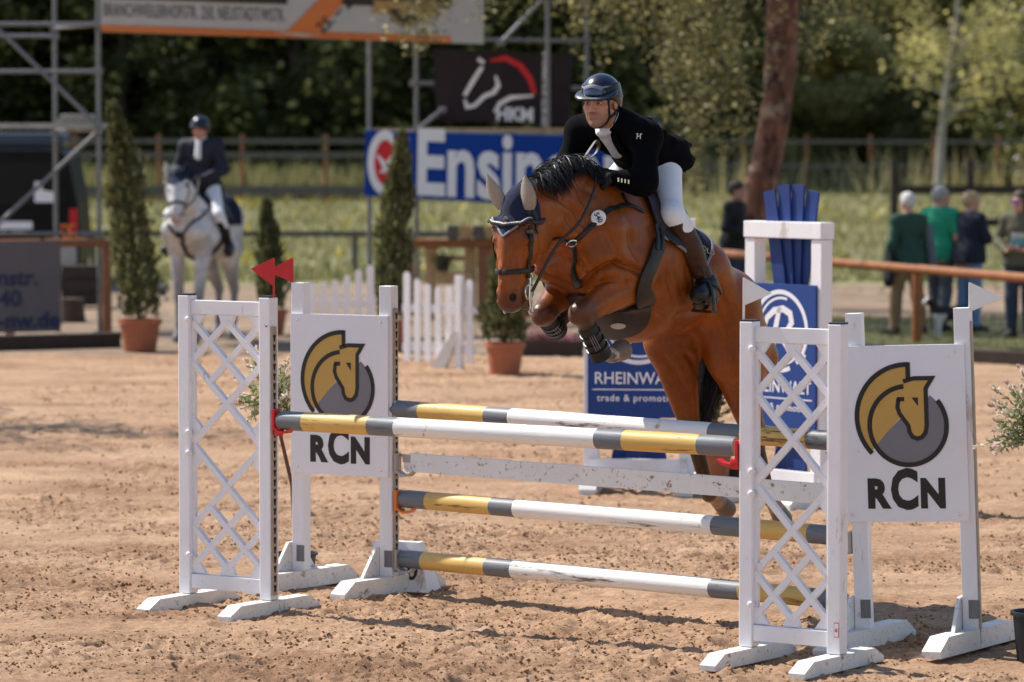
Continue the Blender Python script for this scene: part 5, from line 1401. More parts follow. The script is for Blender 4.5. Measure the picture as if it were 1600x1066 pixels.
def lerp3(a, b, t): return Vector(a) * (1 - t) + Vector(b) * t
leg_boot(lerp3(Fl[3], Fl[4], .30), lerp3(Fl[3], Fl[4], 1.08), .047, .053)
leg_boot(lerp3(Fr[3], Fr[4], .30), lerp3(Fr[3], Fr[4], 1.08), .047, .053)
# ================================================================== people
M['skin'] = mat('skin', (1, 1, 1), .5, .06, 30, .04, 300, attr='col', sss=.12, spec=.35)
M['eyeball'] = mat('eyeball', (.55, .52, .49), .15, .03, 20, coat=.6); M['iris'] = mat('iris', (.02, .015, .012), .12, .1, 20)
M['black_cloth'] = mat('black riding jacket cloth', (.0030, .0030, .0042), .95, .2, 12, .15, 120, spec=.08)
M['white_cloth'] = mat('white cloth', (.76, .76, .79), .7, .04, 12, .08, 90)
M['breeches'] = mat('white breeches', (.78, .78, .81), .7, .04, 12, .10, 60)
M['boot_brown'] = mat('brown riding boot leather', (.052, .021, .011), .45, .25, 12, .08, 60, spec=.25)
M['helmet'] = mat('glossy navy helmet', (.006, .011, .024), .30, .15, 60, .03, 300, coat=.35)
M['helmet_dark'] = mat('black carbon helmet side', (.004, .004, .005), .35, .3, 120, spec=.2, coat=.15)
M['glove'] = mat('black glove', (.005, .005, .006), .75, .25, 40, .1, 150)
def V3(*a): return np.array(a, np.float64)
def unit(v): v = np.array(v, np.float64); return v / np.linalg.norm(v)
class Person:
    """joints in a local frame; each garment is the body it covers, a little larger"""
    def __init__(self, P, s=1.0):
        self.P = {k: (np.array(v, np.float64) if isinstance(v, (tuple, list, np.ndarray)) else v) for k, v in P.items()}
        self.s = s; P = self.P
        self.sp = unit(P['neck'] - P['pelvis']); sh = unit(P['shL'] - P['shR']); self.lat = unit(sh - self.sp * (sh @ self.sp)); self.fwd = np.cross(self.lat, self.sp)
        self.hf = unit(P['face']); l = np.cross(V3(0, 0, 1), self.hf) if 'hup' not in P else np.cross(P['hup'], self.hf); self.hl = unit(l); self.hu = np.cross(self.hf, self.hl)
    def Hd(self, f, l, u): return self.P['head'] + (self.hf * f + self.hl * l + self.hu * u) * self.s
    def torso(self, f, g=0.0, k=.05, waist=True, belly=0.0, top=True):
        P, s = self.P, self.s; pe, ne = P['pelvis'], P['neck']; L = np.linalg.norm(ne - pe)
        ch = pe + (ne - pe) * .70; wa = pe + (ne - pe) * .33
        f.cone(pe + self.lat * .075 * s, pe - self.lat * .075 * s, .098 * s + g, .098 * s + g, k)
        f.cone(pe, wa, .135 * s + g, .118 * s + g + belly * .5, k, flat=.78, fax=self.fwd); f.cone(wa, ch, .118 * s + g + belly * .5, .145 * s + g, k, flat=P.get('deep', .74), fax=self.fwd)
        if belly: f.ell(wa + self.fwd * (.05 + belly) - self.sp * .02, (.11 + g,) * 3, .06)
        if top:
            f.cone(ch, ne - self.sp * .06, .145 * s + g, .085 * s + g, k, flat=P.get('deep', .72), fax=self.fwd)
            for q in ('L', 'R'):
                f.cone(ne - self.sp * .035 * s, P['sh' + q], .055 * s + g, .055 * s + g, k)
                f.cone(ch + (P['sh' + q] - ch) * .45, P['sh' + q], .085 * s + g, .055 * s + g, k, flat=.8, fax=self.fwd)
                f.ell(P['pelvis'] - self.fwd * .07 * s + self.lat * (.07 if q == 'L' else -.07) * s - self.sp * .03, (.085 * s + g,) * 3, .05)
    def arm(self, f, q, g=0.0, k=.03, to=1.0):
        P, s = self.P, self.s; a, e, w = P['sh' + q], P['el' + q], P['wr' + q]
        f.cone(a, e, .052 * s + g, .041 * s + g, k)
        if to > 0: f.cone(e, e + (w - e) * .35 * min(1, to / .35), .043 * s + g, .042 * s + g, k); f.cone(e + (w - e) * .3, e + (w - e) * to, .042 * s + g, (.029 + .012 * (1 - to)) * s + g, k)
    def leg(self, f, q, g=0.0, k=.04, upto=1.0, knee_g=None):
        P, s = self.P, self.s; h, n, a = P['hip' + q], P['kn' + q], P['an' + q]
        f.cone(h, n, .088 * s * P.get('thick', 1) + g, .056 * s * P.get('thick', 1) + g, k)
        if upto > 0:
            bk = unit(a - n); o = self.fwd * 1.0; o = o - bk * (o @ bk)
            if np.linalg.norm(o) > .1: o = unit(o)
            f.cone(n, n + (a - n) * upto, .054 * s + g, (.052 - .016 * upto) * s + g, k)
            f.cone(n + (a - n) * .18 - o * .012, n + (a - n) * min(.5, upto) - o * .012, .052 * s + g, .046 * s + g, k)
    def foot(self, f, q, g=0.0):
        P, s = self.P, self.s; a, t = P['an' + q], P['toe' + q]; d = unit(t - a)
        dn = P.get('sole' + q, V3(0, 0, -1)); he = a + dn * .055 * s - d * .045 * s
        f.cone(a, he, .040 * s + g, .034 * s + g, .03); f.cone(he, a + d * .10 * s + dn * .05 * s, .034 * s + g, .040 * s + g, .03); f.cone(a, t, .042 * s + g, .033 * s + g, .03)
        f.cone(a + d * .09 * s + dn * .03, t, .044 * s + g, .034 * s + g, .03)
    def hand(self, f, q, g=0.0, curl=1.0, k=.008, fine=True):
        """palm, four bent fingers and a thumb from the side"""
        P, s = self.P, self.s; w = P['wr' + q]; d = unit(P['hd' + q]); pn = unit(P['pn' + q] - d * (P['pn' + q] @ d)); sd = np.cross(d, pn) * (1 if q == 'L' else -1)
        c = w + d * .05 * s
        f.cone(w, w + d * .03 * s, .027 * s + g, .03 * s + g, .012, flat=.75, fax=pn)
        for i in range(4):
            o = sd * (.030 - .020 * i) * s; f.cone(w + d * .02 * s + o * .6, w + d * .085 * s + o, .0135 * s + g, .0125 * s + g, .012)
            L = (.040, .045, .042, .033)[i] * s; k0 = w + d * .088 * s + o; d1 = unit(d * math.cos(.75 * curl) + pn * math.sin(.75 * curl)); k1 = k0 + d1 * L
            d2 = unit(d * math.cos(1.9 * curl) + pn * math.sin(1.9 * curl)); k2 = k1 + d2 * L * .75; d3 = unit(d * math.cos(2.7 * curl) + pn * math.sin(2.7 * curl)); k3 = k2 + d3 * L * .55
            f.chain([k0, k1, k2, k3], [.0105 * s + g, .0095 * s + g, .009 * s + g, .0075 * s + g], .004)
        t0 = w + d * .025 * s + sd * .028 * s; t1 = t0 + unit(d * .6 + sd * .55 + pn * .5) * .042 * s; t2 = t1 + unit(d * .85 + pn * .6 - sd * .1) * .034 * s
        f.chain([t0, t1, t2], [.014 * s + g, .0115 * s + g, .009 * s + g], .008)
    def head(self, f, detail=True):
        H, s = self.Hd, self.s; rot = np.stack([self.hf, self.hl, self.hu], 1)
        f.ell(H(-.012, 0, .035), (.098 * s, .078 * s, .088 * s), .02, rot=rot)
        f.cone(H(.040, 0, .0), H(.052, 0, -.080), .058 * s, .036 * s, .02)
        for q in (-1, 1):
            f.cone(H(-.008, .046 * q, -.055), H(.065, .016 * q, -.108), .021 * s, .018 * s, .025)
            f.ell(H(.062, .044 * q, -.026), (.024 * s, .022 * s, .018 * s), .02, rot=rot)
            f.ell(H(-.012, .079 * q, -.012), (.020 * s, .009 * s, .032 * s), .008, rot=rot)
        f.ell(H(.077, 0, -.111), (.018 * s, .018 * s, .017 * s), .02, rot=rot)
        for q in (-1, 1): f.ell(H(.052, .034 * q, -.060), (.030 * s, .020 * s, .036 * s), .03, rot=rot)
        f.cone(H(.082, -.038, .016), H(.082, .038, .016), .015 * s, .015 * s, .015)
        f.cone(H(.090, 0, .004), H(.108, 0, -.040), .0085 * s, .0125 * s, .012)
        for q in (-1, 1): f.ell(H(.097, .013 * q, -.044), (.011 * s, .009 * s, .009 * s), .006, rot=rot)
        if detail:
            for q in (-1, 1): f.ell(H(.098, .032 * q, -.004), (.017 * s, .019 * s, .010 * s), .008, 'sub', rot=rot)
            f.cone(H(.093, -.018, -.067), H(.093, .018, -.067), .0075 * s, .0075 * s, .008); f.cone(H(.091, -.014, -.079), H(.091, .014, -.079), .0085 * s, .0085 * s, .008)
            f.cone(H(.104, -.019, -.0725), H(.104, .019, -.0725), .0028 * s, .0028 * s, .003, 'sub')
        nb = self.P['neck']; f.cone(H(-.022, 0, -.06), nb, .054 * s, .058 * s, .03); f.cone(H(.012, 0, -.10), nb + self.fwd * .02, .030 * s, .035 * s, .03)
    def paint(self, tone=(.50, .27, .185), stubble=.35, brow=(.05, .03, .02)):
        s = self.s
        def fn(V):
            V = V.astype(np.float64); C = np.tile(np.array(tone), (len(V), 1)); q = (V - self.P['head']) / s
            x, y, z = q @ self.hf, q @ self.hl, q @ self.hu
            def mx(w, c):
                nonlocal C
                w = np.clip(w, 0, 1)[:, None]; C = C * (1 - w) + np.array(c) * w
            near = (np.linalg.norm(q, axis=1) < .17)
            mx(.45 * near * sm(x, .05, .09) * np.exp(-((z + .03) / .03) ** 2) , (.56, .23, .15))
            if stubble:
                nz = fbm(V[:, 0] * 200, V[:, 1] * 200 + V[:, 2] * 170, 3, 2)
                mx(stubble * near * sm(z, -.045, -.07) * sm(x, -.02, .03) * (.7 + .6 * nz), (.13, .085, .065))
                mx(stubble * near * np.exp(-((z + .056) / .008) ** 2) * (x > .07) * (np.abs(y) < .03), (.10, .07, .055))
            mx(.85 * (x > .08) * np.exp(-((z + .0725) / .009) ** 2) * (np.abs(y) < .022), (.40, .13, .11))
            mx(.9 * (x > .06) * np.exp(-((z - .020 + np.abs(np.abs(y) - .03) * .25) / .0055) ** 2) * (np.abs(y) > .012) * (np.abs(y) < .052), brow)
            for e in (-1, 1): mx(.55 * np.exp(-(((y - .032 * e) / .018) ** 2 + ((z + .004) / .011) ** 2)) * (x > .06), (.22, .10, .07))
            return C
        return fn
    def eyes(self, parent):
        s = self.s
        for q in (-1, 1):
            c = Vector(self.Hd(.0805, .032 * q, -.004)); mb = MB(); mb.lathe([(.0005, .0115), (.006, .0098), (.0098, .006), (.0115, 0), (.0098, -.006), (.0005, -.0115)], c, 14); e = mb.build('eye', M['eyeball'], parent, True)
            mb = MB(); mb.lathe([(.0003, .0012), (.0055, .0008), (.006, 0)], c + Vector(self.hf) * .0108 + Vector(self.hl) * -.0005, 14, ax=Vector(self.hf)); mb.build('iris', M['iris'], e, True)
            for dz, w, th in ((.0075, .019, .0040), (-.0085, .016, .003)):
                mb = MB(); mb.tube([Vector(self.Hd(.0805 + .0115 * math.cos(t), .032 * q + w * math.sin(t), -.004 + dz * math.cos(t) ** .5)) for t in np.linspace(-1.1, 1.1, 9)], th, 6); o = mb.build('eyelid', M['skin'], e, True)
                a = o.data.color_attributes.new('col', 'FLOAT_COLOR', 'POINT'); a.data.foreach_set('color', np.tile(np.array([.33, .16, .11, 1], np.float32), len(o.data.vertices)))
def box_of(P, pad=.2):
    A = np.array([v for k, v in P.items() if isinstance(v, np.ndarray) and k[:2] not in ('hd', 'pn', 'so', 'fa', 'hu')]); return A.min(0) - pad, A.max(0) + pad
# ================================================================== the rider on the bay horse (same frame as the horse)
RP = dict(thick=.86, deep=.62, pelvis=(-.16, 0, 2.345), neck=(.20, -.01, 2.56), head=(.295, 0, 2.655), face=(1, .20, -.05),
    shL=(.17, .195, 2.475), shR=(.19, -.195, 2.50), elL=(.285, .275, 2.235), elR=(.24, -.25, 2.32), wrL=(.405, .155, 2.268), wrR=(.43, -.15, 2.30),
    hdL=(.60, -.62, .02), hdR=(.60, .62, 0.02), pnL=(-.35, -.45, -.75), pnR=(-.35, .45, -.75),
    hipL=(-.15, .10, 2.335), hipR=(-.15, -.10, 2.335), knL=(.06, .285, 2.075), knR=(.06, -.285, 2.075),
    anL=(-.175, .345, 1.715), anR=(-.175, -.345, 1.715), toeL=(-.035, .385, 1.665), toeR=(-.035, -.385, 1.665), soleL=(-.25, 0, -1), soleR=(-.25, 0, -1))
pr = Person(RP); P_ = pr.P
rider = thing('rider', 'man in black jacket, white breeches and navy helmet leaning forward on the bay horse', 'person', HO, HA)
lo, hi = box_of(P_, .16)
f = Field(lo, hi, .006)
pr.torso(f, 0); pr.head(f)
for q in 'LR': pr.arm(f, q); pr.leg(f, q); pr.foot(f, q); pr.hand(f, q)
body = sdf_obj('body', f, M['skin'], rider, pr.paint((.47, .235, .155), .40)); pr.eyes(body)
# breeches
f = Field(lo, hi, .008)
pr.torso(f, .004, top=False)
for q in 'LR': pr.leg(f, q, .006, upto=.35)
sdf_obj('breeches', f, M['breeches'], rider)
# riding boots
for q in 'LR':
    f = Field(np.minimum(P_['kn' + q], P_['toe' + q]) - .2, np.maximum(P_['kn' + q], P_['an' + q]) + .2, .006)
    n, a, t = P_['kn' + q], P_['an' + q], P_['toe' + q]; bk = unit(a - n)
    f.cone(n + bk * .02, n + bk * .22, .066, .058, .02); f.cone(n + bk * .12 + V3(-.02, 0, 0), n + bk * .26 + V3(-.012, 0, 0), .056, .05, .03); f.cone(n + bk * .2, a, .056, .044, .03); pass
    for j, w in enumerate((.70, .78, .86, .94)): 
        c = n + (a - n) * w; f.ell(c + V3(.012 * (-1) ** j, 0, 0), (.050, .05, .016), .012)
    f.plane(n + bk * .045 + V3(0, 0, 0), -unit(bk + V3(.25, 0, .0)))
    bo = sdf_obj('riding_boot', f, M['boot_brown'], rider)
    BB = bvh_of(bo)
    ff = Field(np.minimum(a, t) - .2, np.maximum(a, t) + .2, .006); pr.foot(ff, q, .007); ff.cone(a - bk * .03, a + bk * .02, .046, .046, .02); fb = sdf_obj('boot_foot', ff, M['leather_black'], bo)
    BB = bvh_of(fb)
    # spur strap
    Pq, Nq = ring_on(BB, a + V3(.02, 0, -.01), unit(t - a + V3(0, 0, -.3)), 26, .002, .25)
    if len(Pq) > 8: mb = MB(); strap(mb, Pq, Nq, .018, .005, closed=True); mb.build('spur_strap', M['leather_black'], bo, True)
    # sole and heel
    mb = MB(); d = Vector(unit(t - a)); s_ = Vector((0, 1, 0)); dn = Vector(unit(P_['sole' + q]))
    c = Vector(a) + dn * .098; mb.bar(c - d * .07, c - d * .02, .062, .03, up=dn, bev=.006); mb.bar(c + d * .0 + dn * -.004, Vector(t) + dn * .043 + d * .02, .074, .012, up=dn, bev=.004); mb.build('sole', M['leather_black'], bo)
# shirt with stock tie
f = Field(lo, hi, .007)
pr.torso(f, .010); f.cone(P_['neck'] - pr.sp * .02, pr.Hd(-.010, 0, -.105), .068, .062, .02); f.plane(P_['neck'] + unit(pr.Hd(-.01, 0, -.1) - P_['neck']) * .055, unit(pr.Hd(-.01, 0, -.1) - P_['neck']) - pr.fwd * .15)
f.plane(P_['pelvis'] + pr.sp * .12, -pr.sp)
ne = P_['neck']; f.cone(ne + pr.fwd * .075 + pr.sp * .015, ne + pr.fwd * .105 - pr.sp * .14, .030, .036, .015); f.ell(ne + pr.fwd * .085 + pr.sp * .018, (.034, .038, .026), .012)
sh = sdf_obj('shirt', f, M['white_cloth'], rider)
# jacket
f = Field(lo, hi, .007)
pr.torso(f, .016, k=.05)
for q in 'LR':
    pr.arm(f, q, .010, k=.05, to=.97); a, e, w = P_['sh' + q], P_['el' + q], P_['wr' + q]
    for t_ in (.30, .46, .62, .78, .92): c = a + (e - a) * t_; f.ell(c + V3(.01, .005, .008), (.058, .054, .020), .035)      # sleeve folds
    for t_ in (.12, .28, .44, .62): c = e + (w - e) * t_; f.ell(c, (.018, .047 - .012 * t_, .049 - .012 * t_), .03)
    f.ell(a, (.070, .068, .068), .05)
# tails of the jacket, flying out behind
pe = P_['pelvis']
f.cone(pe + pr.sp * .12 - pr.fwd * .03, pe - pr.sp * .02 - pr.fwd * .03, .135, .135, .05, flat=.62, fax=pr.fwd)
for q, sg in (('L', 1), ('R', -1)):
    f.cone(pe + pr.lat * .10 * sg + pr.sp * .10, pe + pr.lat * .135 * sg - pr.sp * .05 - pr.fwd * .03, .075, .07, .04)
    tipv = V3(-.40, .10 * sg, 2.425)
    f.cone(pe + pr.lat * .09 * sg - pr.fwd * .085 + pr.sp * .06, tipv, .085, .030, .03, flat=.35, fax=pr.fwd)
    f.cone(pe + pr.lat * .15 * sg - pr.fwd * .02, tipv + V3(.03, .05 * sg, -.075), .06, .030, .03, flat=.45, fax=unit(pr.lat * sg - pr.fwd))
for j in range(9):                                                                                     # pulled folds of the back
    r_ = random.Random(j); c = pe + pr.sp * (.02 + .035 * j) - pr.fwd * .095 + pr.lat * r_.uniform(-.1, .12); f.cone(c + pr.fwd * .035, c + pr.fwd * .03 + pr.sp * r_.uniform(-.05, .10) + pr.lat * r_.uniform(.05, .10), .030, .022, .03)
# open front and neck
f.cone(ne + pr.fwd * .14 + pr.sp * .10, ne + pr.fwd * .155 - pr.sp * .20, .088, .012, .012, 'sub'); f.cone(ne + pr.sp * .0, ne + unit(pr.Hd(-.02, 0, -.06) - ne) * .3, .070, .085, .012, 'sub')
f.plane(V3(-.405, 0, 2.42), V3(-1, 0, -.55)); f.plane(pe + V3(-.10, 0, -.02), V3(-.45, 0, -1))
jk = sdf_obj('jacket', f, M['black_cloth'], rider); JB = bvh_of(jk)
# collar, lapels, shoulder emblem, cuff studs
for sg in (-1, 1):
    pts = [ne - pr.fwd * .06 + pr.lat * .03 * sg + pr.sp * .06, ne + pr.lat * .075 * sg + pr.sp * .03, ne + pr.lat * .068 * sg + pr.fwd * .08 - pr.sp * .02, ne + pr.lat * .055 * sg + pr.fwd * .12 - pr.sp * .10, ne + pr.lat * .018 * sg + pr.fwd * .14 - pr.sp * .19]
    Pq, Nq = on_surface(JB, pts, .003, 24); mb = MB(); strap(mb, Pq, Nq, [.028 + .020 * math.sin(i / 24 * 2.6) for i in range(25)], .005); mb.build('lapel', M['black_cloth'], jk, True)
def on_px(bv, px, py):
    d = (Hinv.to_3x3() @ ray(px, py)).normalized(); return bv.ray_cast(cam_l, d)[:2]
p, n_ = on_px(JB, 999, 213)
if p is not None:
    zv = Vector((0, 0, 1)); y = (zv - n_ * zv.dot(n_)).normalized(); x = y.cross(n_); mb = MB()
    def em(a, b): return p + n_ * .004 + x * a + y * b
    for a, b in (((-.012, -.014), (-.008, .010)), ((.008, -.014), (.006, .012)), ((-.010, -.001), (.010, .001)), ((-.016, .010), (-.006, .014)), ((.006, .012), (.016, .010))): mb.bar(em(*a), em(*b), .0035, .002, up=n_)
    mb.build('sleeve_emblem', M['badge'], jk)
for q in 'LR':
    w, e = P_['wr' + q], P_['el' + q]; d = unit(w - e)
    for j in range(4):
        dd = (cam_l - Vector(w)).normalized(); c = Vector(w - d * (.030 + .018 * j)); l_, n2, i_, q_ = JB.ray_cast(c + dd * .3 + Vector((0, 0, -.004)), -dd)
        if l_ is not None: mb = MB(); up = Vector((0, 0, 1)); mb.bar(l_ + n2 * .002 - up * .011, l_ + n2 * .002 + up * .010, .008, .005, up=n2, bev=.001); mb.build('cuff_stud', M['chrome'], jk)
for q in 'LR':
    f = Field(P_['wr' + q] - .2, P_['wr' + q] + .2, .004); pr.hand(f, q, .0028); f.cone(P_['wr' + q] - unit(P_['wr' + q] - P_['el' + q]) * .02, P_['wr' + q] + unit(P_['hd' + q]) * .02, .036, .031, .01); sdf_obj('glove', f, M['glove'], rider)
# helmet
f = Field(P_['head'] - .3, P_['head'] + .3, .005); rot = np.stack([pr.hf, pr.hl, pr.hu], 1)
f.ell(pr.Hd(-.012, 0, .045), (.119, .096, .098), .02, rot=rot); f.ell(pr.Hd(-.05, 0, -.005), (.082, .092, .080), .03, rot=rot)
pl_n = pr.hu * -1 + pr.hf * -.02
f.plane(pr.Hd(.0, 0, .012), unit(-pr.hu + pr.hf * .55), 0) if False else None
cutf = Field(P_['head'] - .3, P_['head'] + .3, .005)
f.ell(pr.Hd(.075, 0, -.068), (.105, .080, .100), .01, 'sub', rot=rot)                       # face opening
f.ell(pr.Hd(-.012, 0, .02), (.104, .084, .092), .01, 'sub', rot=rot); f.cone(pr.Hd(-.02, 0, -.06), pr.Hd(-.02, 0, -.25), .085, .12, .01, 'sub')
helm = sdf_obj('helmet', f, M['helmet'], rider); HLB = bvh_of(helm)
f = Field(P_['head'] - .3, P_['head'] + .3, .005)
f.cone(pr.Hd(.052, -.050, .040), pr.Hd(.052, .050, .040), .034, .036, .03, flat=.22, fax=unit(pr.hu + pr.hf * .45)); f.cone(pr.Hd(.058, -.03, .038), pr.Hd(.058, .03, .038), .043, .046, .03, flat=.2, fax=unit(pr.hu + pr.hf * .40))
f.ell(pr.Hd(-.012, 0, .02), (.104, .084, .092), .005, 'sub', rot=rot); sdf_obj('visor', f, M['helmet'], helm)
for sg in (-1, 1):                                                                          # dark side shell with a raised rim
    pts = [pr.Hd(.12, .045 * sg, .075), pr.Hd(.09, .085 * sg, .085), pr.Hd(.02, .12 * sg, .105), pr.Hd(-.06, .12 * sg, .105), pr.Hd(-.12, .09 * sg, .08), pr.Hd(-.14, .06 * sg, .02)]
    Pq, Nq = on_surface(HLB, pts, .001, 26); mb = MB(); strap(mb, Pq, Nq, .008, .004); mb.build('rim', M['trim_grey'], helm, True)
    pts = [pr.Hd(.085, .085 * sg, .055), pr.Hd(.02, .12 * sg, .062), pr.Hd(-.06, .12 * sg, .062), pr.Hd(-.12, .09 * sg, .045)]
    Pq, Nq = on_surface(HLB, pts, .0006, 22); mb = MB(); strap(mb, Pq, Nq, [.05 + .03 * math.sin(i / 22 * 3.1) for i in range(23)], .002); mb.build('side_shell', M['helmet_dark'], helm, True)
pts = [pr.Hd(.11, y_, .085 - abs(y_) * .12) for y_ in (-.07, -.035, 0, .035, .07)]; Pq, Nq = on_surface(HLB, pts, .001, 20); mb = MB(); strap(mb, Pq, Nq, .020, .004); mb.build('front_band', M['trim_grey'], helm, True)
M['navy_blue'] = mat('blue helmet vent', (.02, .06, .16), .25, .1, 40, coat=.5)
pts = [pr.Hd(.12, y_, .055) for y_ in (-.07, -.035, 0, .035, .07)]; Pq, Nq = on_surface(HLB, pts, .0008, 20); mb = MB(); strap(mb, Pq, Nq, .030, .002); mb.build('vent', M['navy_blue'], helm, True)
mb = MB(); Bv = bvh_of(body)
for sg in (-1, 1):
    pts = [pr.Hd(.055, .082 * sg, .015), pr.Hd(.035, .082 * sg, -.04), pr.Hd(.03, .065 * sg, -.085), pr.Hd(.045, .03 * sg, -.125), pr.Hd(.05, 0, -.13)]
    Pq, Nq = on_surface(Bv, pts, .002, 22); strap(mb, Pq, Nq, .013, .005)
    pts = [pr.Hd(-.055, .08 * sg, -.03), pr.Hd(-.02, .08 * sg, -.06), pr.Hd(.025, .068 * sg, -.085)]; Pq, Nq = on_surface(Bv, pts, .002, 14); strap(mb, Pq, Nq, .013, .005)
mb.build('chin_strap', M['leather_black'], helm, True)
# stirrups: leather and iron
for q, sg in (('L', 1), ('R', -1)):
    n, a, t = Vector(P_['kn' + q]), Vector(P_['an' + q]), Vector(P_['toe' + q]); d = (t - a).normalized(); dn = Vector(unit(P_['sole' + q]))
    tread = a + d * .105 + dn * .108; upv = Vector((-.05, 0, 1)).normalized(); lat = Vector((.35, 1, 0)).normalized()
    mb = MB(); arch = []
    for i in range(25):
        an = math.pi * i / 24; arch.append(tread + lat * .086 * math.cos(an) * (1 - .25 * math.sin(an)) + upv * .165 * math.sin(an) ** .8)
    mb.tube(arch, [.0095 - .002 * math.sin(math.pi * i / 24) for i in range(25)], 8); mb.bar(tread - lat * .088, tread + lat * .088, .042, .014, up=upv, bev=.003)
    M['iron'] = mat('dark grey stirrup iron', (.06, .058, .055), .35, .2, 20, metal=.6); st = mb.build('stirrup_iron', M['iron'], sadd, True)
    top = tread + upv * .172
    pts = [top, Vector((top.x + .05, top.y - .01 * sg, top.z + .12)), Vector((.03, .325 * sg, 1.93)), Vector((.055, .30 * sg, 2.05)), Vector((-.02, .25 * sg, 2.16))]
    pp = smooth_path(pts, 22); mb = MB(); strap(mb, pp, [Vector((.3, sg, .1)).normalized()] * len(pp), .024, .005); mb.build('stirrup_leather', M['leather'], sadd, True)
# ================================================================== things standing round the arena
M['leaf_thuja'] = leafmat('conifer foliage', (.040, .050, .020), (.16, .16, .065), .3, .55)
def thuja(label, loc, pot_r, pot_h, H0, H1, rad, seed, lean=(0, 0), n=5200, prof=None, group='potted conifers round the arena'):
    rnd = random.Random(seed); r = np.random.default_rng(seed)
    t = thing('potted_conifer', label, 'potted conifer', loc, 0, group)
    mb = MB(); mb.lathe([(0.001, 0), (pot_r * .74, 0), (pot_r * .93, pot_h * .84), (pot_r * 1.03, pot_h * .84), (pot_r * 1.03, pot_h), (pot_r * .93, pot_h), (pot_r * .9, pot_h * .85), (.001, pot_h * .85)], n=28)
    mb.build('pot', M['terracotta'], t, True)
    mb = MB(); mb.tube([(0, 0, pot_h * .8), (lean[0] * .3, lean[1] * .3, H0 + (H1 - H0) * .4), (lean[0], lean[1], H1 * .97)], [.03, .022, .006], 7); mb.build('trunk', M['bark'], t, True)
    q = r.random(n) ** .85; pf = prof or (lambda q: np.sin(np.pi * np.clip(.22 + q * .78, 0, 1)) ** .8 * (1 - .35 * q) + .02)
    a = r.uniform(0, 6.28, n); lump = .30 + 1.25 * fbm(np.cos(a) * 1.9 + 5, q * 11 + np.sin(a) * 1.9, seed, 3)
    rr = rad * pf(q) * lump * (.45 + .6 * r.random(n) ** .5 + .45 * (r.random(n) > .93)); Z = H0 + (H1 - H0) * q
    C = np.stack([rr * np.cos(a) + lean[0] * q ** 1.4, rr * np.sin(a) + lean[1] * q, Z], 1)
    s = .030 + .035 * r.random(n); out = np.stack([np.cos(a) * .45, np.sin(a) * .45, np.full(n, 1.0)], 1) + r.normal(0, .28, (n, 3)); out /= np.linalg.norm(out, axis=1)[:, None]
    sd = np.cross(out, r.normal(0, 1, (n, 3))); sd /= np.linalg.norm(sd, axis=1)[:, None]; u = out * s[:, None] * 1.5; v = sd * s[:, None] * .42
    V = np.stack([C - u * .4, C + u * .3 - v, C + u, C + u * .3 + v], 1).reshape(-1, 3)
    tag(link('foliage', np_mesh('foliage', V, np.arange(4 * n).reshape(-1, 4)), M['leaf_thuja'], t), kind='stuff'); return t
def GP(px, py): return G(px, py)
thuja('tall slim conifer in a terracotta pot between the scaffold and the grey horse', GP(219, 548), .245, .36, .38, 2.78, .215, 1, (-.30, 0), 3500, lambda q: np.sin(np.pi * np.clip(.30 + q * .70, 0, 1)) ** .7 * .95 + .04)
thuja('small conifer in a terracotta pot behind the left lattice stand', GP(424, 522), .20, .30, .32, 1.62, .19, 2, (-.06, 0), 1600)
thuja('tall narrow conifer in front of the blue banner, its pot behind the picket gate', GP(612, 548), .23, .34, .36, 2.45, .18, 3, (.12, 0), 2800, lambda q: np.sin(np.pi * np.clip(.30 + q * .70, 0, 1)) ** .7 * .95 + .04)
thuja("conifer in a terracotta pot under the bay horse's head, beside the picket gate", GP(789, 585), .205, .33, .34, 1.42, .22, 4, (0, 0), 2100)
# loose green shrub behind the hind legs
def shrub(label, loc, seed, m, R_, H0, H1, n=1500, pot=(.17, .26), shoots=10):
    rnd = random.Random(seed); r = np.random.default_rng(seed); t = thing('potted_shrub', label, 'potted plant', loc)
    mb = MB(); pr_, ph = pot; mb.lathe([(.001, 0), (pr_ * .75, 0), (pr_ * .95, ph * .85), (pr_ * 1.04, ph * .85), (pr_ * 1.04, ph), (pr_ * .94, ph), (pr_ * .9, ph * .85), (.001, ph * .85)], n=24); mb.build('pot', M['terracotta'], t, True)
    C = []; mb = MB()
    for i in range(26 + shoots):
        a = rnd.uniform(0, 6.28); lg = i >= 26; L = H1 if lg else H0 + (H1 - H0) * .45 * rnd.random(); e = Vector((math.cos(a) * R_ * rnd.uniform(.2, .9 if not lg else .5), math.sin(a) * R_ * rnd.uniform(.2, .9 if not lg else .5), L * rnd.uniform(.75, 1)))
        pts = [Vector((0, 0, ph * .8)), Vector((e.x * .5, e.y * .5, ph + (e.z - ph) * .55)), e]; mb.tube(pts, [.008, .006, .002], 4, caps=False)
        for j in range(n // 30): w = rnd.uniform(.25, 1); p = pts[1].lerp(e, w) if w > .4 else pts[0].lerp(pts[1], w + .4); C.append(tuple(p + Vector((rnd.gauss(0, .05), rnd.gauss(0, .05), rnd.gauss(0, .05)))))
    mb.build('stems', M['twig'], t, True); V = leaf_cloud(np.array(C), .026, r); tag(link('foliage', np_mesh('foliage', V, np.arange(len(V)).reshape(-1, 4)), m, t), kind='stuff'); return t
M['leaf_shrub'] = leafmat('grey green shrub leaf', (.06, .075, .030), (.20, .21, .09), .35, .5)
shrub("bushy green shrub in a terracotta pot behind the bay horse's hind legs", GP(1108, 757), 5, M['leaf_shrub'], .36, 1.0, 1.72, 2400)
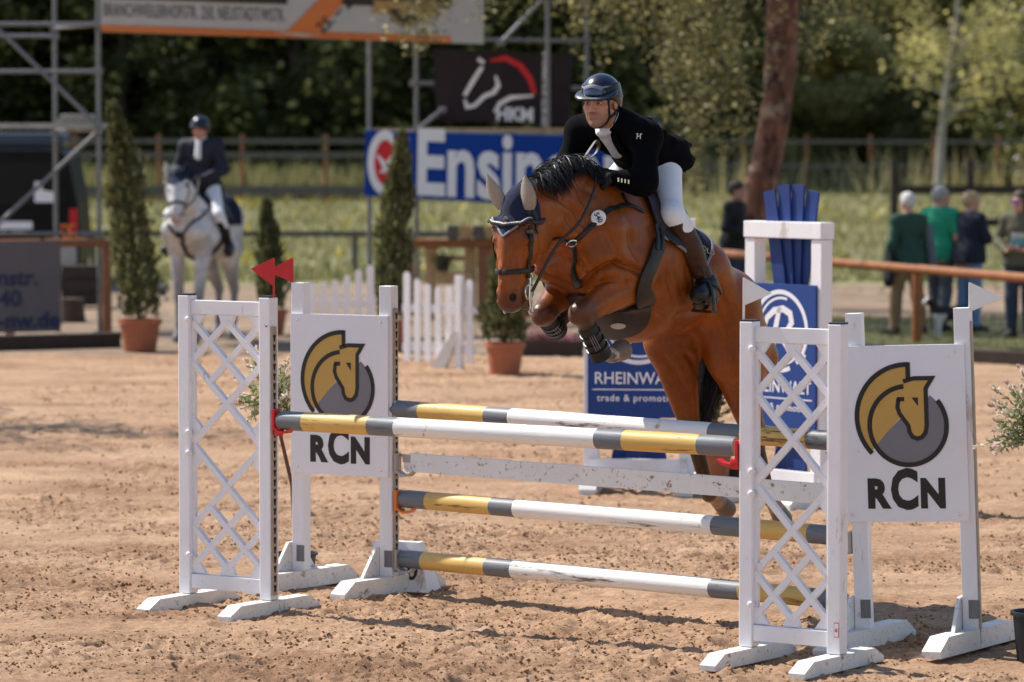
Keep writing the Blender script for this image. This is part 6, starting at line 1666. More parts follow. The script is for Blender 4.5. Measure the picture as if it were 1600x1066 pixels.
# small grey pot beside it
t = thing('grey_pot', "small empty grey pot beside the terracotta pot behind the hind legs", 'plant pot', GP(1140, 752))
mb = MB(); mb.lathe([(.001, 0), (.08, 0), (.105, .12), (.115, .12), (.115, .145), (.10, .145), (.09, .05), (.001, .05)], n=22); mb.build('pot_body', M['black_plastic'], t, True)

# ------------------------------------------------------------------ picket gates
def picket_gate(label, p0, p1, tops, z0, foot=None):
    a, b = Vector(p0), Vector(p1); t = thing('picket_gate', label, 'picket gate', a, math.atan2((b - a).y, (b - a).x), 'white picket gates of another jump'); L = (b - a).length; n = len(tops)
    for z in (.20, .62):
        mb = MB(); mb.box((L / 2, .022, z), (L, .022, .085)); mb.build('rail', M['white_wood'], t)
    for i, h in enumerate(tops):
        x = L * (i + .5) / n; w = .075 if 0 < i < n - 1 else .085
        mb = MB(); mb.prism([(x - w / 2, z0), (x + w / 2, z0), (x + w / 2, h - .03), (x + w / 4, h), (x - w / 4, h), (x - w / 2, h - .03)], .02); mb.build('picket', M['white_wood'], t)
    for x, s in foot or ():
        mb = MB(); Mx = Matrix.Translation((x, 0, 0)); mb.prism([(-.04, 0), (.04, 0), (.04, .98), (-.04, .98)], .06, Mx); mb.build('end_post', M['white_wood'], t)
        mb = MB(); mb.prism([(-.34, 0), (-.16, 0), (.02, .40), (-.06, .40)], .06, Matrix.Translation((x, -.0, 0)) @ Matrix.Rotation(R(12), 4, 'Z')); mb.build('brace', M['white_foot'], t)
picket_gate('white picket gate in the middle, with a slanted foot at its right end', GP(628, 572), GP(742, 578), (1.0, .93, .88, .85, .86, .89, .94), .06, ((.80, 1),))
picket_gate('white picket gate half hidden behind the left emblem board', GP(478, 562), GP(588, 562), (.84, .84, .87, .92, .98, 1.03), .06)

# ------------------------------------------------------------------ blue wings of another jump
M['blue'] = mat('blue printed board', (.008, .045, .22), .6, .06, 6, dirt=(.25, .22, .22), dscale=24, damt=.10)
M['blue_wood'] = mat('blue painted wood', (.006, .030, .16), .6, .14, 8, .12, 30)
def blue_wing(label, loc, rz, w=.66):
    t = thing('blue_wing', label, 'jump wing', loc, rz, 'blue and white wings of another jump')
    for x in (0, w):
        mb = MB(); mb.box((x, 0, .95), (.10, .10, 1.66), bev=.005); mb.build('post', M['white_wood'], t)
        mb = MB(); chamfer_foot(mb, .66, .12, .12, 0, x); mb.build('foot', M['white_foot'], t)
    mb = MB(); mb.box((w / 2, 0, 1.84), (w + .11, .12, .11), bev=.005); mb.build('top_beam', M['white_wood'], t)
    mb = MB(); mb.box((w / 2, -.055, .18), (w + .02, .03, .11), bev=.004); mb.build('bottom_rail', M['white_wood'], t)
    mb = MB(); mb.box((w / 2, -.062, 1.0), (w + .04, .016, .96), bev=.002); bd = mb.build('board', M['blue'], t)
    for i in range(4):
        u = (i - 1.5); mb = MB(); y = .0 + .018 * i
        mb.bar((w / 2 - u * .115, y, .02), (w / 2 + u * .125, y, 2.16 - .04 * abs(u)), .115, .016, up=(0, 1, 0)); mb.build('plank', M['blue_wood'], t)
    y = -.0708; cx = w / 2; cz = 1.165; mw = M['panel_white']
    flat('ring', [ring_poly(cx, cz, .255, .290, 300, -50 + 300 - 20 + 0, 1)] if False else [stroke(arc(cx, cz, .262, -52, 292, 60), .030), stroke(arc(cx + .01, cz, .222, 75, 330, 44), .016)], mw, bd, y)
    R_ = [stroke([(cx - .085, cz - .155), (cx - .055, cz - .02), (cx - .005, cz + .16)], [.055, .05, .04]),
          stroke([(cx - .155, cz + .02), (cx - .13, cz + .085), (cx - .06, cz + .135), (cx + .03, cz + .15), (cx + .10, cz + .12), (cx + .115, cz + .06), (cx + .07, cz + .005), (cx - .03, cz - .03)], [.03, .04, .045, .045, .045, .045, .04, .03]),
          stroke([(cx - .02, cz - .035), (cx + .04, cz - .07), (cx + .12, cz - .15), (cx + .215, cz - .185), (cx + .25, cz - .15)], [.03, .042, .045, .035, .02])]
    flat('letter_mark', R_, mw, bd, y - .001)
    text('lettering', 'RHEINWALT', .118, mw, bd, (cx, y, .79), bold=.008, xs=.92)
    mb = MB(); mb.box((cx, y, .715), (w * .96, .001, .008)); mb.build('line', mw, bd)
    text('lettering', 'trade & promotion', .066, mw, bd, (cx, y, .655), bold=.012, space=1.12)
    return t
def blue_at(label, px0, py0, rz):
    return blue_wing(label, GP(px0, py0), rz)
blue_at('blue wing with round white emblem and fan of blue planks behind the right lattice stand', 1179, 782, R(-52))
blue_at("blue wing half hidden behind the bay horse's legs", 924, 768, R(-6))

# ------------------------------------------------------------------ rails and kerbs of the arena
def arena_rail(label, p0, p1, z, posts, m, r=.055, group='round brown rails edging the arena'):
    a, b = Vector(p0), Vector(p1); t = thing('arena_rail', label, 'rail', (a.x, a.y, 0), 0, group); d = b - a; n = max(1, round(d.length / 3.2))
    for i in range(n):
        q0 = d * (i / n) + Vector((0, 0, z)); q1 = d * ((i + 1) / n) + Vector((0, 0, z)); mb = MB(); mb.tube([q0, q0.lerp(q1, .35), q0.lerp(q1, .7), q1 - d.normalized() * .01], [r * 1.05, r, r * 1.02, r * .92], 12); mb.build('rail', m, t, True)
    for f_ in posts: mb = MB(); p = d * f_; mb.tube([p + Vector((0, r * 1.6, -.1)), p + Vector((0, r * 1.6, z + .02))], [r * 1.15, r], 12); mb.build('post', m, t, True)
    return t
M['rail_wood'] = mat('orange brown round timber', (.25, .088, .026), .6, .25, 6, .2, 24, stretch=(1, 1, 1))
arena_rail('round orange brown rail in front of the walkers on the right', G(1120, 500, 0), G(1625, 563, 0), .88, [.0, .665, 1.0], M['rail_wood'])
arena_rail('brown rail carrying the grey banner at the left', G(-70, 528), G(166, 521), 1.12, [.35, 1.0], M['wood_brown'])
arena_rail('reddish rail beside the wooden stand in the middle', G(640, 493), G(1010, 497), .98, [0, .5, 1], M['rail_wood'])
def kerb(label, a, b, h, w, m):
    a, b = Vector(a), Vector(b); t = thing('timber_kerb', label, 'kerb', a, 0, 'low timber kerbs at the edge of the sand'); d = b - a; n = max(1, round(d.length / 2.6))
    for i in range(n): mb = MB(); mb.bar(d * (i / n) + Vector((0, 0, h / 2 - .03)), d * ((i + 1) / n) - d.normalized() * .012 + Vector((0, 0, h / 2 - .03)), w, h, bev=.008); mb.build('beam', m, t)
kerb('dark timber kerb at the edge of the sand on the right', G(1275, 553), G(1700, 576), .17, .16, M['wood_dark'])
kerb('dark timber kerb under the grey banner on the left', G(-90, 549), G(186, 541), .19, .18, M['wood_dark'])
kerb('dark timber kerb beyond the flower box', G(830, 543), G(1010, 546), .16, .16, M['wood_dark'])

# flower box
t = thing('flower_box', 'low timber box of pink heather right of the terracotta pot', 'flower box', G(862, 556), R(-3))
for dy in (-.16, .16): mb = MB(); mb.box((0, dy, .09), (.66, .03, .16)); mb.build('board', M['wood_dark'], t)
for dx in (-.33, .33): mb = MB(); mb.box((dx, 0, .09), (.03, .29, .16)); mb.build('board', M['wood_dark'], t)
r = np.random.default_rng(6); C = np.stack([r.normal(-.05, .16, 1500), r.uniform(-.14, .14, 1500), .16 + np.abs(r.normal(0, .09, 1500))], 1); C[:, 0] = np.clip(C[:, 0], -.34, .34)
V = leaf_cloud(C, .014, r, 1.0); M['heather'] = leafmat('pink heather', (.30, .07, .09), (.62, .26, .28), .3, .6)
tag(link('blossom', np_mesh('blossom', V, np.arange(len(V)).reshape(-1, 4)), M['heather'], t), kind='stuff')
C[:, 2] = .13 + .6 * (C[:, 2] - .16); V = leaf_cloud(C[:700], .016, r); tag(link('greenery', np_mesh('greenery', V, np.arange(len(V)).reshape(-1, 4)), M['leaf_shrub'], t), kind='stuff')

# wooden stand behind the picket gate
def PXB(Y, x0, x1, y0, y1):
    a = AT(x0, y1, Y); b = AT(x1, y0, Y); return (a.x + b.x) / 2, (a.z + b.z) / 2, abs(b.x - a.x), abs(b.z - a.z)
t = thing('wooden_stand', 'timber jump stand with a reddish top board behind the picket gate', 'wooden stand', (AT(672, 400, 50.5).x, 50.5, 0)); o0 = t.location.copy()
for nm, x0, x1, y0, y1, dy, dep, m in (('top_board', 648, 792, 374, 387, 0, .30, 'rail_wood'), ('upright', 664, 682, 386, 500, .0, .12, 'wood_light'), ('upright', 726, 744, 386, 500, .02, .12, 'wood_light'), ('beam', 684, 742, 425, 444, -.02, .16, 'wood_light'), ('beam', 684, 726, 400, 408, .05, .05, 'wood_light'), ('side_panel', 746, 783, 388, 500, .03, .3, 'wood_brown')):
    cx, cz, w_, h_ = PXB(50.5, x0, x1, y0, y1); mb = MB(); mb.box((cx - o0.x, dy, cz), (w_, dep, h_), bev=.008); mb.build(nm, M[m], t)
t = thing('grey_box', 'grey slatted box lying on the reddish board of the timber stand', 'box', (AT(738, 372, 50.5).x, 50.5, AT(738, 373, 50.5).z)); o0 = t.location.copy()
for i, (x0, x1) in enumerate(((699, 716), (718, 738), (740, 757), (759, 776))):
    cx, cz, w_, h_ = PXB(50.5, x0, x1, 352, 373); mb = MB(); mb.box((cx - o0.x, 0, cz - o0.z), (w_, .3, h_), bev=.006); mb.build('slat', M['wood_grey'] if i % 2 == 0 else M['wood_light'], t)
t = thing('small_planter', 'small dark planter with a tuft of green on the shelf of the timber stand', 'planter', (AT(692, 424, 50.4).x, 50.4, AT(692, 424.5, 50.4).z))
mb = MB(); mb.lathe([(.001, 0), (.07, 0), (.09, .12), (.08, .12), (.001, .10)], n=16); mb.build('pot_body', M['black_plastic'], t, True); r = np.random.default_rng(8); V = leaf_cloud(np.stack([r.normal(0, .06, 160), r.normal(0, .05, 160), .12 + np.abs(r.normal(0, .06, 160))], 1), .03, r); tag(link('foliage', np_mesh('foliage', V, np.arange(len(V)).reshape(-1, 4)), M['leaf_shrub'], t), kind='stuff')

# ------------------------------------------------------------------ scaffold towers and banners
def tube_set(label, posts, bars, rad=.034, decks=(), group='steel scaffold towers'):
    x0 = posts[0]; t = thing('scaffold', label, 'scaffold', (x0[0], x0[1], 0), 0, group); o = Vector((x0[0], x0[1], 0))
    for x, y, z0, z1 in posts:
        mb = MB(); mb.tube([Vector((x, y, z0)) - o, Vector((x, y, z1)) - o], rad, 12); p = mb.build('standard', M['steel'], t, True)
        mb = MB(); mb.box(Vector((x, y, z0 + .006)) - o, (.15, .15, .012)); mb.build('base_plate', M['steel'], p)
    for a, b in bars:
        mb = MB(); mb.tube([Vector(a) - o, Vector(b) - o], rad * .9, 10); mb.build('brace_tube', M['steel'], t, True)
        for q in (a, b): mb = MB(); mb.box(Vector(q) - o, (.10, .10, .09), bev=.015); mb.build('coupler', M['steel'], t)
    for c, s, m in decks: mb = MB(); mb.box(Vector(c) - o, s, bev=.004); mb.build('deck_board', m, t)
    return t
Yf, Yb = 47.4, 49.3
xa = AT(155, 300, Yf).x; xb = AT(87, 300, Yb).x; xc = AT(-75, 300, Yf).x; xd = AT(-130, 300, Yb).x
def zy(py, Y): return AT(800, py, Y).z
Lz = [zy(y, Yf) for y in (38, 112, 197)]
posts = [(xa, Yf, 0, 7.2), (xb, Yb, 0, 7.2), (xc, Yf, 0, 7.2), (xd, Yb, 0, 7.2)]
bars = [((xc, Yf - .05, Lz[0]), (xa, Yf - .05, Lz[0])), ((xc, Yf - .05, Lz[1]), (xa, Yf - .05, Lz[1])), ((xd, Yb, Lz[0] - .1), (xb, Yb, Lz[0] - .1)), ((xa, Yf - .05, Lz[2]), (AT(-20, 30, Yf).x, Yf - .09, zy(28, Yf))), ((xa, Yf - .06, zy(205, Yf)), (AT(-20, 365, Yf).x, Yf - .06, zy(367, Yf))), ((xa, Yf, Lz[2] - .05), (xb, Yb, Lz[2] - .05)), ((xa, Yf, zy(38, Yf)), (xb, Yb, zy(38, Yf))), ((xc, Yf, Lz[2] - .05), (xd, Yb, Lz[2] - .05)), ((xc, Yf - .05, zy(365, Yf)), (xa, Yf - .05, zy(365, Yf)))]
M['deck'] = mat('pale aluminium deck', (.34, .32, .29), .5, .2, 8, .1, 40)
decks = [(((xa + xc) / 2, Yf + .45, Lz[2]), (xa - xc, .55, .07), M['deck']), (((xa + xc) / 2, Yf + 1.1, Lz[2]), (xa - xc, .55, .07), M['deck'])]
tube_set('steel scaffold tower at the left edge holding up the top banner', posts, bars, .029, decks)
# folded tarpaulin on the deck
t = thing('folded_sheet', 'folded pale sheet lying on the deck of the left scaffold', 'folded sheet', (AT(119, 190, Yf + .4).x, Yf + .4, Lz[2] + .036)); mb = MB()
for i in range(3): mb.box((.01 * i, .0, .022 + .036 * i), (.44 - .02 * i, .30, .032), bev=.012)
mb.build('fold', M['deck'], t, True)
# orange ribbons tied to the tube
for k, px in enumerate((101, 113)):
    t = thing('tape_ribbon', ('orange tape ribbon tied round the lower scaffold tube, the left one', 'orange tape ribbon tied round the lower scaffold tube, the right one')[k], 'ribbon', (AT(px, 352, Yf - .12).x, Yf - .12, zy(352, Yf))); mb = MB(); rr = random.Random(k)
    for j in range(2):
        pp = smooth_path([(0, 0, 0), (rr.uniform(-.08, .08), -.03, -.06), (rr.uniform(-.09, .09), -.02, -.13 - .04 * j * k), (rr.uniform(-.10, .10), -.04, -.18 - .05 * j * k)], 8); strap(mb, pp, [Vector((0, -1, .1))] * 9, .022, .001) if 'strap' in globals() else None
    mb.tube([(-.05, 0, 0), (0, -.05, .01), (.05, 0, 0)], .012, 6); mb.build('ribbon_loop', M['orange'], t, True)
Ym = 50.0
cx = [AT(q, 300, Ym).x for q in (577, 641, 856, 922)]
Yk = 51.6
posts = [(cx[0], Ym, 0, 7), (cx[1] + .04, Yk, 0, 7), (cx[2], Ym + .25, 0, 7), (cx[3], Yk + .6, 0, 7)]
bars = [((cx[0], Ym - .05, zy(206, Ym)), (AT(1010, 215, Ym).x, Ym - .05, zy(214, Ym))), ((cx[1], Yk, zy(130, Yk)), (cx[3], Yk + .6, zy(138, Yk))), ((cx[2] - 1.2, Ym + .2, zy(62, Ym)), (cx[3], Yk + .6, zy(62, Yk))), ((AT(783, 65, Ym).x, Ym + .2, zy(66, Ym)), (AT(905, -60, Ym).x, Ym + .2, zy(-60, Ym))), ((AT(652, 203, Ym).x, Ym - .06, zy(203, Ym)), (AT(692, 172, Yk).x, Yk - .3, zy(172, Yk))), ((cx[0], Ym, zy(206, Ym)), (cx[1] + .04, Yk, zy(206, Ym)))]
tube_set('steel scaffold tower in the middle carrying the blue and the dark banners', posts, bars, .031, [(((cx[0] + AT(1000, 200, Ym).x) / 2, Ym + .30, zy(204, Ym)), (3.4, .45, .06), M['wood_light'])])

def banner(label, tl, tr, bl, br, m, sag=.02, seed=0, nx=40, nz=14, cat='banner'):
    """cloth between four points, slightly billowed, local x along the top, z up, faces -y"""
    tl, tr, bl, br = map(Vector, (tl, tr, bl, br)); t = thing('banner', label, cat, bl); V = []; F = []
    for j in range(nz + 1):
        for i in range(nx + 1):
            u, v = i / nx, j / nz; p = (bl.lerp(br, u)).lerp(tl.lerp(tr, u), v) - bl
            w = (fbm(np.array([u * 5 + v * 2]), np.array([v * 2.2 - u]), seed, 3)[0] - .5) * sag * 2 + sag * .6 * math.sin(u * 21 + v * 3) * .3; V.append(p + Vector((0, w, 0)))
    for j in range(nz):
        for i in range(nx): a = j * (nx + 1) + i; F.append((a, a + 1, a + nx + 2, a + nx + 1))
    mb = MB(); mb.add(V, F); o = mb.build('cloth', m, t, True)
    t['_w'] = 1; del t['_w']
    def put(name, me, mm, u, v, lift=.012):
        """map flat artwork (x along, z up, metres from u,v) onto the cloth"""
        ex = (br - bl).normalized(); ez = (tl - bl).normalized(); Lx = (br - bl).length; Lz_ = (tl - bl).length; base = Vector((0, 0, 0)); me.materials.clear()
        for q in me.vertices:
            uu = u + q.co.x / Lx; vv = v + q.co.z / Lz_; p = (bl.lerp(br, uu)).lerp(tl.lerp(tr, uu), vv) - bl
            w = (fbm(np.array([uu * 5 + vv * 2]), np.array([vv * 2.2 - uu]), seed, 3)[0] - .5) * sag * 2 + sag * .6 * math.sin(uu * 21 + vv * 3) * .3
            q.co = p + Vector((0, w - lift + q.co.y, 0))
        return link(name, me, mm, o)
    return t, put
def polys_mesh(polys, sub=0):
    mb = MB()
    for p in polys: mb.prism(p, .001)
    return mb.mesh('art')
def densify(poly, d=.08):
    out = []
    for i in range(len(poly)):
        a = Vector((*poly[i], 0)); b = Vector((*poly[(i + 1) % len(poly)], 0)); n = max(1, int((b - a).length / d))
        for k in range(n): q = a.lerp(b, k / n); out.append((q.x, q.y))
    return out
M['banner_blue'] = mat('blue banner cloth', (.006, .045, .27), .75, .06, 5, spec=.15)
M['banner_dark'] = mat('dark purple brown banner cloth', (.017, .009, .013), .8, .35, 2.5)
M['banner_white'] = mat('off white banner cloth', (.46, .43, .40), .7, .06, 5)
M['banner_orange'] = mat('orange banner print', (.62, .17, .035), .6, .08, 5)
M['banner_black'] = mat('black brown banner print', (.025, .018, .015), .6, .2, 5)
M['banner_grey'] = mat('grey banner cloth', (.105, .095, .105), .7, .08, 4)
M['print_navy'] = mat('navy print on grey', (.012, .020, .075), .6, .1, 5)
M['print_white'] = mat('white banner print', (.74, .74, .76), .6, .04, 5)
M['print_red'] = mat('red banner print', (.55, .015, .02), .6, .08, 5)
M['print_gold'] = mat('gold banner print', (.42, .25, .08), .6, .08, 5)
# blue banner
t, put = banner('blue banner with white lettering and a red and white oval emblem', AT(571, 204, Ym - .12), AT(985, 216, Ym - .12), AT(569, 306, Ym - .14), AT(985, 329, Ym - .14), M['banner_blue'], .025, 3)
s = Ym / FPX
def E(x, y): return (x * s, -y * s)      # pixels of the photograph to metres
me = text_mesh('Ensinger', 1.0, bold=.028, xs=.88); 
xs_ = [v.co.x for v in me.vertices]; zs_ = [v.co.z for v in me.vertices]; w0 = max(xs_) - min(xs_)
sc = (330 * s) / w0; cap = max(v.co.z for v in me.vertices) - sorted(zs_)[int(len(zs_) * .02)]
for v in me.vertices: v.co.x = (v.co.x - min(xs_)) * sc; v.co.z = v.co.z * sc * 1.25
put('lettering', me, M['print_white'], (652 - 570) / 415, .50)
put('emblem_oval', polys_mesh([densify([(27 * s * math.cos(a), 50 * s * math.sin(a)) for a in np.linspace(0, 6.2, 40)])]), M['print_white'], (601 - 570) / 415, .52)
put('emblem_red', polys_mesh([densify([(17 * s * math.cos(a), 35 * s * math.sin(a)) for a in np.linspace(0, 6.2, 40)])]), M['print_red'], (602 - 570) / 415, .52, .015)
put('emblem_bird', polys_mesh([stroke([E(-13, -12), E(-2, 2), E(2, 16)], [.02, .07, .03]), stroke([E(13, -14), E(3, 2), E(0, 14)], [.02, .06, .03]), stroke([E(-8, 14), E(8, 12)], .035)]), M['print_white'], (602 - 570) / 415, .52, .018)
# dark banner with the horse head in outline
t, put = banner('dark purple banner with a white horse head outline and red arc above the blue banner', AT(676, 76, Yk - .2), AT(895, 85, Yk - .2), AT(682, 188, Yk - .2), AT(891, 196, Yk - .2), M['banner_dark'], .035, 8, cat='banner')
s2 = Yk / FPX
def K(x, y): return ((x - 682) * s2, (190 - y) * s2)
put('horse_outline', polys_mesh([stroke([K(755, 104), K(741, 126), K(727, 150)], [.05, .06, .05]), stroke([K(727, 156), K(730, 168), K(742, 165), K(757, 150), K(772, 143), K(779, 132), K(775, 117)], [.03, .05, .05, .055, .06, .055, .03]), stroke([K(749, 92), K(758, 98)], .05), stroke([K(772, 174), K(781, 160), K(798, 150), K(832, 146)], [.03, .06, .06, .03])]), M['print_white'], 0, 0)
put('red_arc', polys_mesh([stroke([K(767, 94), K(790, 89), K(812, 100), K(827, 120), K(834, 143)], [.03, .07, .08, .08, .06])]), M['print_red'], 0, 0)
me = text_mesh('HKM', .245, bold=.045, xs=.95); put('lettering', me, M['print_white'], .585, .115)
me = text_mesh('SPORTS EQUIPMENT', .105, bold=.02, space=1.05)
for v in me.vertices: v.co.x, v.co.z = -v.co.z, v.co.x
put('lettering', me, M['print_white'], .81, .50)
# top banner between the towers
Yt0, Yt1 = 47.3, 49.8
tl = AT(156, -70, Yt0); tr = AT(756, -50, Yt1); bl = AT(158, 50, Yt0); br = AT(756, 69, Yt1)
t, put = banner('long banner with street address and orange edge, across the top left', tl, tr, bl, br, M['banner_white'], .03, 5, 60, 12)
Lx = (br - bl).length; Lz0 = (tl - bl).length; s3 = 48.5 / FPX
def T(x, y):                             # pixel near the banner -> metres along / above its lower edge
    return ((x - 158) * s3, ((50 + (x - 158) / 598 * 19) - y) * s3)
def strip(y0, y1, x0=158, x1=756, n=30): return [T(x0 + (x1 - x0) * i / n, y1 + (x0 + (x1 - x0) * i / n - 158) / 598 * 19) for i in range(n + 1)] + [T(x1 - (x1 - x0) * i / n, y0 + (x1 - (x1 - x0) * i / n - 158) / 598 * 19) for i in range(n + 1)]
put('orange_edge', polys_mesh([strip(39, 49.5)]), M['banner_orange'], 0, 0)
put('dark_field', polys_mesh([strip(-69, -1, 158, 470), strip(-69, -3 , 545, 756)]), M['banner_black'], 0, 0)
put('orange_slash', polys_mesh([densify([T(468, 51), T(520, 55), T(590, -18), T(545, -18)])]), M['banner_orange'], 0, 0, .015)
me = text_mesh('BRANCHWEILERHOFSTR. 250, NEUSTADT/WSTR.', .235, bold=-.004, space=1.06); xs_ = [v.co.x for v in me.vertices]; w0 = max(xs_) - min(xs_)
for v in me.vertices: v.co.x = (v.co.x - min(xs_)) * (302 * s3) / w0
put('lettering', me, M['banner_black'], 5 / 598, .285)
me = text_mesh('25. – 28.', .21, bold=.015)
for v in me.vertices: x, z = v.co.x, v.co.z; v.co.x = x * .75 - z * .66; v.co.z = x * .66 + z * .75
put('lettering', me, M['banner_black'], (522 - 158) / 598, .36, .020)
rb = densify([T(617, 3), T(737, 8), T(729, 17), T(737, 27), T(615, 22), T(622, 12)])
put('seal', polys_mesh([densify([(lambda q: (q[0] + 36 * s3 * math.cos(a), q[1] + 36 * s3 * math.sin(a)))(T(678, 8)) for a in np.linspace(0, 6.2, 36)])]), M['banner_black'], 0, 0, .016)
put('seal_ring', polys_mesh([stroke([(lambda q: (q[0] + 33 * s3 * math.cos(a), q[1] + 33 * s3 * math.sin(a)))(T(678, 8)) for a in np.linspace(3.3, 6.1, 24)], .02)]), M['print_gold'], 0, 0, .018)
put('ribbon', polys_mesh([rb]), M['print_gold'], 0, 0, .022)
# grey banner on the left rail
Yg = 45.6
t, put = banner('grey banner with navy lettering hung on the rail at the left edge', AT(-60, 378, Yg), AT(95, 376, Yg), AT(-60, 522, Yg), AT(95, 518, Yg), M['banner_grey'], .012, 2)
sg_ = Yg / FPX
for tx_, x_, y_, sz in (('instr.', 24, 436, .27), ('40', 16, 468, .27), ('r-nw.de', 38, 502, .27)):
    me = text_mesh(tx_, sz, bold=.025)
    put('lettering', me, M['print_navy'], (x_ + 60) / 155, (520 - y_) / 142)

# ------------------------------------------------------------------ dark van behind the left scaffold
def van():
    Y = 60.0; x1 = AT(122, 300, Y).x; t = thing('dark_van', 'black van seen from behind at the left edge, beyond the scaffold', 'van', (x1 - .98, Y, 0), R(4)); W2 = .98
    M['van_paint'] = mat('black van paint', (.005, .005, .006), .45, .1, 6, spec=.15); M['van_glass'] = mat('dark window glass', (.008, .010, .010), .30, .1, 6, spec=.15); M['van_roof'] = mat('blue grey roof box', (.05, .06, .08), .4, .1, 6)
    prof = [(-W2, .35), (W2, .35), (W2 + .02, .9), (W2 - .02, 1.35), (W2 - .16, 2.08), (W2 - .30, 2.16), (-W2 + .30, 2.16), (-W2 + .16, 2.08), (-W2 + .02, 1.35), (-W2 - .02, .9)]
    mb = MB(); mb.prism(prof, 4.4, Matrix.Translation((0, 2.2, 0))); mb.build('body', M['van_paint'], t)
    mb = MB(); mb.prism([(-.76, 1.32), (.76, 1.32), (.68, 1.98), (-.68, 1.98)], .02, Matrix.Translation((0, -.006, 0))); mb.build('rear_window', M['van_glass'], t)
    mb = MB(); mb.box((0, .06, .52), (1.9, .22, .30), bev=.05); mb.build('bumper', M['cup_grey'], t)
    mb = MB(); mb.box((0, 1.6, 2.32), (1.5, 2.6, .24), bev=.08); mb.build('roof_box', M['van_roof'], t)
    for sx in (-1, 1):
        mb = MB(); mb.box((sx * .90, .0, 1.05), (.13, .05, .42), bev=.02); mb.build('tail_light', M['print_red'], t)
        for yy in (.8, 3.5): mb = MB(); mb.lathe([(.001, -.1), (.22, -.1), (.33, -.09), (.34, 0), (.33, .09), (.22, .1), (.001, .1)], (sx * .88, yy, .34), 24, ax=(1, 0, 0)); mb.build('wheel', M['black_plastic'], t, True)
    mb = MB(); mb.box((0, -.012, 1.0), (.52, .02, .12)); mb.build('number_plate', M['panel_white'], t)
    mb = MB(); mb.prism([(.30, 1.36), (.60, 1.36), (.60, 1.52), (.42, 1.55), (.42, 1.68), (.30, 1.68)], .012, Matrix.Translation((0, -.026, 0))); mb.build('window_reflection', M['panel_white'], t)  # a reflection on the glass, put in as a white plate
van()
t = thing('timber_trough', 'dark timber trough standing behind the left scaffold', 'trough', (AT(132, 440, 54).x, 54.0, 0))
for i in range(3): mb = MB(); mb.box((0, 0, .12 + .19 * i), (.62, .35, .18), bev=.01); mb.build('plank', M['wood_dark'], t)
t = thing('tree_stump', 'short cut tree stump beside the left scaffold post', 'stump', (AT(112, 480, 50).x, 50.0, 0)); mb = MB(); mb.lathe([(.001, 0), (.19, 0), (.17, .1), (.16, .30), (.001, .31)], n=18); mb.build('wood', M['bark'], t, True)
# ================================================================== grey horse and its rider, waiting
M['grey_coat'] = mat('dapple grey coat', (1, 1, 1), .5, .10, 9, .05, 200, attr='col', fine=(22, .10))
M['white_hair'] = mat('grey white mane', (.50, .48, .46), .5, .2, 30)
JG = dict(withers=(0, 0, 1.70), croup=(-.72, 0, 1.71), tail=(-.98, 0, 1.52), neck0=(.20, 0, 1.46), neck1=(.60, .04, 1.74), poll=(.85, .11, 1.96), muzzle=(1.07, .19, 1.45), hk=1.26, face=(.90, .22, .42),
    front=[(s, (.22, .17 * s, 1.12), (.44, .15 * s, 1.33), (.27 + .06 * s, .15 * s, .55), (.27 + .06 * s, .15 * s, .22), (.31 + .06 * s, .15 * s, .12), (.34 + .06 * s, .15 * s, .055)) for s in (1, -1)],
    hind=[(s, (-.66, .13 * s, 1.42), (-.52, .16 * s, 1.08), (-.90 + .1 * s, .14 * s, .60), (-.88 + .1 * s, .14 * s, .22), (-.83 + .1 * s, .14 * s, .12), (-.80 + .1 * s, .14 * s, .055)) for s in (1, -1)])
fg = horse_field(JG, .015, (-1.35, -.5, -.02), (1.35, .5, 2.25))
Hg, Bg = JG['_H'], JG['_B']
def grey_paint(V):
    V = V.astype(np.float64); C = np.tile(np.array([.62, .60, .60]), (len(V), 1))
    nz = fbm(V[:, 0] * 9 + V[:, 1] * 6, V[:, 2] * 9 - V[:, 1] * 4, 5, 3)
    def mx(w, c):
        nonlocal C
        w = np.clip(w, 0, 1)[:, None]; C = C * (1 - w) + np.array(c) * w
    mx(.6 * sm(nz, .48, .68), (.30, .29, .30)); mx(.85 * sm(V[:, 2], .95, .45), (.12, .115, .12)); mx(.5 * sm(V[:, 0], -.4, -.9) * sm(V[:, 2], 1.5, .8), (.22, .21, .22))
    d = np.linalg.norm(V - Hg(.97, .02, 0), axis=1); mx(.9 * sm(d, .12, .05), (.45, .27, .25))
    for s in (-1, 1): d = np.linalg.norm(V - Hg(.265, .062, .10 * s), axis=1); mx(.8 * sm(d, .05, .02), (.05, .04, .04)); d = np.linalg.norm(V - Hg(.93, .072, .044 * s), axis=1); mx(sm(d, .03, .012), (.04, .03, .03))
    return C
